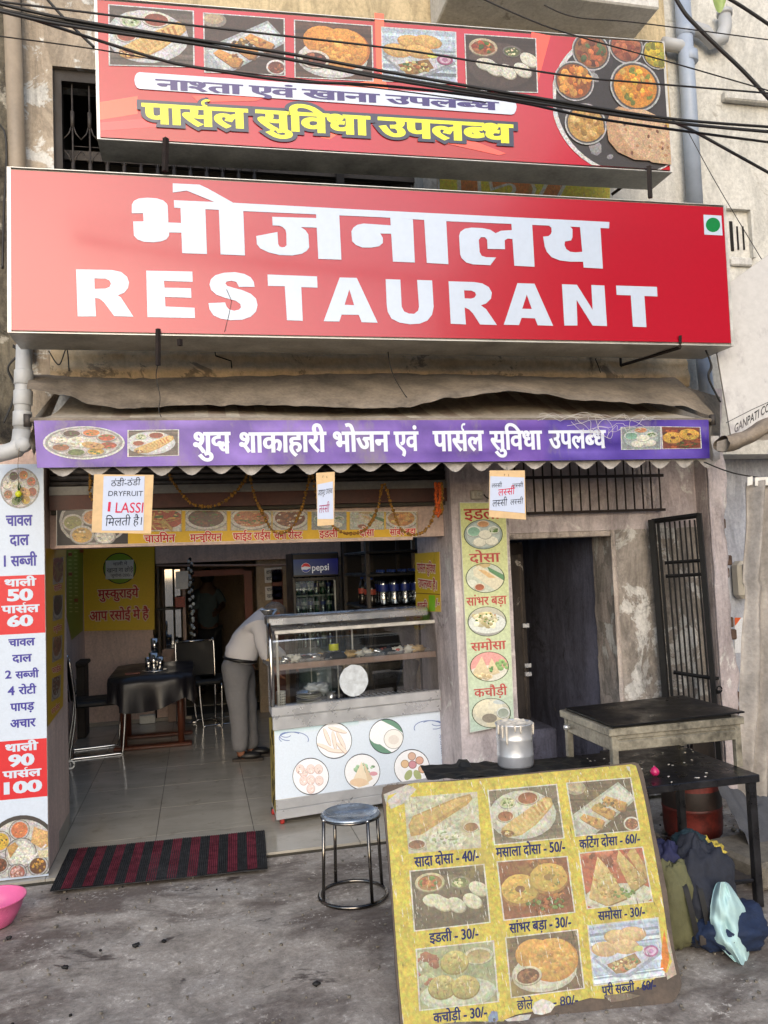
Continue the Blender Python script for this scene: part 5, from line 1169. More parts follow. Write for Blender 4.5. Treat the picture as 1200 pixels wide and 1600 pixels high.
# tangled white string on the canopy
t = thing('white_string_tangle', at(930, 660, 4.12), 'tangle of white string lying over the banner lettering and the canopy edge', 'string')
rr = random.Random(5)
for k in range(7):
    pts = []; x = 842+rr.random()*20; y = 650+rr.random()*6
    n_ = 14
    for i in range(n_):
        q = i/(n_-1); pts.append(at(842+(185 if k < 4 else 110)*q+rr.uniform(-8, 8)+(0 if k < 4 else 50), (652 if k < 4 else 655)+(rr.uniform(-7, 5) if k < 4 else rr.uniform(-8, 14)+(16*math.sin(q*3.1))), 4.12+.02*rr.random()))
    mb = MB(); mb.tube(spline(pts, 6), .0011, 'white_string', 4); mb.build('string', t)
mb = MB(); mb.tube(spline([at(930, 652, 4.12), at(938, 675, 4.12), at(954, 685, 4.12), at(957, 668, 4.12), at(946, 655, 4.12), at(934, 668, 4.12), at(946, 700, 4.12)], 8), .0011, 'white_string', 4); mb.build('string', t)
# garlands of dry marigold under the awning
def garland(label, pts, Y):
    P_ = spline([at(x, y, Y) for x, y in pts], 14); o = thing('garland', P_[0], label, 'garland', 'dry flower garlands over the entrance')
    mb = MB(); mb.tube(P_, .002, 'string', 4); mb.build('string', o)
    L = 0; mb = MB(); last = None
    for p in P_:
        if last is None or (p-last).length > .0165:
            mb.blob(p+Vector((rr.uniform(-.003, .003), rr.uniform(-.003, .003), 0)), (.0105*rr.uniform(.7, 1.2),)*3, 'marigold', .5, 3, 7, 5, seed=rr.random()*9); last = p
    f = mb.build('flower_beads', o); f['kind'] = 'stuff'
garland('dry garland hanging just right of the dryfruit card', [(262, 737), (276, 762), (300, 787), (332, 791), (358, 778), (378, 757), (388, 738)], 4.9)
garland('dry garland over the rice and chana pictures', [(390, 740), (398, 775), (412, 805), (424, 827), (440, 833), (458, 822), (472, 792), (480, 762), (485, 742)], 4.88)
garland('dry garland over the idli and dosa pictures', [(488, 742), (500, 790), (524, 825), (548, 834), (572, 826), (588, 800), (594, 775), (598, 757)], 4.86)
garland('dry garland ending at the right jamb of the entrance', [(602, 757), (612, 790), (624, 822), (640, 835), (660, 832), (674, 815), (682, 790)], 4.84)
garland('short end of dry garland hanging behind the dryfruit card', [(138, 737), (142, 752), (140, 768), (144, 782)], 4.9)
t = thing('orange_tassel', at(686, 775, 4.8), 'orange and gold hanging tassel at the right corner of the entrance', 'tassel')
for k in range(3):
    mb = MB(); x = 682+4*k
    for i in range(9): mb.blob(at(x+rr.uniform(-1.5, 1.5), 757+i*(5.5 if k != 1 else 6), 4.8+.005*k), (.012, .008, .016), ('orange_flower', 'orange_flower', 'marigold')[k], .4, 3, 7, 5, seed=i)
    mb.build('strand', t)
# ================================================================== RIGHT SIDE NEIGHBOUR
t = thing('slanted_banner', (3.1, 4.0, 2.3), 'slanted pale grey cloth banner with black capital lettering right of the main signboard', 'banner')
gp = on((3.0, 4.05, 0), (-.25, -1, .12))
c4 = [(1141, 441), (1215, 388), (1215, 668), (1150, 703), (1144, 690), (1120, 548)]
mb = MB(); mb.prism([gp(x, y) for x, y in c4], (0, .012, 0), 'tarp_gray'); mb.build('backing', t)
pr = Print(gp); pr.poly(c4, (184, 182, 180)); pr.l += .001
pr.line([(1134, 661), (1175, 640), (1215, 622)], 1.2, (60, 60, 62)); pr.build('banner_cloth', 'banner_print', t)
pr = Print(gp); pr.l = .002
T(pr, 'GANPATI CO', (1147, 677), (1202, 642), 13.5, (28, 28, 30), bold=(.03, .03), ref=.7, up=(.05, -1)); pr.build('banner_lettering', 'banner_print', t)
t = thing('rolled_tarpaulin', (3.1, 4.1, 2.2), 'dusty rolled tarpaulin under the slanted banner', 'tarpaulin')
def roll(u, v):
    c = at(1128+100*u, 694-34*u+4*math.sin(u*7), 4.0); a = 2*math.pi*v; r_ = .045*(1+.25*mnoise.noise(Vector((u*5, math.cos(a)*1.5, math.sin(a)*1.5)))); return c+Vector((0, math.cos(a)*r_*1.6, math.sin(a)*r_))
mb = MB(); mb.grid(roll, 40, 20, 'tarp'); mb.build('roll', t)
mb = MB(); mb.grid(lambda u, v: at(1120+110*u, 690-30*u+(14+5*math.sin(u*11))*v, 3.97+.02*v), 30, 6, 'tarp_gray'); mb.build('loose_edge', t)
t = thing('grey_curtain', (3.1, 4.1, .25), 'grey tarpaulin curtain hanging in folds at the right edge', 'curtain')
def curt(u, v):
    xl = 1166-6*v+ (8 if v > .3 else 0)*math.sin(v*5)*.5; p = at(xl+60*u, 754+520*v-10*u, 4.0); p.y += .03*math.sin(u*14+v*2.5)+.02*mnoise.noise(Vector((u*5, v*6, 0))); p.x += .01*math.sin(v*9+u*5); return p
mb = MB(); mb.grid(curt, 36, 60, 'tarp_gray'); mb.build('sheet', t)
for x0, x1 in ((1168, 1176), (1180, 1230)):
    mb = MB(); mb.prism([at(x0, 746, 3.99), at(x1, 744, 3.99), at(x1, 757, 3.99), at(x0, 759, 3.99)], (0, .004, 0), 'paper_white'); mb.build('hem_strip', t)
t = thing('electric_meter', at(1160, 908, 5.28), 'grey electricity meter with a clear cover on the bluish wall behind the curtain', 'meter'); a = at(1148, 877, 5.25); b = at(1172, 935, 5.25)
mb = MB(); mb.box((a.x, 5.2, b.z), (b.x, 5.32, a.z), 'switch_white', .03); mb.build('case', t); mb = MB(); mb.box((a.x+.02, 5.18, b.z+.1), (b.x-.01, 5.199, a.z-.02), 'mirror_glass', .008); mb.build('window', t)
t = thing('wall_poster', at(1165, 985, 5.3), 'faded white poster with an orange top and blue line behind the grey curtain', 'poster')
pr = Print(PF(5.315)); pr.poly([(1148, 965), (1182, 965), (1182, 1020), (1148, 1020)], (206, 208, 212)); pr.poly([(1148, 965), (1158, 965), (1150, 976), (1148, 978)], (196, 90, 50)); pr.poly([(1172, 965), (1182, 965), (1182, 980), (1175, 976)], (196, 90, 50)); pr.poly([(1160, 1009), (1180, 1009), (1180, 1016), (1160, 1016)], (70, 80, 110)); pr.build('print', 'faded_print', t)
mb = MB(); mb.prism([at(1148, 965, 5.317), at(1182, 965, 5.317), at(1182, 1020, 5.317), at(1148, 1020, 5.317)], (0, .002, 0), 'paper_white'); mb.build('sheet', t)
t = thing('painted_wall_letters', at(1166, 1110, 5.3), 'half hidden dark painted letters low on the bluish wall behind the griddle', 'lettering')
pr = Print(PF(5.316)); T(pr, 'रा', (1152, 1097), (1168, 1094), 12, (90, 84, 92), bold=(.03, .02)); T(pr, 'रा', (1160, 1132), (1178, 1128), 14, (130, 60, 56), bold=(.03, .02)); pr.build('lettering', 'faded_print', t)
# open barred gate leaning against the right wall
t = thing('barred_gate', (3.05, 4.98, .3), 'black iron barred gate standing open against the right wall', 'gate')
gq = {'tl': (1018, 812), 'tr': (1092, 805), 'bl': (1042, 1110), 'br': (1118, 1112)}
def gpt(u, v):
    Y = 5.02-.12*u; a = Vector(gq['tl'])*(1-u)+Vector(gq['tr'])*u; b = Vector(gq['bl'])*(1-u)+Vector(gq['br'])*u; p = a*(1-v)+b*v; return at(p.x, p.y, Y)
def gbar(n_, u0, v0, u1, v1, w_, mt='black_iron'):
    mb = MB(); mb.tube([gpt(u0, v0), gpt(u1, v1)], w_, mt, 4, smooth=False); return mb.build(n_, t)
gbar('frame_bar', 0, 0, 0, 1.3, .028); gbar('frame_bar', .13, .02, .13, 1.3, .012); gbar('frame_bar', 1, -.01, 1, 1.3, .024); gbar('frame_bar', 0, .01, 1, 0, .018)
for i in range(7): gbar('bar', .27+i*.105, .02, .27+i*.105, 1.25, .0075)
for v in (.23, .30): gbar('cross_bar', .2, v, .97, v, .012)
gbar('cross_bar', .2, .80, 1.0, .83, .013)
for v in (.83, .9): mb = MB(); mb.tube([gpt(.98, v), gpt(1.12, v)], .012, 'black_iron', 8); mb.build('bolt', t)
mb = MB(); mb.tube([gpt(1.1, .885)+Vector((.02*math.cos(a), -.01, .02*math.sin(a))) for a in [k*.6 for k in range(11)]], .005, 'black_iron', 6); mb.build('latch_ring', t)
# ================================================================== GLASS FOOD COUNTER
CA = math.radians(9); CO = Vector((.44, 5.25, .018))
K = thing('food_display_counter', CO, 'steel and glass food display counter with a pale blue printed front', 'display counter', rz=CA)
Lx, Dp = 1.215, .34; ZC = -.018
def cb(name, a, b, mat, bev=.004, par=K): mb = MB(); mb.box(a, b, mat, bev); return mb.build(name, par, local=True)
cb('front_panel', (.004, .012, .10), (Lx-.004, .03, .66), 'white_plastic', .002)
cb('side_panel', (0, .031, .07), (.02, Dp, .62), 'yellow_paint', .002); cb('side_panel', (Lx-.02, .031, .07), (Lx, Dp, .62), 'white_plastic', .002)
cb('back_panel', (.021, Dp-.02, .07), (Lx-.021, Dp, .62), 'steel_worn')
cb('plinth', (-.002, .0, .045), (Lx+.002, .011, .105), 'steel_worn', .003); cb('plinth', (-.001, .004, .106), (Lx+.001, .0115, .165), 'steel_worn', .003); cb('base', (0, .012, .045), (Lx, Dp, .07), 'steel_worn')
cb('ledge', (-.006, -.012, .60), (Lx+.006, .0115, .682), 'steel_worn', .005); cb('ledge', (-.012, -.022, .684), (Lx+.014, .02, .745), 'steel_worn', .006); cb('deck', (0, .0205, .66), (Lx, Dp, .70), 'steel_worn')
cb('top', (-.012, .10, 1.235), (Lx-.08, Dp, 1.30), 'steel', .012)
cb('back_frame', (0, Dp-.03, .701), (.03, Dp, 1.234), 'steel'); cb('back_frame', (Lx-.03, Dp-.03, .701), (Lx, Dp, 1.234), 'steel'); cb('back_rail', (.031, Dp-.025, 1.19), (Lx-.031, Dp-.005, 1.234), 'steel')
arc = [(.008, .745), (.008, .95), (.012, 1.07), (.028, 1.15), (.06, 1.21), (.10, 1.25), (.16, 1.268)]
for x in (.0, Lx):
    mb = MB(); mb.tube([(x+(.0), y, z) for y, z in arc], .014, 'chrome', 8); mb.build('chrome_arc', K, local=True)
for x in (.035, Lx-.045):
    cb('inner_post', (x, .04, .701), (x+.016, .056, 1.19), 'trim_alu', .002)
cb('inner_rail', (.03, .04, 1.191), (Lx-.03, .058, 1.215), 'trim_alu', .003)
def glz(u, v):
    t = v*(len(arc)-1); i = min(len(arc)-2, int(t)); q = t-i; return (.012+(Lx-.024)*u, arc[i][0]*(1-q)+arc[i+1][0]*q+.002, arc[i][1]*(1-q)+arc[i+1][1]*q)
mb = MB(); mb.grid(glz, 2, 24, 'case_glass'); mb.build('curved_glass', K, local=True)
for x in (.004, Lx-.006):
    mb = MB(); mb.prism([(x, y, z) for y, z in arc]+[(x, Dp-.03, 1.234), (x, Dp-.03, .702)], (.003, 0, 0), 'case_glass'); mb.build('side_glass', K, local=True)
cb('shelf', (.035, .06, .975), (Lx-.035, Dp-.04, .99), 'case_glass', .0); cb('shelf_edge', (.03, .048, .96), (Lx-.03, .0595, 1.0), 'frame_pink', .003)
cb('sliding_glass', (.3, Dp-.018, .702), (.305, Dp-.012, 1.19), 'trim_alu', 0); cb('sliding_post', (.60, Dp-.02, .991), (.612, Dp-.01, 1.19), 'trim_alu', 0)
cp = on(Vector((.44, 5.25, 0))+Vector((-math.sin(CA), math.cos(CA), 0))*.0118, (math.sin(CA), -math.cos(CA), 0))
pr = Print(cp); fp = [(428.5, 1142), (697, 1110), (697, 1212), (430, 1250)]; pr.poly(fp, (212, 224, 238))
for i in range(8): t_ = i/8; pr.poly([(428.5, 1142+i), (560, 1126+i), (560, 1127+i), (428.5, 1143.2+i)], (190+3*i, 216+i, 226+i), up=.00001)
for cx, cy, s_ in ((452, 1140, 1), (676, 1122, -1)):
    for k in range(4):
        a0 = k*1.1+.3; rx = 8+k*5.2; pts = [(cx+s_*(rx*math.cos(a0+j*.25)-6+k*4), cy+8+k*2.5+rx*.5*math.sin(a0+j*.25)) for j in range(13)]; pr.line(pts, 1.1, (110, 130, 180))
pr.build('front_print', 'poster_print', K)
for k, (cx, cy, r_, kd) in enumerate(((521.5, 1157, 28, 'fingers'), (603, 1150.5, 27, 'idli3'), (485, 1213, 28.5, 'balls3'), (565.5, 1206, 28, 'samosa3'), (643, 1199, 28, 'mix3'))):
    pr = Print(cp); pr.l = .002; pr.ell(cx, cy, r_, r_+.6, (60, 64, 74), n=40); m = 0; e = r_-.8
    dish(pr, [(cx-e, cy-e+e*-m), (cx+e, cy-e-e*-m), (cx+e, cy+e-e*-m), (cx-e, cy+e+e*-m)], kd, circ=True, seed=70+k); pr.build('food_picture', 'poster_print', K)
pr = Print(cp); pr.l = .001; T(pr, '9827155696', (694.5, 1182), (691, 1147), 5, (70, 90, 150), bold=(.01, .01), ref=.7, up=(-1, -.03)); pr.poly([(689.5, 1186), (695, 1185), (694, 1192), (690, 1193)], (110, 130, 180)); pr.build('phone_number', 'poster_print', K)
pr = Print(on(Vector((.44, 5.25, 0))+Vector((math.sin(CA), -math.cos(CA), 0))*.0225, (math.sin(CA), -math.cos(CA), 0))); pr.ell(694, 1092, 5, 3.4, (206, 60, 90)); pr.build('pink_sticker', 'poster_print', K)
# yellow flame-like blotches on the side panel
mb = MB()
for k in range(16): mb.blob((-.001, .04+.27*rr.random(), .1+.5*rr.random()), (.002, .02, .03), 'black_iron', .5, 3, 8, 5, seed=k)
f = mb.build('side_blotches', K, local=True); f['kind'] = 'stuff'
for x, y in ((.05, .06), (Lx-.06, .06), (.05, Dp-.06), (Lx-.06, Dp-.06)):
    w_ = link('castor', None, K); w_.location = (x, y, 0)
    mb = MB(); mb.lathe((x-.012, y, .022), [(0, 0), (.02, 0), (.022, .004), (.022, .02), (.02, .024), (0, .024)], 'rubber_red', 16, ax=(1, 0, 0)); mb.v = [v-Vector((x, y, 0)) for v in mb.v]; mb.build('wheel', w_, local=True)
    mb = MB(); mb.box((x-.016, y-.012, .028), (x+.016, y+.012, .045), 'gray_iron', .002); mb.v = [v-Vector((x, y, 0)) for v in mb.v]; mb.build('fork', w_, local=True)
def onK(x, y, z): a = Matrix.Rotation(CA, 4, 'Z') @ Vector((x, y, z)); return a+CO
def kthing(name, x, y, z, label, cat, group=None): return thing(name, onK(x, y, z), label, cat, group, rz=CA)
for ch in K.children:
    if ch.data is not None:
        for v in ch.data.vertices: v.co.x += v.co.y*math.tan(CA)
# things in and on the counter
t = kthing('paper_disc', .545, .014, .86, 'round translucent paper disc stuck on the counter glass', 'paper disc')
mb = MB(); n_ = 40; mb.prism([((.099+.006*mnoise.noise(Vector((math.cos(a)*3, math.sin(a)*3, 0))))*math.cos(a), -.012, (.103+.006*mnoise.noise(Vector((math.cos(a)*4, math.sin(a)*4, 2))))*math.sin(a)) for a in [2*math.pi*k/n_ for k in range(n_)]], (0, .002, 0), 'paper_circle'); mb.build('disc', t, local=True)
for k, (x, w_, mt, h) in enumerate(((.10, .09, 'tray_food', .012), (.27, .11, 'tray_red', .012), (.45, .09, 'tray_food', .016), (.66, .12, 'tray_food', .02), (.86, .13, 'tray_red', .016), (1.07, .11, 'tray_food', .018))):
    t = kthing('snack_tray', x*.98, .19, .991, ('leftmost', 'second', 'third', 'fourth', 'fifth', 'rightmost')[k]+' snack tray on the upper glass shelf of the counter', 'tray', 'snack trays in the counter')
    mb = MB(); mb.box((-w_, -.09, 0), (w_, .09, .006), 'steel', .002)
    for a, b in (((-w_, -.09, .006), (-w_+.006, .09, .025)), ((w_-.006, -.09, .006), (w_, .09, .025)), ((-w_+.007, -.09, .006), (w_-.007, -.084, .025))): mb.box(a, b, 'steel')
    mb.build('tray', t, local=True)
    for i in range(5):
        mb = MB(); mb.blob((rr.uniform(-w_*.7, w_*.7), rr.uniform(-.07, .06), .012+h), (.028, .022, h), mt, .4, 2, 9, 6, seed=i+k*9); mb.build('snack', t, local=True)
for k in range(14):
    x = .12+.072*k; y = .09+.05*rr.random(); t = kthing('snack_packet', x, y, 1.02, ('first', 'second', 'third', 'fourth', 'fifth', 'sixth', 'seventh', 'eighth', 'ninth', 'tenth', 'eleventh', 'twelfth', 'thirteenth', 'last')[k]+' crumpled packet from the left along the front of the upper shelf', 'packet', 'crumpled packets in the counter')
    mb = MB(); mb.blob((0, 0, 0), (.03+.02*rr.random(), .02, .014+.016*rr.random()), ('paper_white', 'tray_red', 'navy_cloth', 'tray_food', 'steel')[rr.randrange(5)], 1.2, 2.6, 12, 8, seed=k); mb.build('packet', t, local=True)
t = kthing('steel_kettle', .48, .2, .991, 'shiny small steel pot with a pale yellow label on the upper counter shelf', 'pot')
mb = MB(); mb.lathe((0, 0, 0), [(0, .0), (.04, 0), (.045, .02), (.04, .05), (.032, .055), (.032, .1), (0, .1)], 'steel', 20); mb.build('body', t, local=True); mb = MB(); mb.lathe((0, 0, .055), [(.033, 0), (.034, .004), (.034, .04), (.033, .044)], 'lemon', 20); mb.build('label', t, local=True)
t = kthing('food_cover', .16, .14, 1.01, 'white dome with a red edge at the left of the upper counter shelf', 'food cover')
mb = MB(); mb.lathe((0, 0, 0), [(0, .04), (.02, .038), (.036, .022), (.042, 0), (0, 0)], 'white_plastic', 18); mb.build('dome', t, local=True); mb = MB(); mb.lathe((0, 0, -.004), [(.03, 0), (.046, 0), (.046, .006), (.03, .006)], 'rubber_red', 18); mb.build('rim', t, local=True)
for k in range(9):
    x = .2+.1*k; mb = MB(); c = onK(x, .2+.08*rr.random(), 1.012); a = rr.uniform(-.6, .6); mb.tube([c-Vector((.09*math.cos(a), .09*math.sin(a), -.012*rr.random())), c+Vector((.09*math.cos(a), .09*math.sin(a), .012))], .004, 'steel', 5)
    solo(mb, 'tong', c, ('first', 'second', 'third', 'fourth', 'fifth', 'sixth', 'seventh', 'eighth', 'ninth')[k]+' steel tong from the left among the snack trays on the upper shelf', 'tongs', 'tongs on the counter shelf')
t = kthing('steel_cup_holder', .085, .12, .70, 'perforated cream cylinder standing in the lower left of the counter', 'cutlery holder')
mb = MB(); mb.lathe((0, 0, 0), [(0, 0), (.03, 0), (.03, .12), (.027, .12), (.027, .01), (0, .01)], 'white_plastic', 20); mb.build('cylinder', t, local=True)
for i in range(6):
    for a in range(5): mb = MB(); q = -math.pi/2-.7+a*.35; mb.box((.0295*math.cos(q)-.002, .0295*math.sin(q)-.002, .016+i*.017), (.0295*math.cos(q)+.002, .0295*math.sin(q)+.001, .022+i*.017), 'dark_void'); mb.build('hole', t, local=True)
for k in range(7):
    mb = MB(); z = .701+k*.0135; mb.lathe((0, 0, 0), [(0, 0), (.055, 0), (.085, .012), (.083, .0135), (.054, .003), (0, .003)], 'white_plastic' if k % 3 else 'steel', 24); o = mb.build('plate'); o.location = onK(.28, .15, z); tag(o, ('lowest', 'second', 'third', 'fourth', 'fifth', 'sixth', 'topmost')[k]+' plate from below in the stack at the lower left of the counter', 'plate', 'plates stacked in the counter')
t = kthing('crumpled_napkin', .32, .14, .80, 'crumpled grey napkin lying on the plate stack in the counter', 'napkin')
mb = MB(); mb.blob((0, 0, .018), (.065, .05, .028), 'paper_circle', 1.1, 2.4, 18, 12, 4); mb.blob((.06, 0, .0), (.03, .03, .03), 'paper_circle', 1.1, 2.4, 12, 8, 7); mb.build('napkin', t, local=True)
t = kthing('steel_tumbler', .43, .14, .70, 'small steel tumbler beside the plates in the counter', 'tumbler'); mb = MB(); mb.lathe((0, 0, 0), [(0, 0), (.024, 0), (.032, .08), (.03, .08), (.022, .004), (0, .004)], 'steel', 18); mb.build('tumbler', t, local=True)
t = kthing('dark_tray', .88, .18, .70, 'long dark perforated tray in the lower right of the counter', 'tray'); mb = MB(); mb.box((-.27, -.12, 0), (.27, .12, .012), 'dark_chrome', .003); mb.build('tray', t, local=True)
for i in range(14): mb = MB(); mb.box((-.25+i*.037, -.11, .0125), (-.238+i*.037, .11, .016), 'steel_worn'); mb.build('slot', t, local=True)
t = kthing('black_case', 1.05, .26, .72, 'black folded case standing in the lower right corner of the counter', 'case'); mb = MB(); mb.box((-.06, -.03, 0), (.05, .05, .22), 'black_vinyl', .015, Matrix.Rotation(.35, 3, 'Y')); mb.build('case', t, local=True)
t = kthing('steel_bowl', .04, .2, 1.31, 'shiny steel bowl at the left end of the counter top beside the bending man', 'bowl')
mb = MB(); mb.lathe((0, 0, 0), [(0, 0), (.03, 0), (.055, .03), (.06, .035), (.056, .033), (.03, .006), (0, .006)], 'chrome', 22); mb.build('bowl', t, local=True)
# ================================================================== STOOL, MAT, BASIN, DEBRIS
sx, sy = 0.712, 4.115
t = thing('steel_stool', (sx, sy, 0), 'round steel topped stool with a ring foot in front of the counter', 'stool')
ring = lambda r_, z, n=40: [(sx+r_*math.cos(2*math.pi*k/n), sy+r_*math.sin(2*math.pi*k/n), z) for k in range(n)]
mb = MB(); mb.lathe((sx, sy, .40), [(0, -.006), (.115, -.006), (.125, .004), (.135, .012), (.145, .006), (.146, -.006), (.14, -.014), (.10, -.016), (0, -.016)], 'seat_steel', 48); mb.build('seat', t)
mb = MB(); mb.tube(ring(.145, .392), .007, 'dark_chrome', 8, closed=True); mb.build('seat_ring', t)
mb = MB(); mb.tube(ring(.168, .010), .010, 'dark_chrome', 8, closed=True); mb.build('foot_ring', t)
for a in (200, 292, 20, 112):
    a = math.radians(a); mb = MB(); mb.tube([(sx+.153*math.cos(a), sy+.153*math.sin(a), .395), (sx+.168*math.cos(a), sy+.168*math.sin(a), .016)], .0085, 'dark_chrome', 10); mb.blob((sx+.153*math.cos(a), sy+.153*math.sin(a), .397), (.0095,)*3, 'chrome', 0, 1, 8, 6); mb.build('leg', t)
t = thing('striped_mat', (-.2, 4.9, .02), 'red and black striped ribbed mat on the doorstep', 'mat')
mc = [Vector(v) for v in ((-.782, 5.250, .027), (.360, 5.200, .027), (.326, 4.560, .024), (-.786, 4.62, .024))]
NS = 21
for i in range(NS):
    mb = MB(); ribs = 5
    for k in range(ribs):
        u0, u1 = (i+k/ribs)/NS, (i+(k+.82)/ribs)/NS; e0 = .004*rr.uniform(-1, 1)
        def q(u, v, h): p = mc[0]*(1-u)*(1-v)+mc[1]*u*(1-v)+mc[2]*u*v+mc[3]*(1-u)*v; return p+Vector((0, 0, h+.004*math.sin(u*9)*v+.003*mnoise.noise(Vector((u*6, v*4, 0)))))
        vs = []; n_ = 8
        for j in range(n_+1):
            v = j/n_+(e0/.6 if j == n_ else 0); vs += [q(u0, v, 0), q(u0+(u1-u0)*.5, v, .0042), q(u1, v, 0)]
        mb.add(vs, [(3*j+a, 3*j+a+1, 3*j+a+4, 3*j+a+3) for j in range(n_) for a in (0, 1)], 'mat_red' if i % 2 else 'mat_black', False)
    mb.build('stripe', t)
mb = MB(); mb.prism([mc[0]-Vector((0, 0, .001)), mc[1]-Vector((0, 0, .001)), mc[2]-Vector((0, 0, .001)), mc[3]-Vector((0, 0, .001))], (0, 0, -.003), 'mat_black'); mb.build('backing', t)
c = Vector((-1.0, 4.33, 0)); mb = MB(); mb.lathe(c, [(0, .0), (.085, .0), (.10, .01), (.135, .07), (.152, .125), (.158, .128), (.158, .121), (.15, .12), (.13, .07), (.095, .016), (0, .012)], 'pink_plastic', 40)
solo(mb, 'pink_basin', c, 'pink plastic basin on the ground at the left edge', 'basin')
for k, (x, y, s_) in enumerate(((213, 1478, .018), (102, 1513, .014), (494, 1539, .016), (14, 1467, .013))):
    c = PG(.004)(x, y); mb = MB(); mb.blob(c+Vector((0, 0, .005)), (s_, s_*.7, .008), 'coal', .7, 2, 10, 6, seed=k)
    solo(mb, 'black_scrap', c, ('black scrap on the concrete below the striped mat', 'flat black scrap on the concrete left of the mat middle', 'black scrap on the concrete beside the yellow food board', 'black scrap just below the pink basin')[k], 'litter')
mb = MB()
for k in range(900):
    x, y = rr.uniform(-1.6, 3.6), rr.uniform(2.3, 4.78); s_ = rr.uniform(.0015, .006)*(1.6 if rr.random() < .06 else 1); z0 = .016*mnoise.noise(Vector((x*1.3, y*1.3, 0)))+.002; mb.box((x-s_, y-s_*.7, z0-.004), (x+s_, y+s_*.7, z0+s_*.7), 'stone_gray' if k % 40 else 'coal', 0, Matrix.Rotation(rr.random()*3, 3, 'Z'))
tag(mb.build('grit'), 'loose grit and specks scattered over the pavement', None, None, 'stuff')
# ---- weathered yellow food board leaning on the griddle table
fb0 = PG(0)(632, 1604); fb1 = PG(0)(1052, 1562); ud = (fb1-fb0).normalized(); lean = math.radians(31); back = Vector((-ud.y, ud.x, 0)); upv = Vector((0, 0, 1))*math.cos(lean)+back*math.sin(lean); nb_ = ud.cross(upv)
if nb_.y > 0: nb_ = -nb_
bm_ = on(fb0, nb_)
F = thing('yellow_menu_board', (fb0+fb1)/2, 'weathered yellow menu board with nine dish pictures and prices leaning on the table', 'menu board')
def b24(pts): return [(580+x/2.4, 1160+y/2.4) for x, y in pts]
ol = b24([(40, 190), (44, 168), (60, 160), (180, 150), (300, 141), (470, 126), (640, 108), (820, 92), (985, 74), (1003, 80), (1020, 112), (1032, 170), (1048, 250), (1060, 320), (1078, 400), (1092, 470), (1110, 560), (1122, 660), (1135, 760), (1150, 830), (1166, 905), (1160, 930), (1140, 965), (1120, 982), (1000, 1004), (890, 1020), (760, 1038), (640, 1056), (500, 1085), (300, 1105), (125, 1120), (112, 1080), (104, 980), (92, 860), (84, 700), (74, 560), (62, 430), (52, 300)])
mb = MB(); mb.prism([bm_(x, y, -.002) for x, y in ol], -nb_*-1*-.022 if False else nb_*-.024, 'old_wood'); mb.build('wooden_board', F)
sh_ = b24([(56, 240), (62, 200), (100, 188), (138, 158), (160, 152), (300, 146), (470, 131), (640, 114), (820, 98), (975, 82), (992, 88), (1005, 130), (1022, 200), (1038, 280), (1056, 380), (1072, 470), (1088, 560), (1100, 640), (1108, 700), (1112, 780), (1128, 820), (1110, 862), (1080, 872), (1040, 905), (1000, 925), (950, 938), (890, 952), (870, 962), (820, 958), (760, 975), (700, 985), (660, 1000), (600, 1010), (540, 1022), (500, 1040), (490, 1060), (300, 1085), (128, 1100), (118, 1040), (108, 940), (98, 820), (90, 700), (80, 560), (70, 430), (60, 320)])
pr = Print(bm_); pr.poly(b24([(46, 195), (135, 158), (140, 180), (100, 215), (60, 250)]), (190, 186, 178)); pr.poly(b24([(1110, 700), (1130, 800), (1145, 870), (1110, 890), (1090, 800)]), (188, 170, 150))
pr.poly(sh_, lambda p: lin((204, 188, 74)))
pr.poly(b24([(98, 188), (138, 160), (170, 176), (120, 230), (74, 250), (60, 220)]), (196, 192, 182)); pr.poly(b24([(1098, 700), (1118, 812), (1104, 862), (1084, 850), (1090, 760)]), (222, 130, 40))
pr.build('printed_sheet', 'worn_print', F)
cells = [('dosa2', [(123, 207), (397, 185), (413, 395), (140, 418)]), ('dosa', [(440, 183), (692, 160), (720, 357), (465, 382)]), ('rolls', [(735, 155), (970, 135), (1003, 327), (768, 350)]),
         ('idli', [(148, 485), (420, 460), (442, 673), (165, 705)]), ('vada', [(475, 450), (732, 430), (760, 635), (500, 665)]), ('samosa', [(782, 418), (1015, 395), (1052, 595), (812, 622)]),
         ('kachori', [(172, 778), (455, 747), (473, 970), (185, 1003)]), ('bhatura', [(507, 735), (770, 705), (795, 920), (528, 955)]), ('poori', [(815, 690), (1072, 660), (1098, 875), (838, 910)])]
for k, (kd, q) in enumerate(cells):
    pr = Print(bm_); pr.l = .0013; q = b24(q)
    if k == 0:
        p = Pic(pr, q, tone=((186, 184, 140), .4), seed=4); p.poly([(-.02, -.02), (1.02, -.02), (1.02, 1.02), (-.02, 1.02)], (196, 196, 176)); p.bits(.5, .5, .5, .5, 40, .06, [(206, 206, 190), (180, 184, 170)])
        p.poly([(.03, .5), (.1, .34), (.7, .08), (.9, .03), (.93, .12), (.85, .22), (.2, .68), (.05, .7)], (176, 130, 60)); p.poly([(.05, .48), (.12, .36), (.72, .1), (.88, .06), (.88, .12), (.2, .58), (.06, .62)], (206, 164, 84), g=.15)
        p.bowl(.12, .85, .14, (210, 200, 190), (120, 60, 40), .1); p.bowl(.88, .62, .12, (206, 196, 186), (130, 66, 44), .1); p.ell(.55, .78, .26, .16, (214, 220, 210)); p.bits(.55, .78, .2, .12, 40, .025, [(226, 230, 220), (130, 150, 110)])
    else: dish(pr, q, kd, frame=((214, 212, 196), .02), tone=((176, 174, 124), .42) if k != 8 else ((190, 204, 214), .3), seed=80+k)
    pr.build('food_picture', 'worn_print', F)
pr = Print(bm_); pr.l = .0022; NV = (28, 36, 84)
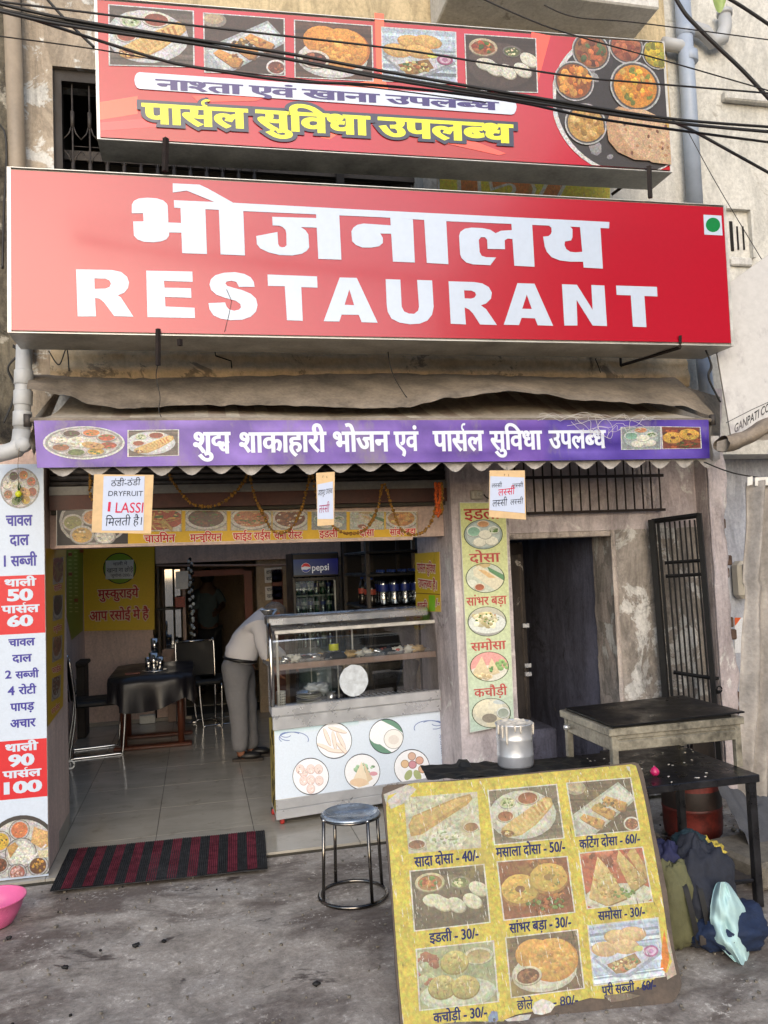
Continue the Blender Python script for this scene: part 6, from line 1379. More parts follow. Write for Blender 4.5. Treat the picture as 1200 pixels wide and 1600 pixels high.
for s_, a, b, h in (('सादा दोसा - 40/-', (162, 468), (404, 442), 35), ('मसाला दोसा - 50/-', (468, 432), (728, 408), 34), ('कर्टिंग दोसा - 60/-', (780, 399), (1008, 376), 31), ('इडली - 30/-', (218, 752), (403, 733), 34), ('सांभर बड़ा - 30/-', (518, 716), (750, 690), 34), ('समोसा - 30/-', (850, 668), (1027, 650), 31), ('कचोड़ी - 30/-', (233, 1052), (435, 1028), 34), ('पूरी सब्जी - 60/-', (865, 948), (1068, 924), 31)):
    pr = Print(bm_); pr.l = .0022; T(pr, s_, *b24([a, b]), h/2.4, NV, bold=(.05, .03), up=(-.06, -1)); pr.build('text_line', 'faded_print', F)
pr = Print(bm_); pr.l = .0022
T(pr, 'छोले', *b24([(547, 1004), (607, 998)]), 33/2.4, NV, bold=(.03, .022), up=(-.06, -1)); T(pr, '- 80/-', *b24([(683, 990), (776, 980)]), 30/2.4, NV, bold=(.03, .022), up=(-.06, -1))
pr.build('text_line', 'faded_print', F)
pr = Print(bm_); pr.l = .003
for pts, c in (([(602, 1000), (612, 975), (640, 962), (668, 970), (690, 985), (672, 1012), (640, 1022), (610, 1018)], (214, 212, 204)), ([(438, 1030), (452, 1008), (472, 1010), (476, 1040), (458, 1056), (440, 1050)], (130, 150, 180)), ([(955, 90), (968, 92), (972, 112), (960, 104)], (216, 210, 196)), ([(870, 950), (905, 946), (960, 940), (1010, 950), (960, 966), (900, 975)], (120, 104, 84)), ([(500, 1040), (560, 1022), (600, 1020), (590, 1040), (520, 1052)], (204, 202, 196))):
    pr = Print(bm_); pr.l = .003; pr.poly(b24(pts), c); pr.build('torn_patch', 'worn_print', F)
# ---- griddle table
Tb = thing('griddle_table', (1.8, 3.65, 0), 'black metal table carrying the griddle and the batter pot', 'table')
tz = .6; TX0, TX1, TY0, TY1 = 1.24, 2.50, 3.37, 4.02
mb = MB(); mb.box((TX0, TY0, tz-.035), (TX1, TY1, tz), 'table_black', .004); mb.build('table_top', Tb)
for x, y in ((TX0+.03, TY0+.03), (TX1-.03, TY0+.03), (TX0+.03, TY1-.03), (TX1-.03, TY1-.03)): mb = MB(); mb.box((x-.018, y-.018, 0), (x+.018, y+.018, tz-.036), 'table_black', .003); mb.build('leg', Tb)
mb = MB(); mb.box((TX0, TY0+.05, .10), (TX1, TY0+.08, .125), 'table_black'); mb.build('stretcher', Tb)
mb = MB(); mb.box((2.0, TY0+.02, .126), (TX1-.05, TY1, .14), 'table_black', .004, Matrix.Rotation(.05, 3, 'Y')); mb.build('lower_shelf', Tb)
mb = MB(); tr0 = [PG(.635)(655, 1192), PG(.635)(895, 1180), PG(.635)(1010, 1172), PG(.635)(1010, 1200), PG(.635)(672, 1215)]
def trf(u, v):
    a = PG(.62)(656+260*u, 1193-12*u); b = PG(.62)(668+260*u, 1216-14*u); p = a.lerp(b, v); p.z = .612+.010*mnoise.noise(Vector((u*14, v*5, 1)))+(.02 if .22 < u < .30 and v < .3 else 0)-.0*u; return p
mb = MB(); mb.grid(trf, 60, 12, 'coal', False); solo(mb, 'sooty_tray', (1.2, 4.0, .61), 'crumpled sooty black sheet on the left part of the griddle table', 'tray')
c = Vector((1.46, 3.80, .60)); c = PG(.60)(806, 1201); c.y += .05; c = PG(.612)(806, 1196)
t = thing('batter_pot', c, 'steel pot with white batter running over its rim', 'pot')
R0 = .089; mb = MB(); mb.lathe(c, [(0, 0), (R0*.94, 0), (R0, .012), (R0, .05), (R0*1.015, .054), (R0*1.015, .06), (R0, .064), (R0, .13), (R0*1.015, .134), (R0*1.015, .142), (R0, .146), (R0, .20), (R0*1.06, .206), (R0*1.06, .212), (R0*.96, .21), (R0*.96, .19), (0, .188)], 'steel_worn', 48); mb.build('body', t)
mb = MB(); mb.grid(lambda u, v: (c.x+R0*1.02*v*math.cos(6.2832*u), c.y+R0*1.02*v*math.sin(6.2832*u), c.z+.205+.014*mnoise.noise(Vector((v*4*math.cos(6.2832*u), v*4*math.sin(6.2832*u), 2)))+(.006 if v > .9 else 0)), 40, 14, 'batter'); mb.build('batter', t)
for a, l in ((-2.35, .085), (-2.6, .055), (-1.6, .03), (-.5, .05), (-1.9, .02), (-2.9, .04)):
    x, y = c.x+R0*1.05*math.cos(a), c.y+R0*1.05*math.sin(a); mb = MB(); mb.tube([(x, y, c.z+.212), (x, y, c.z+.20), (x-.0, y, c.z+.21-l), (x, y, c.z+.204-l)], [.005, .006, .0045, .002], 'batter', 8); mb.build('drip', t)
# griddle stove
G_ = thing('griddle_stove', (2.25, 3.75, .6), 'steel box stove with a flat black griddle plate on top', 'stove')
fl_ = at(957, 1150, 3.52); X0, X1, Y0, Y1 = at(957, 1160, 3.52).x, at(1156, 1140, 3.52).x, 3.52, 4.02
zt = at(957, 1138, 3.52).z; zb = at(957, 1175, 3.52).z
def sb(n_, a, b, mt='stove_steel', bev=.003): mb = MB(); mb.box(a, b, mt, bev); return mb.build(n_, G_)
sb('front_panel', (X0+.02, Y0+.006, zb+.03), (X1-.02, Y0+.02, zt-.03)); sb('front_rail', (X0+.02, Y0-.002, zb), (X1-.02, Y0+.022, zb+.045)); sb('front_rail', (X0+.02, Y0-.001, zb+.052), (X1-.02, Y0+.01, zb+.095)); sb('top_rail', (X0-.02, Y0-.012, zt-.035), (X1+.02, Y0+.03, zt))
sb('side_panel', (X0, Y0+.031, zb), (X0+.02, Y1, zt-.036)); sb('side_panel', (X1-.02, Y0+.031, zb), (X1, Y1, zt-.036)); sb('side_rail', (X0-.02, Y0+.031, zt-.035), (X0+.03, Y1+.02, zt)); sb('side_rail', (X1-.03, Y0+.031, zt-.035), (X1+.02, Y1+.02, zt)); sb('back_panel', (X0+.021, Y1-.02, zb), (X1-.021, Y1, zt-.01))
for x, y in ((X0+.012, Y0+.012), (X1-.012, Y0+.012), (X0+.012, Y1-.012), (X1-.012, Y1-.012)): sb('leg', (x-.016, y-.016, .60), (x+.016, y+.016, zt-.036))
mb = MB(); mb.box((X0+.0, Y0-.02, zt+.012), (X1+.02, Y1+.0, zt+.020), 'griddle', .002, Matrix.Rotation(-.02, 3, 'Y')); mb.build('griddle_plate', G_)
mb = MB(); mb.box((X0+.06, Y0+.0, zt+.0005), (X1-.04, Y0+.03, zt+.012), 'black_iron', .002); mb.build('scorched_edge', G_)
mb = MB(); mb.lathe((2.25, 3.8, zb-.05), [(0, 0), (.05, 0), (.07, .03), (.07, .05), (0, .05)], 'black_iron', 16); mb.build('burner', G_)
mb = MB(); mb.tube([(X0-.03, Y1-.05, zb+.03), (X0+.0, Y1-.05, zb+.03)], .012, 'steel_worn', 8); mb.build('valve', G_)
c = PG(.62)(1023, 1206); mb = MB(); mb.lathe(c-Vector((0, 0, .018)), [(0, 0), (.012, .001), (.021, .012), (.022, .022), (.014, .034), (.004, .042), (0, .046)], 'onion', 18); solo(mb, 'onion', c-Vector((0, 0, .018)), 'peeled pink onion on the table under the griddle stove', 'onion')
for k in range(26):
    c = Vector((rr.uniform(1.9, 2.48), rr.uniform(3.39, 3.95), .6005)); mb = MB(); mb.box(c, c+Vector((rr.uniform(.004, .012), rr.uniform(.003, .006), .002)), 'paper_white'); solo(mb, 'crumb', c, 'pale crumb scattered on the black table top near the onion', 'crumb', 'crumbs on the griddle table')
# gas cylinder and rubble under the table
t = thing('gas_cylinder', (2.68, 4.22, 0), 'grimy red gas cylinder standing behind the griddle table', 'gas cylinder'); c = Vector((2.68, 4.22, 0))
mb = MB(); mb.lathe(c, [(.12, .0), (.14, .0), (.14, .04), (.135, .045), (.155, .07), (.16, .12), (.16, .20), (.163, .205), (.163, .215), (.16, .22), (.16, .34), (.15, .40), (.12, .44), (.06, .465), (0, .47)], 'lpg_red', 36); mb.build('tank', t)
mb = MB(); mb.lathe(c, [(.1605, .22), (.1615, .225), (.1615, .31), (.1605, .315)], 'lpg_grime', 36); mb.build('soot_band', t)
mb = MB(); mb.tube([c+Vector((.09*math.cos(a), .09*math.sin(a), .47)) for a in [k*.5 for k in range(11)]], .01, 'lpg_red', 8); mb.tube([c+Vector((.09, 0, .47)), c+Vector((.09, 0, .43))], .01, 'lpg_red', 6); mb.build('collar', t); mb = MB(); mb.tube([c+Vector((0, 0, .46)), c+Vector((0, 0, .52))], .02, 'stove_steel', 10); mb.build('valve', t)
t = thing('gas_hose', (2.4, 4.1, .3), 'black hose hanging behind the stove legs', 'hose'); mb = MB(); mb.tube(spline([Vector(v) for v in ((2.4, 4.08, .7), (2.55, 4.1, .74), (2.64, 4.12, .62), (2.72, 4.25, .52))]), .01, 'cable', 8); mb.build('hose', t)
for k, (x, y, a, b, h) in enumerate(((2.15, 4.15, .16, .12, .09), (2.42, 4.25, .12, .1, .07), (2.88, 3.95, .14, .12, .1), (2.62, 3.8, .12, .08, .09), (2.3, 3.95, .08, .07, .05))):
    mb = MB(); mb.box((x-a/2, y-b/2, 0), (x+a/2, y+b/2, h), 'stone_gray' if k != 3 else 'brick_old', .015, Matrix.Rotation(k*.7, 3, 'Z')); mb.v = [v+Vector((.01*mnoise.noise(v*20), .01*mnoise.noise(v*20+Vector((5, 0, 0))), 0)) for v in mb.v]
    solo(mb, 'stone_block', (x, y, 0), ('broken stone block under the table behind the yellow board', 'small stone beside the gas cylinder foot', 'stone block right of the gas cylinder', 'single worn brick in front of the gas cylinder', 'small rubble stone under the stove')[k], 'stone')
for k in range(60):
    if k == 0: mb = MB()
    x, y = rr.uniform(2.0, 3.2), rr.uniform(3.6, 4.8); s_ = rr.uniform(.008, .03); mb.blob((x, y, s_*.4), (s_, s_*.8, s_*.6), 'stone_gray', .6, 2, 7, 5, seed=k)
tag(mb.build('rubble'), 'gravel and rubble scattered under the griddle table', None, None, 'stuff')
mb = MB(); mb.grid(lambda u, v: (2.70+.4*u, 3.70+.3*v, .06+.32*v*(1-u*.4)+.05*mnoise.noise(Vector((u*6, v*5, 0)))), 20, 14, 'rag_gray'); solo(mb, 'grey_sack', (2.9, 3.8, .06), 'dark grey sack leaning beside the right table leg', 'sack')
for k, (x, y, w_, h, a) in enumerate(((2.86, 4.45, .12, .62, .12), (3.0, 4.5, .14, .70, -.08), (3.14, 4.35, .10, .6, .05), (2.5, 4.62, .3, .45, 0))):
    mb = MB(); mb.box((x-w_/2, y, 0), (x+w_/2, y+.03, h), 'dark_wood', .004, Matrix.Rotation(a, 3, 'Y'), (x, y, 0)); solo(mb, 'plank', (x, y, 0), ('dark plank leaning just right of the gas cylinder', 'tallest dark plank behind the right table leg', 'rightmost dark plank beside the grey curtain', 'wide dark board behind the gas cylinder')[k], 'plank')
mb = MB(); mb.box((2.55, 3.55, 0), (3.0, 3.95, .13), 'stone_gray', .02, Matrix.Rotation(.15, 3, 'Z')); mb.v = [v+Vector((.01*mnoise.noise(v*9), 0, .012*mnoise.noise(v*7))) for v in mb.v]; solo(mb, 'stone_block', (2.75, 3.75, 0), 'flat dark stone on the ground by the right table leg', 'stone')
# ---- bags and clothes on the ground by the board
def heap(name, label, cat, c, r_, mt, amp, fr, seed, squash=None, folds=0, parts=None):
    mb = MB(); seg, rings = 48, 32; c = Vector(c); vs = []; fs = []
    for i in range(rings+1):
        th = math.pi*i/rings
        for k in range(seg):
            ph = 2*math.pi*k/seg; d = Vector((math.sin(th)*math.cos(ph), math.sin(th)*math.sin(ph), math.cos(th)))
            q = 1+amp*mnoise.noise(d*fr+Vector((seed*3.1, 0, 0)))+amp*.4*mnoise.noise(d*fr*3+Vector((seed, 2, 0)))+.05*(abs(mnoise.noise(d*fr*2.2+Vector((0, seed, 9))))*-2+.4)+.012*mnoise.noise(d*22)
            if folds: q += .05*(1-abs(math.sin(ph*folds/2+2.2*d.z+1.5*mnoise.noise(d*2+Vector((seed, 0, 0))))))
            v = Vector((d.x*r_[0], d.y*r_[1], d.z*r_[2]))*q
            if squash: v = squash(v)
            v = c+v; v.z = max(v.z, .006+.004*math.sin(ph*5)); vs.append(v)
    for i in range(rings):
        for k in range(seg): fs.append((i*seg+k, (i+1)*seg+k, (i+1)*seg+(k+1) % seg, i*seg+(k+1) % seg))
    mb.add(vs, fs, mt, True)
    if parts is None: return solo(mb, name, (c.x, c.y, 0), label, cat)
    o = thing(name, (c.x, c.y, 0), label, cat); mb.build('bag_body', o); parts(o); return o
pg = PG(.0)
c0 = at(1058, 1420, 3.15); heap('olive_bag', 'olive green cloth bag on the ground against the yellow board', 'bag', (c0.x, 3.17, .17), (.10, .09, .19), 'olive_cloth', .18, 1.6, 3, folds=9)
c1 = at(1090, 1400, 3.2)
def strap(o):
    for x0, x1 in ((1062, 1092), (1085, 1112)):
        mb = MB(); pts = spline([at(x0, 1368, 3.14), at((x0*2+x1)/3, 1390, 3.08), at((x0+2*x1)/3, 1430, 3.06), at(x1, 1478, 3.07)], 6)
        vs = [];
        for p in pts: vs += [p+Vector((-.012, 0, 0)), p+Vector((.012, 0, 0))]
        mb.add(vs, [(2*i, 2*i+1, 2*i+3, 2*i+2) for i in range(len(pts)-1)], 'black_vinyl', True); mb.build('strap', o)
    mb = MB(); b = at(1097, 1468, 3.05); mb.box((b.x-.014, b.y-.01, b.z-.02), (b.x+.014, b.y, b.z+.02), 'gray_iron', .003); mb.build('buckle', o)
heap('navy_backpack', 'navy backpack with black straps in the middle of the clothes heap', 'backpack', (c1.x+.012, 3.19, .19), (.15, .12, .22), 'navy_cloth', .30, 1.7, 5, folds=6, parts=strap)
c = at(1075, 1350, 3.3); heap('indigo_cloth', 'indigo garment bunched against the edge of the yellow board', 'garment', (at(1050, 1370, 3.2).x, 3.24, .27), (.075, .08, .13), 'indigo_cloth', .35, 2.2, 8, folds=7)
heap('teal_bundle', 'dark teal cloth bundle on top of the backpack', 'bundle', (at(1080, 1345, 3.32).x, 3.32, .355), (.075, .07, .05), 'teal_cloth', .3, 2, 12, folds=6)
heap('yellow_cloth', 'yellow printed cloth with blue patches lying behind the backpack', 'cloth', (at(1112, 1342, 3.4).x, 3.42, .27), (.06, .05, .045), 'yellow_cloth', .55, 2.8, 14, folds=8)
heap('blue_rag', 'small blue rag tucked under the yellow cloth', 'rag', (at(1120, 1356, 3.36).x, 3.36, .24), (.055, .04, .04), 'blue_cloth', .4, 2.6, 15)
heap('blue_trousers', 'blue trousers heaped on the ground under the mint shirt', 'garment', (at(1140, 1465, 3.1).x, 3.10, .08), (.155, .12, .10), 'blue_cloth', .3, 1.9, 17, folds=7)
def shirt(u, v):
    y = 1378+125*v; xl = 1106+4*math.sin(v*5)+62*max(0, v-.45)**1.2; xr = 1152+20*math.sin(min(1, v*1.6)*1.57)-6*v+16*max(0, v-.6);
    if v > .75: xl += (v-.75)*60
    c_ = 1128; tp = .25+.75*min(1, v/.3)**.55; xl = c_+(xl-c_)*tp; xr = c_+(xr-c_)*tp
    f = math.sin(u*13+2.4*math.sin(v*4))*.007+.002*math.sin(u*31+3*v)+.026*mnoise.noise(Vector((u*3.5, v*5, 3))); p = at(xl+(xr-xl)*u, y+10*u*v, 3.01-.05*math.sin(math.pi*u)+.05*(1-v)+f); return p
mb = MB(); mb.grid(shirt, 60, 60, 'mint_cloth'); solo(mb, 'mint_shirt', at(1140, 1480, 3.05), 'pale mint shirt draped over the blue trousers', 'shirt')
# ================================================================== INSIDE THE RESTAURANT
def chair_frame(lx, ly, rz, label, grp='black dining chairs inside', seat='black_vinyl'):
    """cantilever tube chair, faces local +y"""
    t = thing('dining_chair', (lx, ly, .018), label, 'chair', grp, rz=rz)
    for s_ in (-1, 1):
        x = .20*s_; mb = MB(); mb.tube(spline([Vector(v) for v in ((x, .20, .44), (x, .23, .40), (x, .20, .02), (x, .17, .01), (x, -.20, .01), (x, -.24, .03), (x, -.19, .42), (x*1.0, -.23, .84), (x*.9, -.24, .86))], 5), .011, 'chrome', 8); mb.build('side_frame', t, local=True)
    mb = MB(); mb.tube([(-.18, -.24, .86), (.18, -.24, .86)], .011, 'chrome', 8); mb.tube([(-.2, -.2, .01), (.2, -.2, .01)], .009, 'chrome', 8); mb.build('cross_tube', t, local=True)
    mb = MB(); mb.box((-.20, -.19, .44), (.20, .21, .49), seat, .018); mb.build('seat', t, local=True)
    mb = MB(); mb.grid(lambda u, v: ((u-.5)*.40*(1-.12*v*v), -.205-.035*v-.02*math.sin(math.pi*u), .50+.37*v), 10, 8, seat); mb.grid(lambda u, v: ((u-.5)*.40*(1-.12*v*v), -.235-.035*v-.02*math.sin(math.pi*u), .50+.37*v), 10, 8, seat); mb.build('backrest', t, local=True)
    return t
tb = PG(.72)(228, 1048); tc = Vector((-.43, 8.05, 0))
t = thing('dining_table', tc, 'wooden dining table under a black cloth inside at the left', 'table')
mb = MB(); tw, tl = .36, .62
def oct_(w_, l_, c_): return [(-w_+c_, -l_), (w_-c_, -l_), (w_, -l_+c_*1.3), (w_, l_-c_), (w_-c_, l_), (-w_+c_, l_), (-w_, l_-c_), (-w_, -l_+c_*1.3)]
mb.prism([(tc.x+x, tc.y+y, .70) for x, y in oct_(tw-.01, tl-.01, .12)], (0, 0, .018), 'table_wood'); mb.build('table_top', t)
for x, y in ((-.27, -.05), (.24, -.05), (-.27, .45), (.24, .45)): mb = MB(); mb.tube([(tc.x+x, tc.y+y, .03), (tc.x+x, tc.y+y, .70)], .03, 'table_wood', 14); mb.build('leg', t)
mb = MB(); mb.box((tc.x-.36, tc.y-.12, .018), (tc.x+.34, tc.y+.0, .05), 'table_wood', .012); mb.build('foot_bar', t)
mb = MB(); mb.box((tc.x-.36, tc.y+.40, .018), (tc.x+.34, tc.y+.50, .05), 'table_wood', .012); mb.build('foot_bar', t)
mb = MB(); rim = []; o8 = oct_(tw, tl, .12); top = [(tc.x, tc.y, .722)]; n_ = 12
for i in range(8):
    a, b = Vector(o8[i]), Vector(o8[(i+1) % 8])
    for k in range(n_): rim.append(a.lerp(b, k/n_))
NR = len(rim); vs = [Vector((tc.x, tc.y, .722))]
for s_, zz in ((.5, .722), (1.0, .7215)): vs += [Vector((tc.x+p.x*s_, tc.y+p.y*s_, zz)) for p in rim]
for j in range(1, 7):
    for i, p in enumerate(rim):
        d = Vector((p.x, p.y)).normalized(); f = math.sin(i*2*math.pi*13/NR+1); drop = .24+.05*math.sin(i*2*math.pi*4/NR+.6); q = j/6
        vs.append(Vector((tc.x+p.x+d.x*(.012+.028*f*q), tc.y+p.y+d.y*(.012+.028*f*q), .7215-drop*q)))
fs = [(0, 1+i, 1+(i+1) % NR) for i in range(NR)]
for r_ in range(7):
    for i in range(NR): a = 1+r_*NR; fs.append((a+i, a+NR+i, a+NR+(i+1) % NR, a+(i+1) % NR))
mb.add(vs, fs, 'black_cloth', True); solo(mb, 'tablecloth', (tc.x, tc.y, .72), 'black cloth hanging in folds over the dining table', 'tablecloth')
chair_frame(-.93, 7.98, math.radians(-80), 'black chair with a bright tube frame left of the dining table')
chair_frame(-.02, 8.85, math.radians(180+8), 'black chair behind the far end of the dining table')
chair_frame(.18, 9.0, math.radians(100), 'black chair seen sideways in front of the dark doorway')
t = thing('steel_water_set', (-.40, 8.0, .722), 'stacked steel jug and tumblers on the black tablecloth', 'water set')
for x, y, z, r_, h in ((-.42, 7.97, 0, .045, .16), (-.36, 7.95, 0, .03, .12), (-.47, 7.98, 0, .03, .12), (-.41, 7.97, .161, .034, .13)):
    mb = MB(); mb.lathe((x, y, .727+z), [(0, 0), (r_*.86, 0), (r_, h), (r_*.94, h), (r_*.8, .006), (0, .006)], 'chrome', 20); mb.build('tumbler', t)
mb = MB(); mb.lathe((-.41, 7.97, .7225), [(0, 0), (.11, 0), (.12, .004), (0, .004)], 'steel', 24); mb.build('tray', t)
mb = MB(); mb.box((-.66, 7.78, .7225), (-.53, 7.83, .738), 'red_brown', .003); solo(mb, 'menu_card', (-.6, 7.8, .7225), 'small reddish box lying on the black tablecloth', 'box')
t = thing('wash_stand', (-1.08, 8.75, 0), 'dark wash stand with a steel jug below the green price list', 'wash stand')
a = at(100, 1035, 8.75); b = at(138, 1092, 8.75)
mb = MB(); mb.box((a.x-.1, 8.65, a.z-.04), (b.x, 9.0, a.z), 'dark_wood', .01); mb.build('top', t); mb = MB(); mb.box((a.x-.1, 8.69, .02), (b.x-.02, 8.97, a.z-.041), 'dark_wood', .01); mb.build('body', t)
c = at(113, 1082, 8.63); mb = MB(); mb.lathe((c.x, 8.63, c.z-.02), [(0, 0), (.04, 0), (.04, .15), (0, .15)], 'steel', 18); mb.build('steel_jug', t)
for k, (q0, q1, mt) in enumerate(((( 218, 1118), (243, 1133), 'paper_white'), ((262, 1100), (290, 1133), 'frame_pink'))):
    a = at(*q0, 9.25); b = at(*q1, 9.25); mb = MB(); mb.box((a.x, 9.22, max(.02, b.z)), (b.x, 9.3, a.z), mt, .005); solo(mb, 'storage_box', (a.x, 9.25, .02), ('pale box on the floor behind the dining table legs', 'pinkish box on the floor under the inner window')[k], 'box')
# cables by the step
t = thing('coiled_cable', at(92, 1205, 5.6), 'coiled black cable with a white plug hanging by the left door jamb', 'cable')
mb = MB(); cc = at(90, 1205, 5.74); mb.tube([cc+Vector((.0+.055*math.cos(a), .0, .05*math.sin(a))) for a in [k*.35 for k in range(20)]], .008, 'cable', 7); mb.build('coil', t)
mb = MB(); mb.tube(spline([at(98, 1120, 5.74), at(102, 1160, 5.74), at(101, 1210, 5.74), at(98, 1240, 5.74)]), .006, 'cable', 6); mb.build('cord', t)
mb = MB(); a = at(99.5, 1237, 5.72); mb.tube([a+Vector((0, 0, .03)), a-Vector((0, 0, .03))], .011, 'white_plastic', 8); mb.build('plug', t); mb = MB(); mb.tube([a+Vector((0, 0, .03)), at(101, 1190, 5.72)], .003, 'white_string', 5); mb.build('lead', t)
mb = MB(); mb.tube([at(110, 1195, 5.76)+Vector((.025*math.cos(k*.6), 0, .025*math.sin(k*.6))) for k in range(11)], .006, 'white_plastic', 8); mb.build('hook', t)
mb = MB(); mb.tube([at(101+1.2*math.sin(y*.8), y, 5.735) for y in range(1076, 1122, 2)], [.012+.004*(k % 2) for k in range(23)], 'white_plastic', 8); solo(mb, 'corrugated_hose', at(101, 1120, 5.73), 'short corrugated cream hose beside the side menu poster', 'hose')
# fridge
t = thing('drinks_fridge', (1.1, 8.5, 0), 'tall black drinks fridge with a lit blue sign behind the counter', 'fridge'); FY = 8.2
fa = at(456, 868, FY); fb = at(530, 960, FY); x0, x1, z1 = fa.x, at(529, 868, FY).x, fa.z+.02
mb = MB(); mb.box((x0, FY+.05, .02), (x0+.03, FY+.6, z1), 'fridge_black'); mb.box((x1-.03, FY+.05, .02), (x1, FY+.6, z1), 'fridge_black'); mb.box((x0+.03, FY+.05, z1-.22), (x1-.03, FY+.6, z1), 'fridge_black'); mb.box((x0+.03, FY+.55, .02), (x1-.03, FY+.6, z1-.22), 'fridge_inside'); mb.box((x0+.03, FY+.05, .02), (x1-.03, FY+.55, .25), 'fridge_black'); mb.build('cabinet', t)
cb2 = at(456, 903, FY); mb = MB(); mb.box((x0+.001, FY+.0, cb2.z), (x1-.001, FY+.049, z1-.001), 'fridge_black', .01); mb.build('sign_box', t)
pr = Print(PF(FY-.001)); pr.poly([(458, 874.5), (528, 872.5), (528, 897), (459, 899)], lambda p: lin((12+10*(p[0]-458)/70, 60-30*(p[0]-458)/70, 120-30*(p[1]-873)/26)))
pr.ell(478, 887, 7.4, 7.4, (226, 228, 232)); pr.poly([(478+7*math.cos(a), 887+7*math.sin(a)) for a in [math.pi*1.02+k*.155 for k in range(20)]]+[(481, 885.5), (476, 885)], (200, 30, 44))
pr.poly([(478+7*math.cos(a), 887+7*math.sin(a)) for a in [.1+k*.15 for k in range(18)]]+[(474, 890), (479, 890.5)], (20, 60, 150)); T(pr, 'pepsi', (487.5, 892), (514, 890.5), 7.5, (232, 236, 240), bold=(.025, .025), ref=.5); pr.build('lit_sign', 'backlit_print', t)
d0 = at(462, 909, FY); d1 = at(524, 909, FY)
for n_, a, b in (('door_frame', (x0, FY, .1), (d0.x, FY+.045, cb2.z-.004)), ('door_frame', (d1.x, FY, .1), (x1, FY+.045, cb2.z-.004)), ('door_frame', (d0.x+.001, FY, d0.z), (d1.x-.001, FY+.045, cb2.z-.004))): mb = MB(); mb.box(a, b, 'fridge_black', .004); mb.build(n_, t)
mb = MB(); mb.box((d0.x, FY+.02, .1), (d1.x, FY+.026, d0.z), 'fridge_glass'); mb.build('door_glass', t)
mb = MB(); mb.box((d1.x-.012, FY-.004, .1), (d1.x-.001, FY+.019, d0.z), 'white_plastic'); mb.build('door_trim', t)
for sz in (at(480, 929, FY+.3).z, at(480, 957, FY+.3).z):
    mb = MB(); mb.box((d0.x, FY+.1, sz-.012), (d1.x, FY+.5, sz), 'white_plastic'); mb.build('shelf', t)
proto = None
def bottle(name, h, r_, body, cap, label=None, cat='bottle', grp=None, lab='bottle_label'):
    o = thing(name, (0, 0, 0), label, cat, grp)
    mb = MB(); mb.lathe((0, 0, 0), [(0, 0), (r_*.9, 0), (r_, h*.04), (r_, h*.3), (r_*.93, h*.33), (r_, h*.37), (r_, h*.62), (r_*.8, h*.75), (r_*.38, h*.88), (r_*.36, h*.95)], body, 14); mb.build('body', o, local=True)
    mb = MB(); mb.lathe((0, 0, 0), [(r_*.42, h*.93), (r_*.42, h), (0, h)], cap, 10); mb.build('cap', o, local=True)
    if lab: mb = MB(); mb.lathe((0, 0, 0), [(r_*1.01, h*.40), (r_*1.02, h*.41), (r_*1.02, h*.58), (r_*1.01, h*.59)], lab, 14); mb.build('label', o, local=True)
    return o
b0 = bottle('soda_bottle', .20, .028, 'green_bottle', 'bottle_cap', 'small green soda bottle on a shelf inside the drinks fridge', grp='bottles in the drinks fridge', lab='paper_white'); b1 = bottle('water_bottle', .20, .028, 'bottle_clear', 'bottle_cap', 'small clear water bottle on a shelf inside the drinks fridge', grp='bottles in the drinks fridge'); first = [True, True]
for si, sz in enumerate((at(480, 929, FY+.3).z, at(480, 957, FY+.3).z, at(480, 957, FY+.3).z-.35)):
    for i in range(6):
        x = d0.x+.04+i*(d1.x-d0.x-.08)/5; k = (i+si) % 2; src = (b0, b1)[k]
        lb_ = ('green soda', 'clear water')[k]+' bottle, '+('first', 'second', 'third', 'fourth', 'fifth', 'sixth')[i]+' from the left on the '+('top', 'middle', 'lowest')[si]+' fridge shelf'
        if first[k]: src.location = (x, FY+.2, sz); src['label'] = lb_; first[k] = False
        else: dup(src, None, (x, FY+.2, sz), 0, lb_)
# bottle rack
t = thing('bottle_rack', (1.7, 7.2, 0), 'dark slotted angle rack with shelves behind the right end of the counter', 'rack')
s0 = at(578, 934, 7.6); s1 = at(655, 945, 6.6)
for z in (s1.z-.0, at(650, 892, 6.9).z, at(650, 858, 6.9).z):
    mb = MB(); mb.box((1.36, 6.62, z-.03), (1.9, 7.75, z-.005), 'black_iron', .004); mb.build('shelf', t)
for x, y in ((1.37, 6.65), (1.89, 6.65), (1.37, 7.72), (1.89, 7.72), (1.63, 7.72)): mb = MB(); mb.box((x-.015, y-.015, .02), (x+.015, y+.015, 2.2), 'gray_iron'); mb.build('post', t)
w0 = bottle('water_bottle', .30, .042, 'bottle_clear', 'bottle_cap', 'first column water bottle from the left, front row of the rack shelf', grp='water bottles on the rack'); ft = True
for i in range(4):
    for j in range(3):
        x, y = 1.52+i*.095+.01*j, 6.75+j*.14
        if ft: w0.location = (x, y, s1.z); ft = False
        else: dup(w0, None, (x, y, s1.z), 0, ('first', 'second', 'third', 'fourth')[i]+' column water bottle from the left, '+('front', 'middle', 'back')[j]+' row of the rack shelf')
d_ = bottle('dark_bottle', .24, .036, 'dark_bottle', 'bottle_cap', 'dark drink bottle foremost at the left end of the rack shelf', grp='dark bottles on the rack', lab='tray_red'); d_.location = (1.42, 6.76, s1.z)
for i in range(3): dup(d_, None, (1.42+.02*(i % 2), 6.9+.13*i, s1.z), 0, 'dark drink bottle '+('second', 'third', 'last')[i]+' from the front at the left end of the rack shelf')
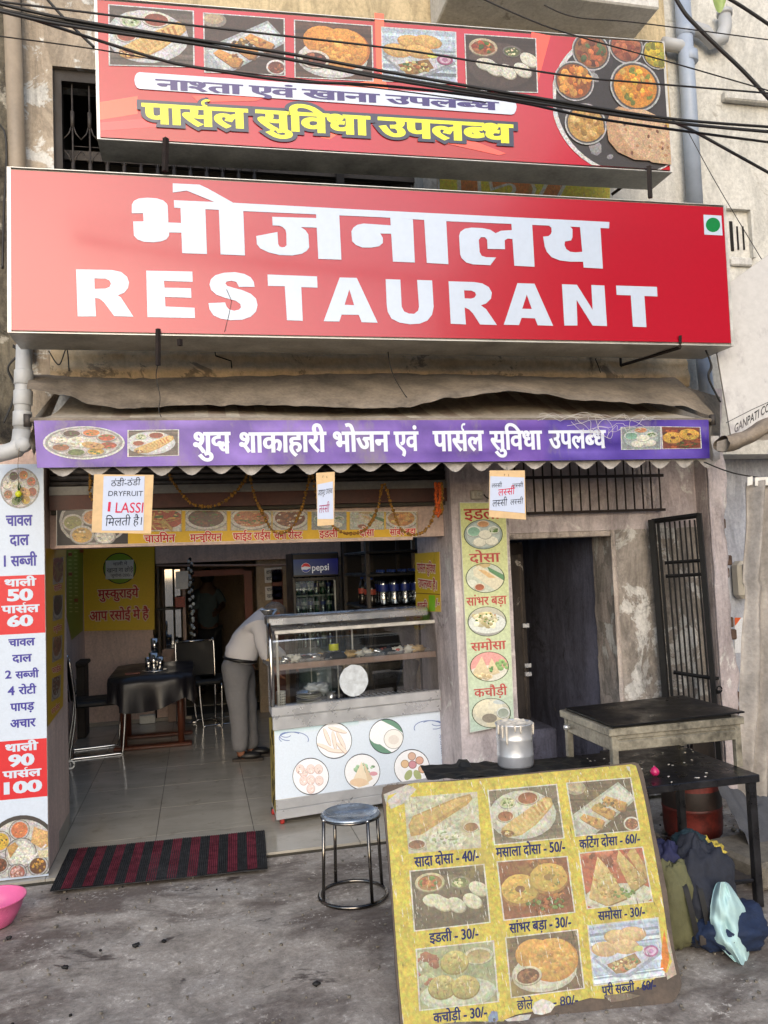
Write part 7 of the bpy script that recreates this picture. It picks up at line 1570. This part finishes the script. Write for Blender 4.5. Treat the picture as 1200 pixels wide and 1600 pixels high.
# small things at the inner window
t = thing('idol_shelf', at(262, 946, 9.1), 'small black shelf with a red framed idol beside the inner window', 'shelf'); a = at(245, 948, 9.15); b = at(286, 951, 9.15)
mb = MB(); mb.box((a.x, 9.02, b.z), (b.x, 9.19, b.z+.015), 'black_iron'); mb.build('shelf', t); mb = MB(); mb.box((at(250, 0, 9.1).x, 9.1, b.z+.016), (at(265, 0, 9.1).x, 9.12, b.z+.13), 'idol_red', .004); mb.build('idol_picture', t)
for k, (q, s1_, s2_, lb) in enumerate((([(413, 888), (440, 886), (441, 909), (414, 911)], 'खाना खाने के', 'बाद पैसे दे', 'upper handwritten paper taped on the tan inner wall'), ([(414, 917), (441, 915), (442, 936), (415, 938)], 'थाली मे ना', 'खाना छोड़े', 'lower handwritten paper taped on the tan inner wall'))):
    o = thing('wall_note', at(427, 900+30*k, 9.3), lb, 'note'); mb = MB(); mb.prism([at(x, y, 9.33) for x, y in q], (0, .003, 0), 'paper_white'); mb.build('paper', o)
    pr = Print(PF(9.326)); x0_, y0_ = q[3]; T(pr, s1_, (x0_+2, y0_-14), (x0_+25, y0_-15.5), 5, (30, 30, 60), bold=(.01, .01)); T(pr, s2_, (x0_+2, y0_-4), (x0_+25, y0_-5.5), 5, (30, 30, 60), bold=(.01, .01)); pr.build('handwriting', 'paper_print', o)
o = thing('hanging_calendar', at(280, 888, 9.1), 'pale framed picture hanging on the inner window frame', 'picture'); mb = MB(); mb.prism([at(x, y, 9.15) for x, y in ((274, 893), (294, 892), (294, 920), (275, 921))], (0, .01, 0), 'paper_white'); mb.build('picture', o)
mb = MB()
for i in range(34): z = .9+i*.026; mb.blob((at(298+3*math.sin(i*1.9), 900, 9.3).x, 9.28+.01*math.sin(i), z), (.018, .012, .02), 'paper_circle' if i % 3 else 'coal', .6, 3, 7, 5, seed=i)
f = solo(mb, 'sachet_strip', (at(298, 900, 9.3).x, 9.28, .9), 'strip of shiny snack sachets hanging beside the dark doorway', 'sachets')
# ================================================================== PEOPLE
def skin(name, pts, edges, radii, mat, parent=None, root=0, sub=2, smooth_=True):
    me = bpy.data.meshes.new(name); me.from_pydata([tuple(p) for p in pts], edges, []); o = bpy.data.objects.new(name, me); COL.objects.link(o)
    md = o.modifiers.new('s', 'SKIN'); sv = me.skin_vertices[0].data
    for i, r_ in enumerate(radii): sv[i].radius = (r_, r_) if not isinstance(r_, tuple) else r_; sv[i].use_root = (i == root)
    md.use_smooth_shade = True; s2 = o.modifiers.new('u', 'SUBSURF'); s2.levels = sub; s2.render_levels = sub
    dg = bpy.context.evaluated_depsgraph_get(); m2 = bpy.data.meshes.new_from_object(o.evaluated_get(dg)); bpy.data.objects.remove(o)
    m2.materials.clear(); m2.materials.append(M[mat])
    for p in m2.polygons: p.use_smooth = True; p.material_index = 0
    mb = MB(); mb.v = [v.co.copy() for v in m2.vertices]; mb.f = [list(p.vertices) for p in m2.polygons]; mb.m = [0]*len(mb.f); mb.sm = [True]*len(mb.f); mb.mats = [mat]
    return mb
def hand(pts, edges, radii, wi, d, side):
    """adds palm and five bent fingers after wrist vertex wi; d = forearm direction, side = thumb side"""
    w_ = Vector(pts[wi]); d = d.normalized(); side = side.normalized(); nrm = d.cross(side)
    pts.append(w_+d*.045); edges.append((wi, len(pts)-1)); radii.append(.024); pm = len(pts)-1
    for k, (o_, l) in enumerate(((-.027, .055), (-.009, .068), (.009, .072), (.027, .064))):
        a = w_+d*.088+side*o_; b = a+d*l*.5+nrm*.010; c = a+d*l*.85+nrm*.030
        n_ = len(pts); pts += [a, b, c]; edges += [(pm, n_), (n_, n_+1), (n_+1, n_+2)]; radii += [.0105, .009, .0075]
    a = w_+d*.04+side*.034; n_ = len(pts); pts += [a, a+d*.03+side*.016+nrm*.008, a+d*.055+side*.014+nrm*.02]; edges += [(pm, n_), (n_, n_+1), (n_+1, n_+2)]; radii += [.012, .010, .008]
def A_(x, y, Y=7.2): return at(x, y, Y)
man = thing('person', (.38, 7.2, .018), 'grey haired man in a striped white shirt and grey trousers bending behind the counter', 'person')
hipL, hipR = A_(366, 1052, 7.12), A_(376, 1050, 7.30); kL, kR = A_(374, 1115, 7.10), A_(388, 1112, 7.28); aL, aR = A_(376, 1180, 7.12), A_(392, 1176, 7.26)
waist = A_(376, 1028); mid = A_(386, 1000); chest = A_(398, 978); neckb = A_(412, 962); neck = A_(420, 960); head = A_(431, 959); shL, shR = A_(405, 977, 7.04), A_(409, 975, 7.36)
elL, elR = A_(412, 1018, 7.00), A_(424, 1012, 7.40); wrL, wrR = A_(428, 1042, 7.02), A_(448, 1030, 7.38)
tL, tR = A_(398, 1189, 7.10), A_(414, 1186, 7.24)
pts = [(hipL+hipR)/2, waist, mid, chest, neckb, neck, head, head+Vector((.035, -.01, -.045)), shL, elL, wrL, shR, elR, wrR, hipL, kL, aL, tL-Vector((0, 0, .0)), hipR, kR, aR, tR]
ed = [(0, 1), (1, 2), (2, 3), (3, 4), (4, 5), (5, 6), (6, 7), (3, 8), (8, 9), (9, 10), (3, 11), (11, 12), (12, 13), (0, 14), (14, 15), (15, 16), (16, 17), (0, 18), (18, 19), (19, 20), (20, 21)]
ra = [.08, .08, .09, .10, .06, .052, .085, .06, .055, .042, .026, .055, .042, .026, .08, .055, .04, .028, .08, .055, .04, .028]
hand(pts, ed, ra, 10, wrL-elL, Vector((0, 1, 0))); hand(pts, ed, ra, 13, wrR-elR, Vector((0, -1, 0)))
skin('b', pts, ed, ra, 'skin').build('body', man)
mb = MB(); hc = head+Vector((.02, 0, -.01))
mb.blob(head+Vector((-.01, 0, .018)), (.096, .088, .086), 'hair_gray', .14, 5, 22, 14, 3); mb.build('hair', man)
for s_ in (-1,):
    mb = MB(); mb.blob(head+Vector((.012, s_*.089, -.012)), (.02, .012, .03), 'skin', .1, 2, 10, 8); mb.build('ear', man)
mb = MB(); fdir = Vector((.72, 0, -.69)); fc = head+fdir*.09+Vector((.02, 0, -.01)); mb.blob(fc+Vector((.012, 0, -.005)), (.016, .012, .02), 'skin', 0, 1, 10, 8); mb.build('nose', man)
for s_ in (-1, 1):
    mb = MB(); mb.blob(fc+Vector((.008, s_*.032, .022)), (.01, .011, .008), 'white_plastic', 0, 1, 10, 8); mb.build('eye', man)
mb = MB(); mb.blob(fc+Vector((-.022, 0, -.035)), (.010, .024, .006), 'idol_red', 0, 1, 10, 6); mb.build('mouth', man)
mb = MB(); mb.tube([head+Vector((-.0, -.094, .0)), head+Vector((.05, -.094, -.005)), head+Vector((.09, -.07, -.02)), head+Vector((.10, 0, -.03)), head+Vector((.09, .07, -.02))], .003, 'chrome', 6); mb.build('spectacles', man)
# shirt: torso and long sleeves as one garment
pts = [waist+Vector((-.01, 0, -.06)), waist+Vector((0, 0, .03)), mid, chest, neckb, A_(419, 963), shL, elL, wrL-(wrL-elL)*.08, shR, elR, wrR-(wrR-elR)*.08, mid*.45+waist*.55]
ed = [(0, 1), (1, 12), (12, 2), (2, 3), (3, 4), (4, 5), (3, 6), (6, 7), (7, 8), (3, 9), (9, 10), (10, 11)]
ra = [.150, .158, .155, .15, .082, .062, .076, .062, .043, .076, .062, .043, .155]
mb = skin('s', pts, ed, ra, 'shirt', sub=2); mb.v = [v+Vector((1, .3, .3))*.012*mnoise.noise(Vector((v.x*9, v.y*9, v.z*22))) for v in mb.v]; mb.build('shirt', man)
mb = MB(); mb.blob(A_(421, 962), (.056, .075, .034), 'shirt', .1, 3, 16, 10); mb.build('collar', man)
pts = [(hipL+hipR)/2+Vector((0, 0, .02)), waist+Vector((0, 0, .03)), hipL+Vector((0, 0, -.01)), kL, aL+Vector((0, 0, .02)), hipR+Vector((0, 0, -.01)), kR, aR+Vector((0, 0, .02)), hipL*.5+kL*.5, hipR*.5+kR*.5]
ed = [(1, 0), (0, 2), (2, 8), (8, 3), (3, 4), (0, 5), (5, 9), (9, 6), (6, 7)]; ra = [.160, .168, .112, .088, .074, .112, .088, .074, .105, .105]
mb = skin('t', pts, ed, ra, 'trousers'); mb.v = [v+Vector((1, .5, 0))*.012*mnoise.noise(Vector((v.x*10, v.y*8, v.z*9))) for v in mb.v]; mb.build('trousers', man)
mb = MB(); c = waist+Vector((-.005, 0, -.012)); ax = (waist-(hipL+hipR)/2).normalized(); q = Vector((0, 0, 1)).rotation_difference(Vector((.18, 0, 1)).normalized())
mb.tube([c+q @ Vector((.138*math.cos(a), .146*math.sin(a), 0)) for a in [2*math.pi*k/28 for k in range(28)]], .014, 'belt', 6, closed=True); mb.v = [c+(v-c)*1.0 for v in mb.v]; mb.build('belt', man)
for a_, t_ in ((aL, tL), (aR, tR)):
    d = (t_-a_); d.z = 0; d.normalize(); base = Vector((a_.x, a_.y, .018)); s_ = Vector((-d.y, d.x, 0))
    mb = MB(); mb.prism([base+d*x+s_*y for x, y in ((-.06, -.028), (-.07, 0), (-.06, .028), (.05, .042), (.15, .046), (.19, .02), (.19, -.02), (.15, -.04), (.05, -.036))], (0, 0, .022), 'sole'); mb.build('sole', man)
    mb = MB(); mb.blob(base+d*.07+Vector((0, 0, .045)), (.10, .046, .034), 'shoe', .05, 2, 18, 10); q = Vector((1, 0, 0)).rotation_difference(d); bc = base+d*.07+Vector((0, 0, .045)); mb.v = [bc+q @ (v-bc) for v in mb.v]; mb.build('shoe', man)
# second person in the dark back room
m2 = thing('person', (.12, 11, .018), 'person in a dull teal shirt seen from behind in the dark back room', 'person'); Y2 = 11.0
def B_(x, y, d=0): return at(x, y, Y2+d)
hp = B_(325, 985); ch = B_(326, 930); nk = B_(324, 912); hd = B_(324, 906)+Vector((0, .02, .03)); sl_, sr_ = B_(311, 928), B_(340, 927); el, er = B_(304, 956, -.1), B_(349, 945, -.1); wl, wr = B_(306, 985, -.25), B_(340, 955, -.35)
fl1, fr1 = Vector((hp.x-.1, Y2, .05)), Vector((hp.x+.1, Y2, .05)); kl, kr = Vector((hp.x-.1, Y2-.01, .48)), Vector((hp.x+.1, Y2-.01, .48))
pts = [hp, ch, nk, hd, hd+Vector((0, .03, -.06)), sl_, el, wl, sr_, er, wr, hp+Vector((-.09, 0, -.05)), kl, fl1, hp+Vector((.09, 0, -.05)), kr, fr1]
ed = [(0, 1), (1, 2), (2, 3), (3, 4), (1, 5), (5, 6), (6, 7), (1, 8), (8, 9), (9, 10), (0, 11), (11, 12), (12, 13), (0, 14), (14, 15), (15, 16)]
ra = [.12, .13, .055, .085, .06, .055, .042, .028, .055, .042, .028, .08, .055, .035, .08, .055, .035]; hand(pts, ed, ra, 7, wl-el, Vector((0, 0, 1))); hand(pts, ed, ra, 10, wr-er, Vector((0, 0, 1)))
skin('b', pts, ed, ra, 'skin_dark').build('body', m2)
skin('s', [hp+Vector((0, 0, -.02)), hp.lerp(ch, .5), ch, nk+Vector((0, 0, -.03)), sl_, el, sr_, er], [(0, 1), (1, 2), (2, 3), (2, 4), (4, 5), (2, 6), (6, 7)], [.15, .15, .155, .075, .075, .062, .075, .062], 'teal_shirt').build('shirt', m2)
skin('t', [hp, hp+Vector((-.09, 0, -.05)), kl, fl1+Vector((0, 0, .04)), hp+Vector((.09, 0, -.05)), kr, fr1+Vector((0, 0, .04))], [(0, 1), (1, 2), (2, 3), (0, 4), (4, 5), (5, 6)], [.14, .1, .075, .06, .1, .075, .06], 'dark_trousers').build('trousers', m2)
mb = MB(); mb.blob(hd+Vector((0, -.012, .02)), (.09, .095, .10), 'hair_black', .12, 4, 18, 12); mb.build('hair', m2)
for s_ in (-1, 1):
    mb = MB(); mb.blob((hp.x+s_*.1, Y2+.05, .05), (.05, .12, .035), 'shoe', .05, 2, 14, 8); mb.build('shoe', m2)
# leaf at the top right and a tuft of weeds by the bluish wall
mb = MB(); mb.grid(lambda u, v: at(1112+24*u, -14+34*v*(1-abs(2*u-1)**2.2*.8)+(0), 3.9+.03*math.sin(u*3)), 10, 10, 'leaf'); solo(mb, 'leaf', at(1124, 0, 3.9), 'single pale green leaf hanging in from the top right', 'leaf')
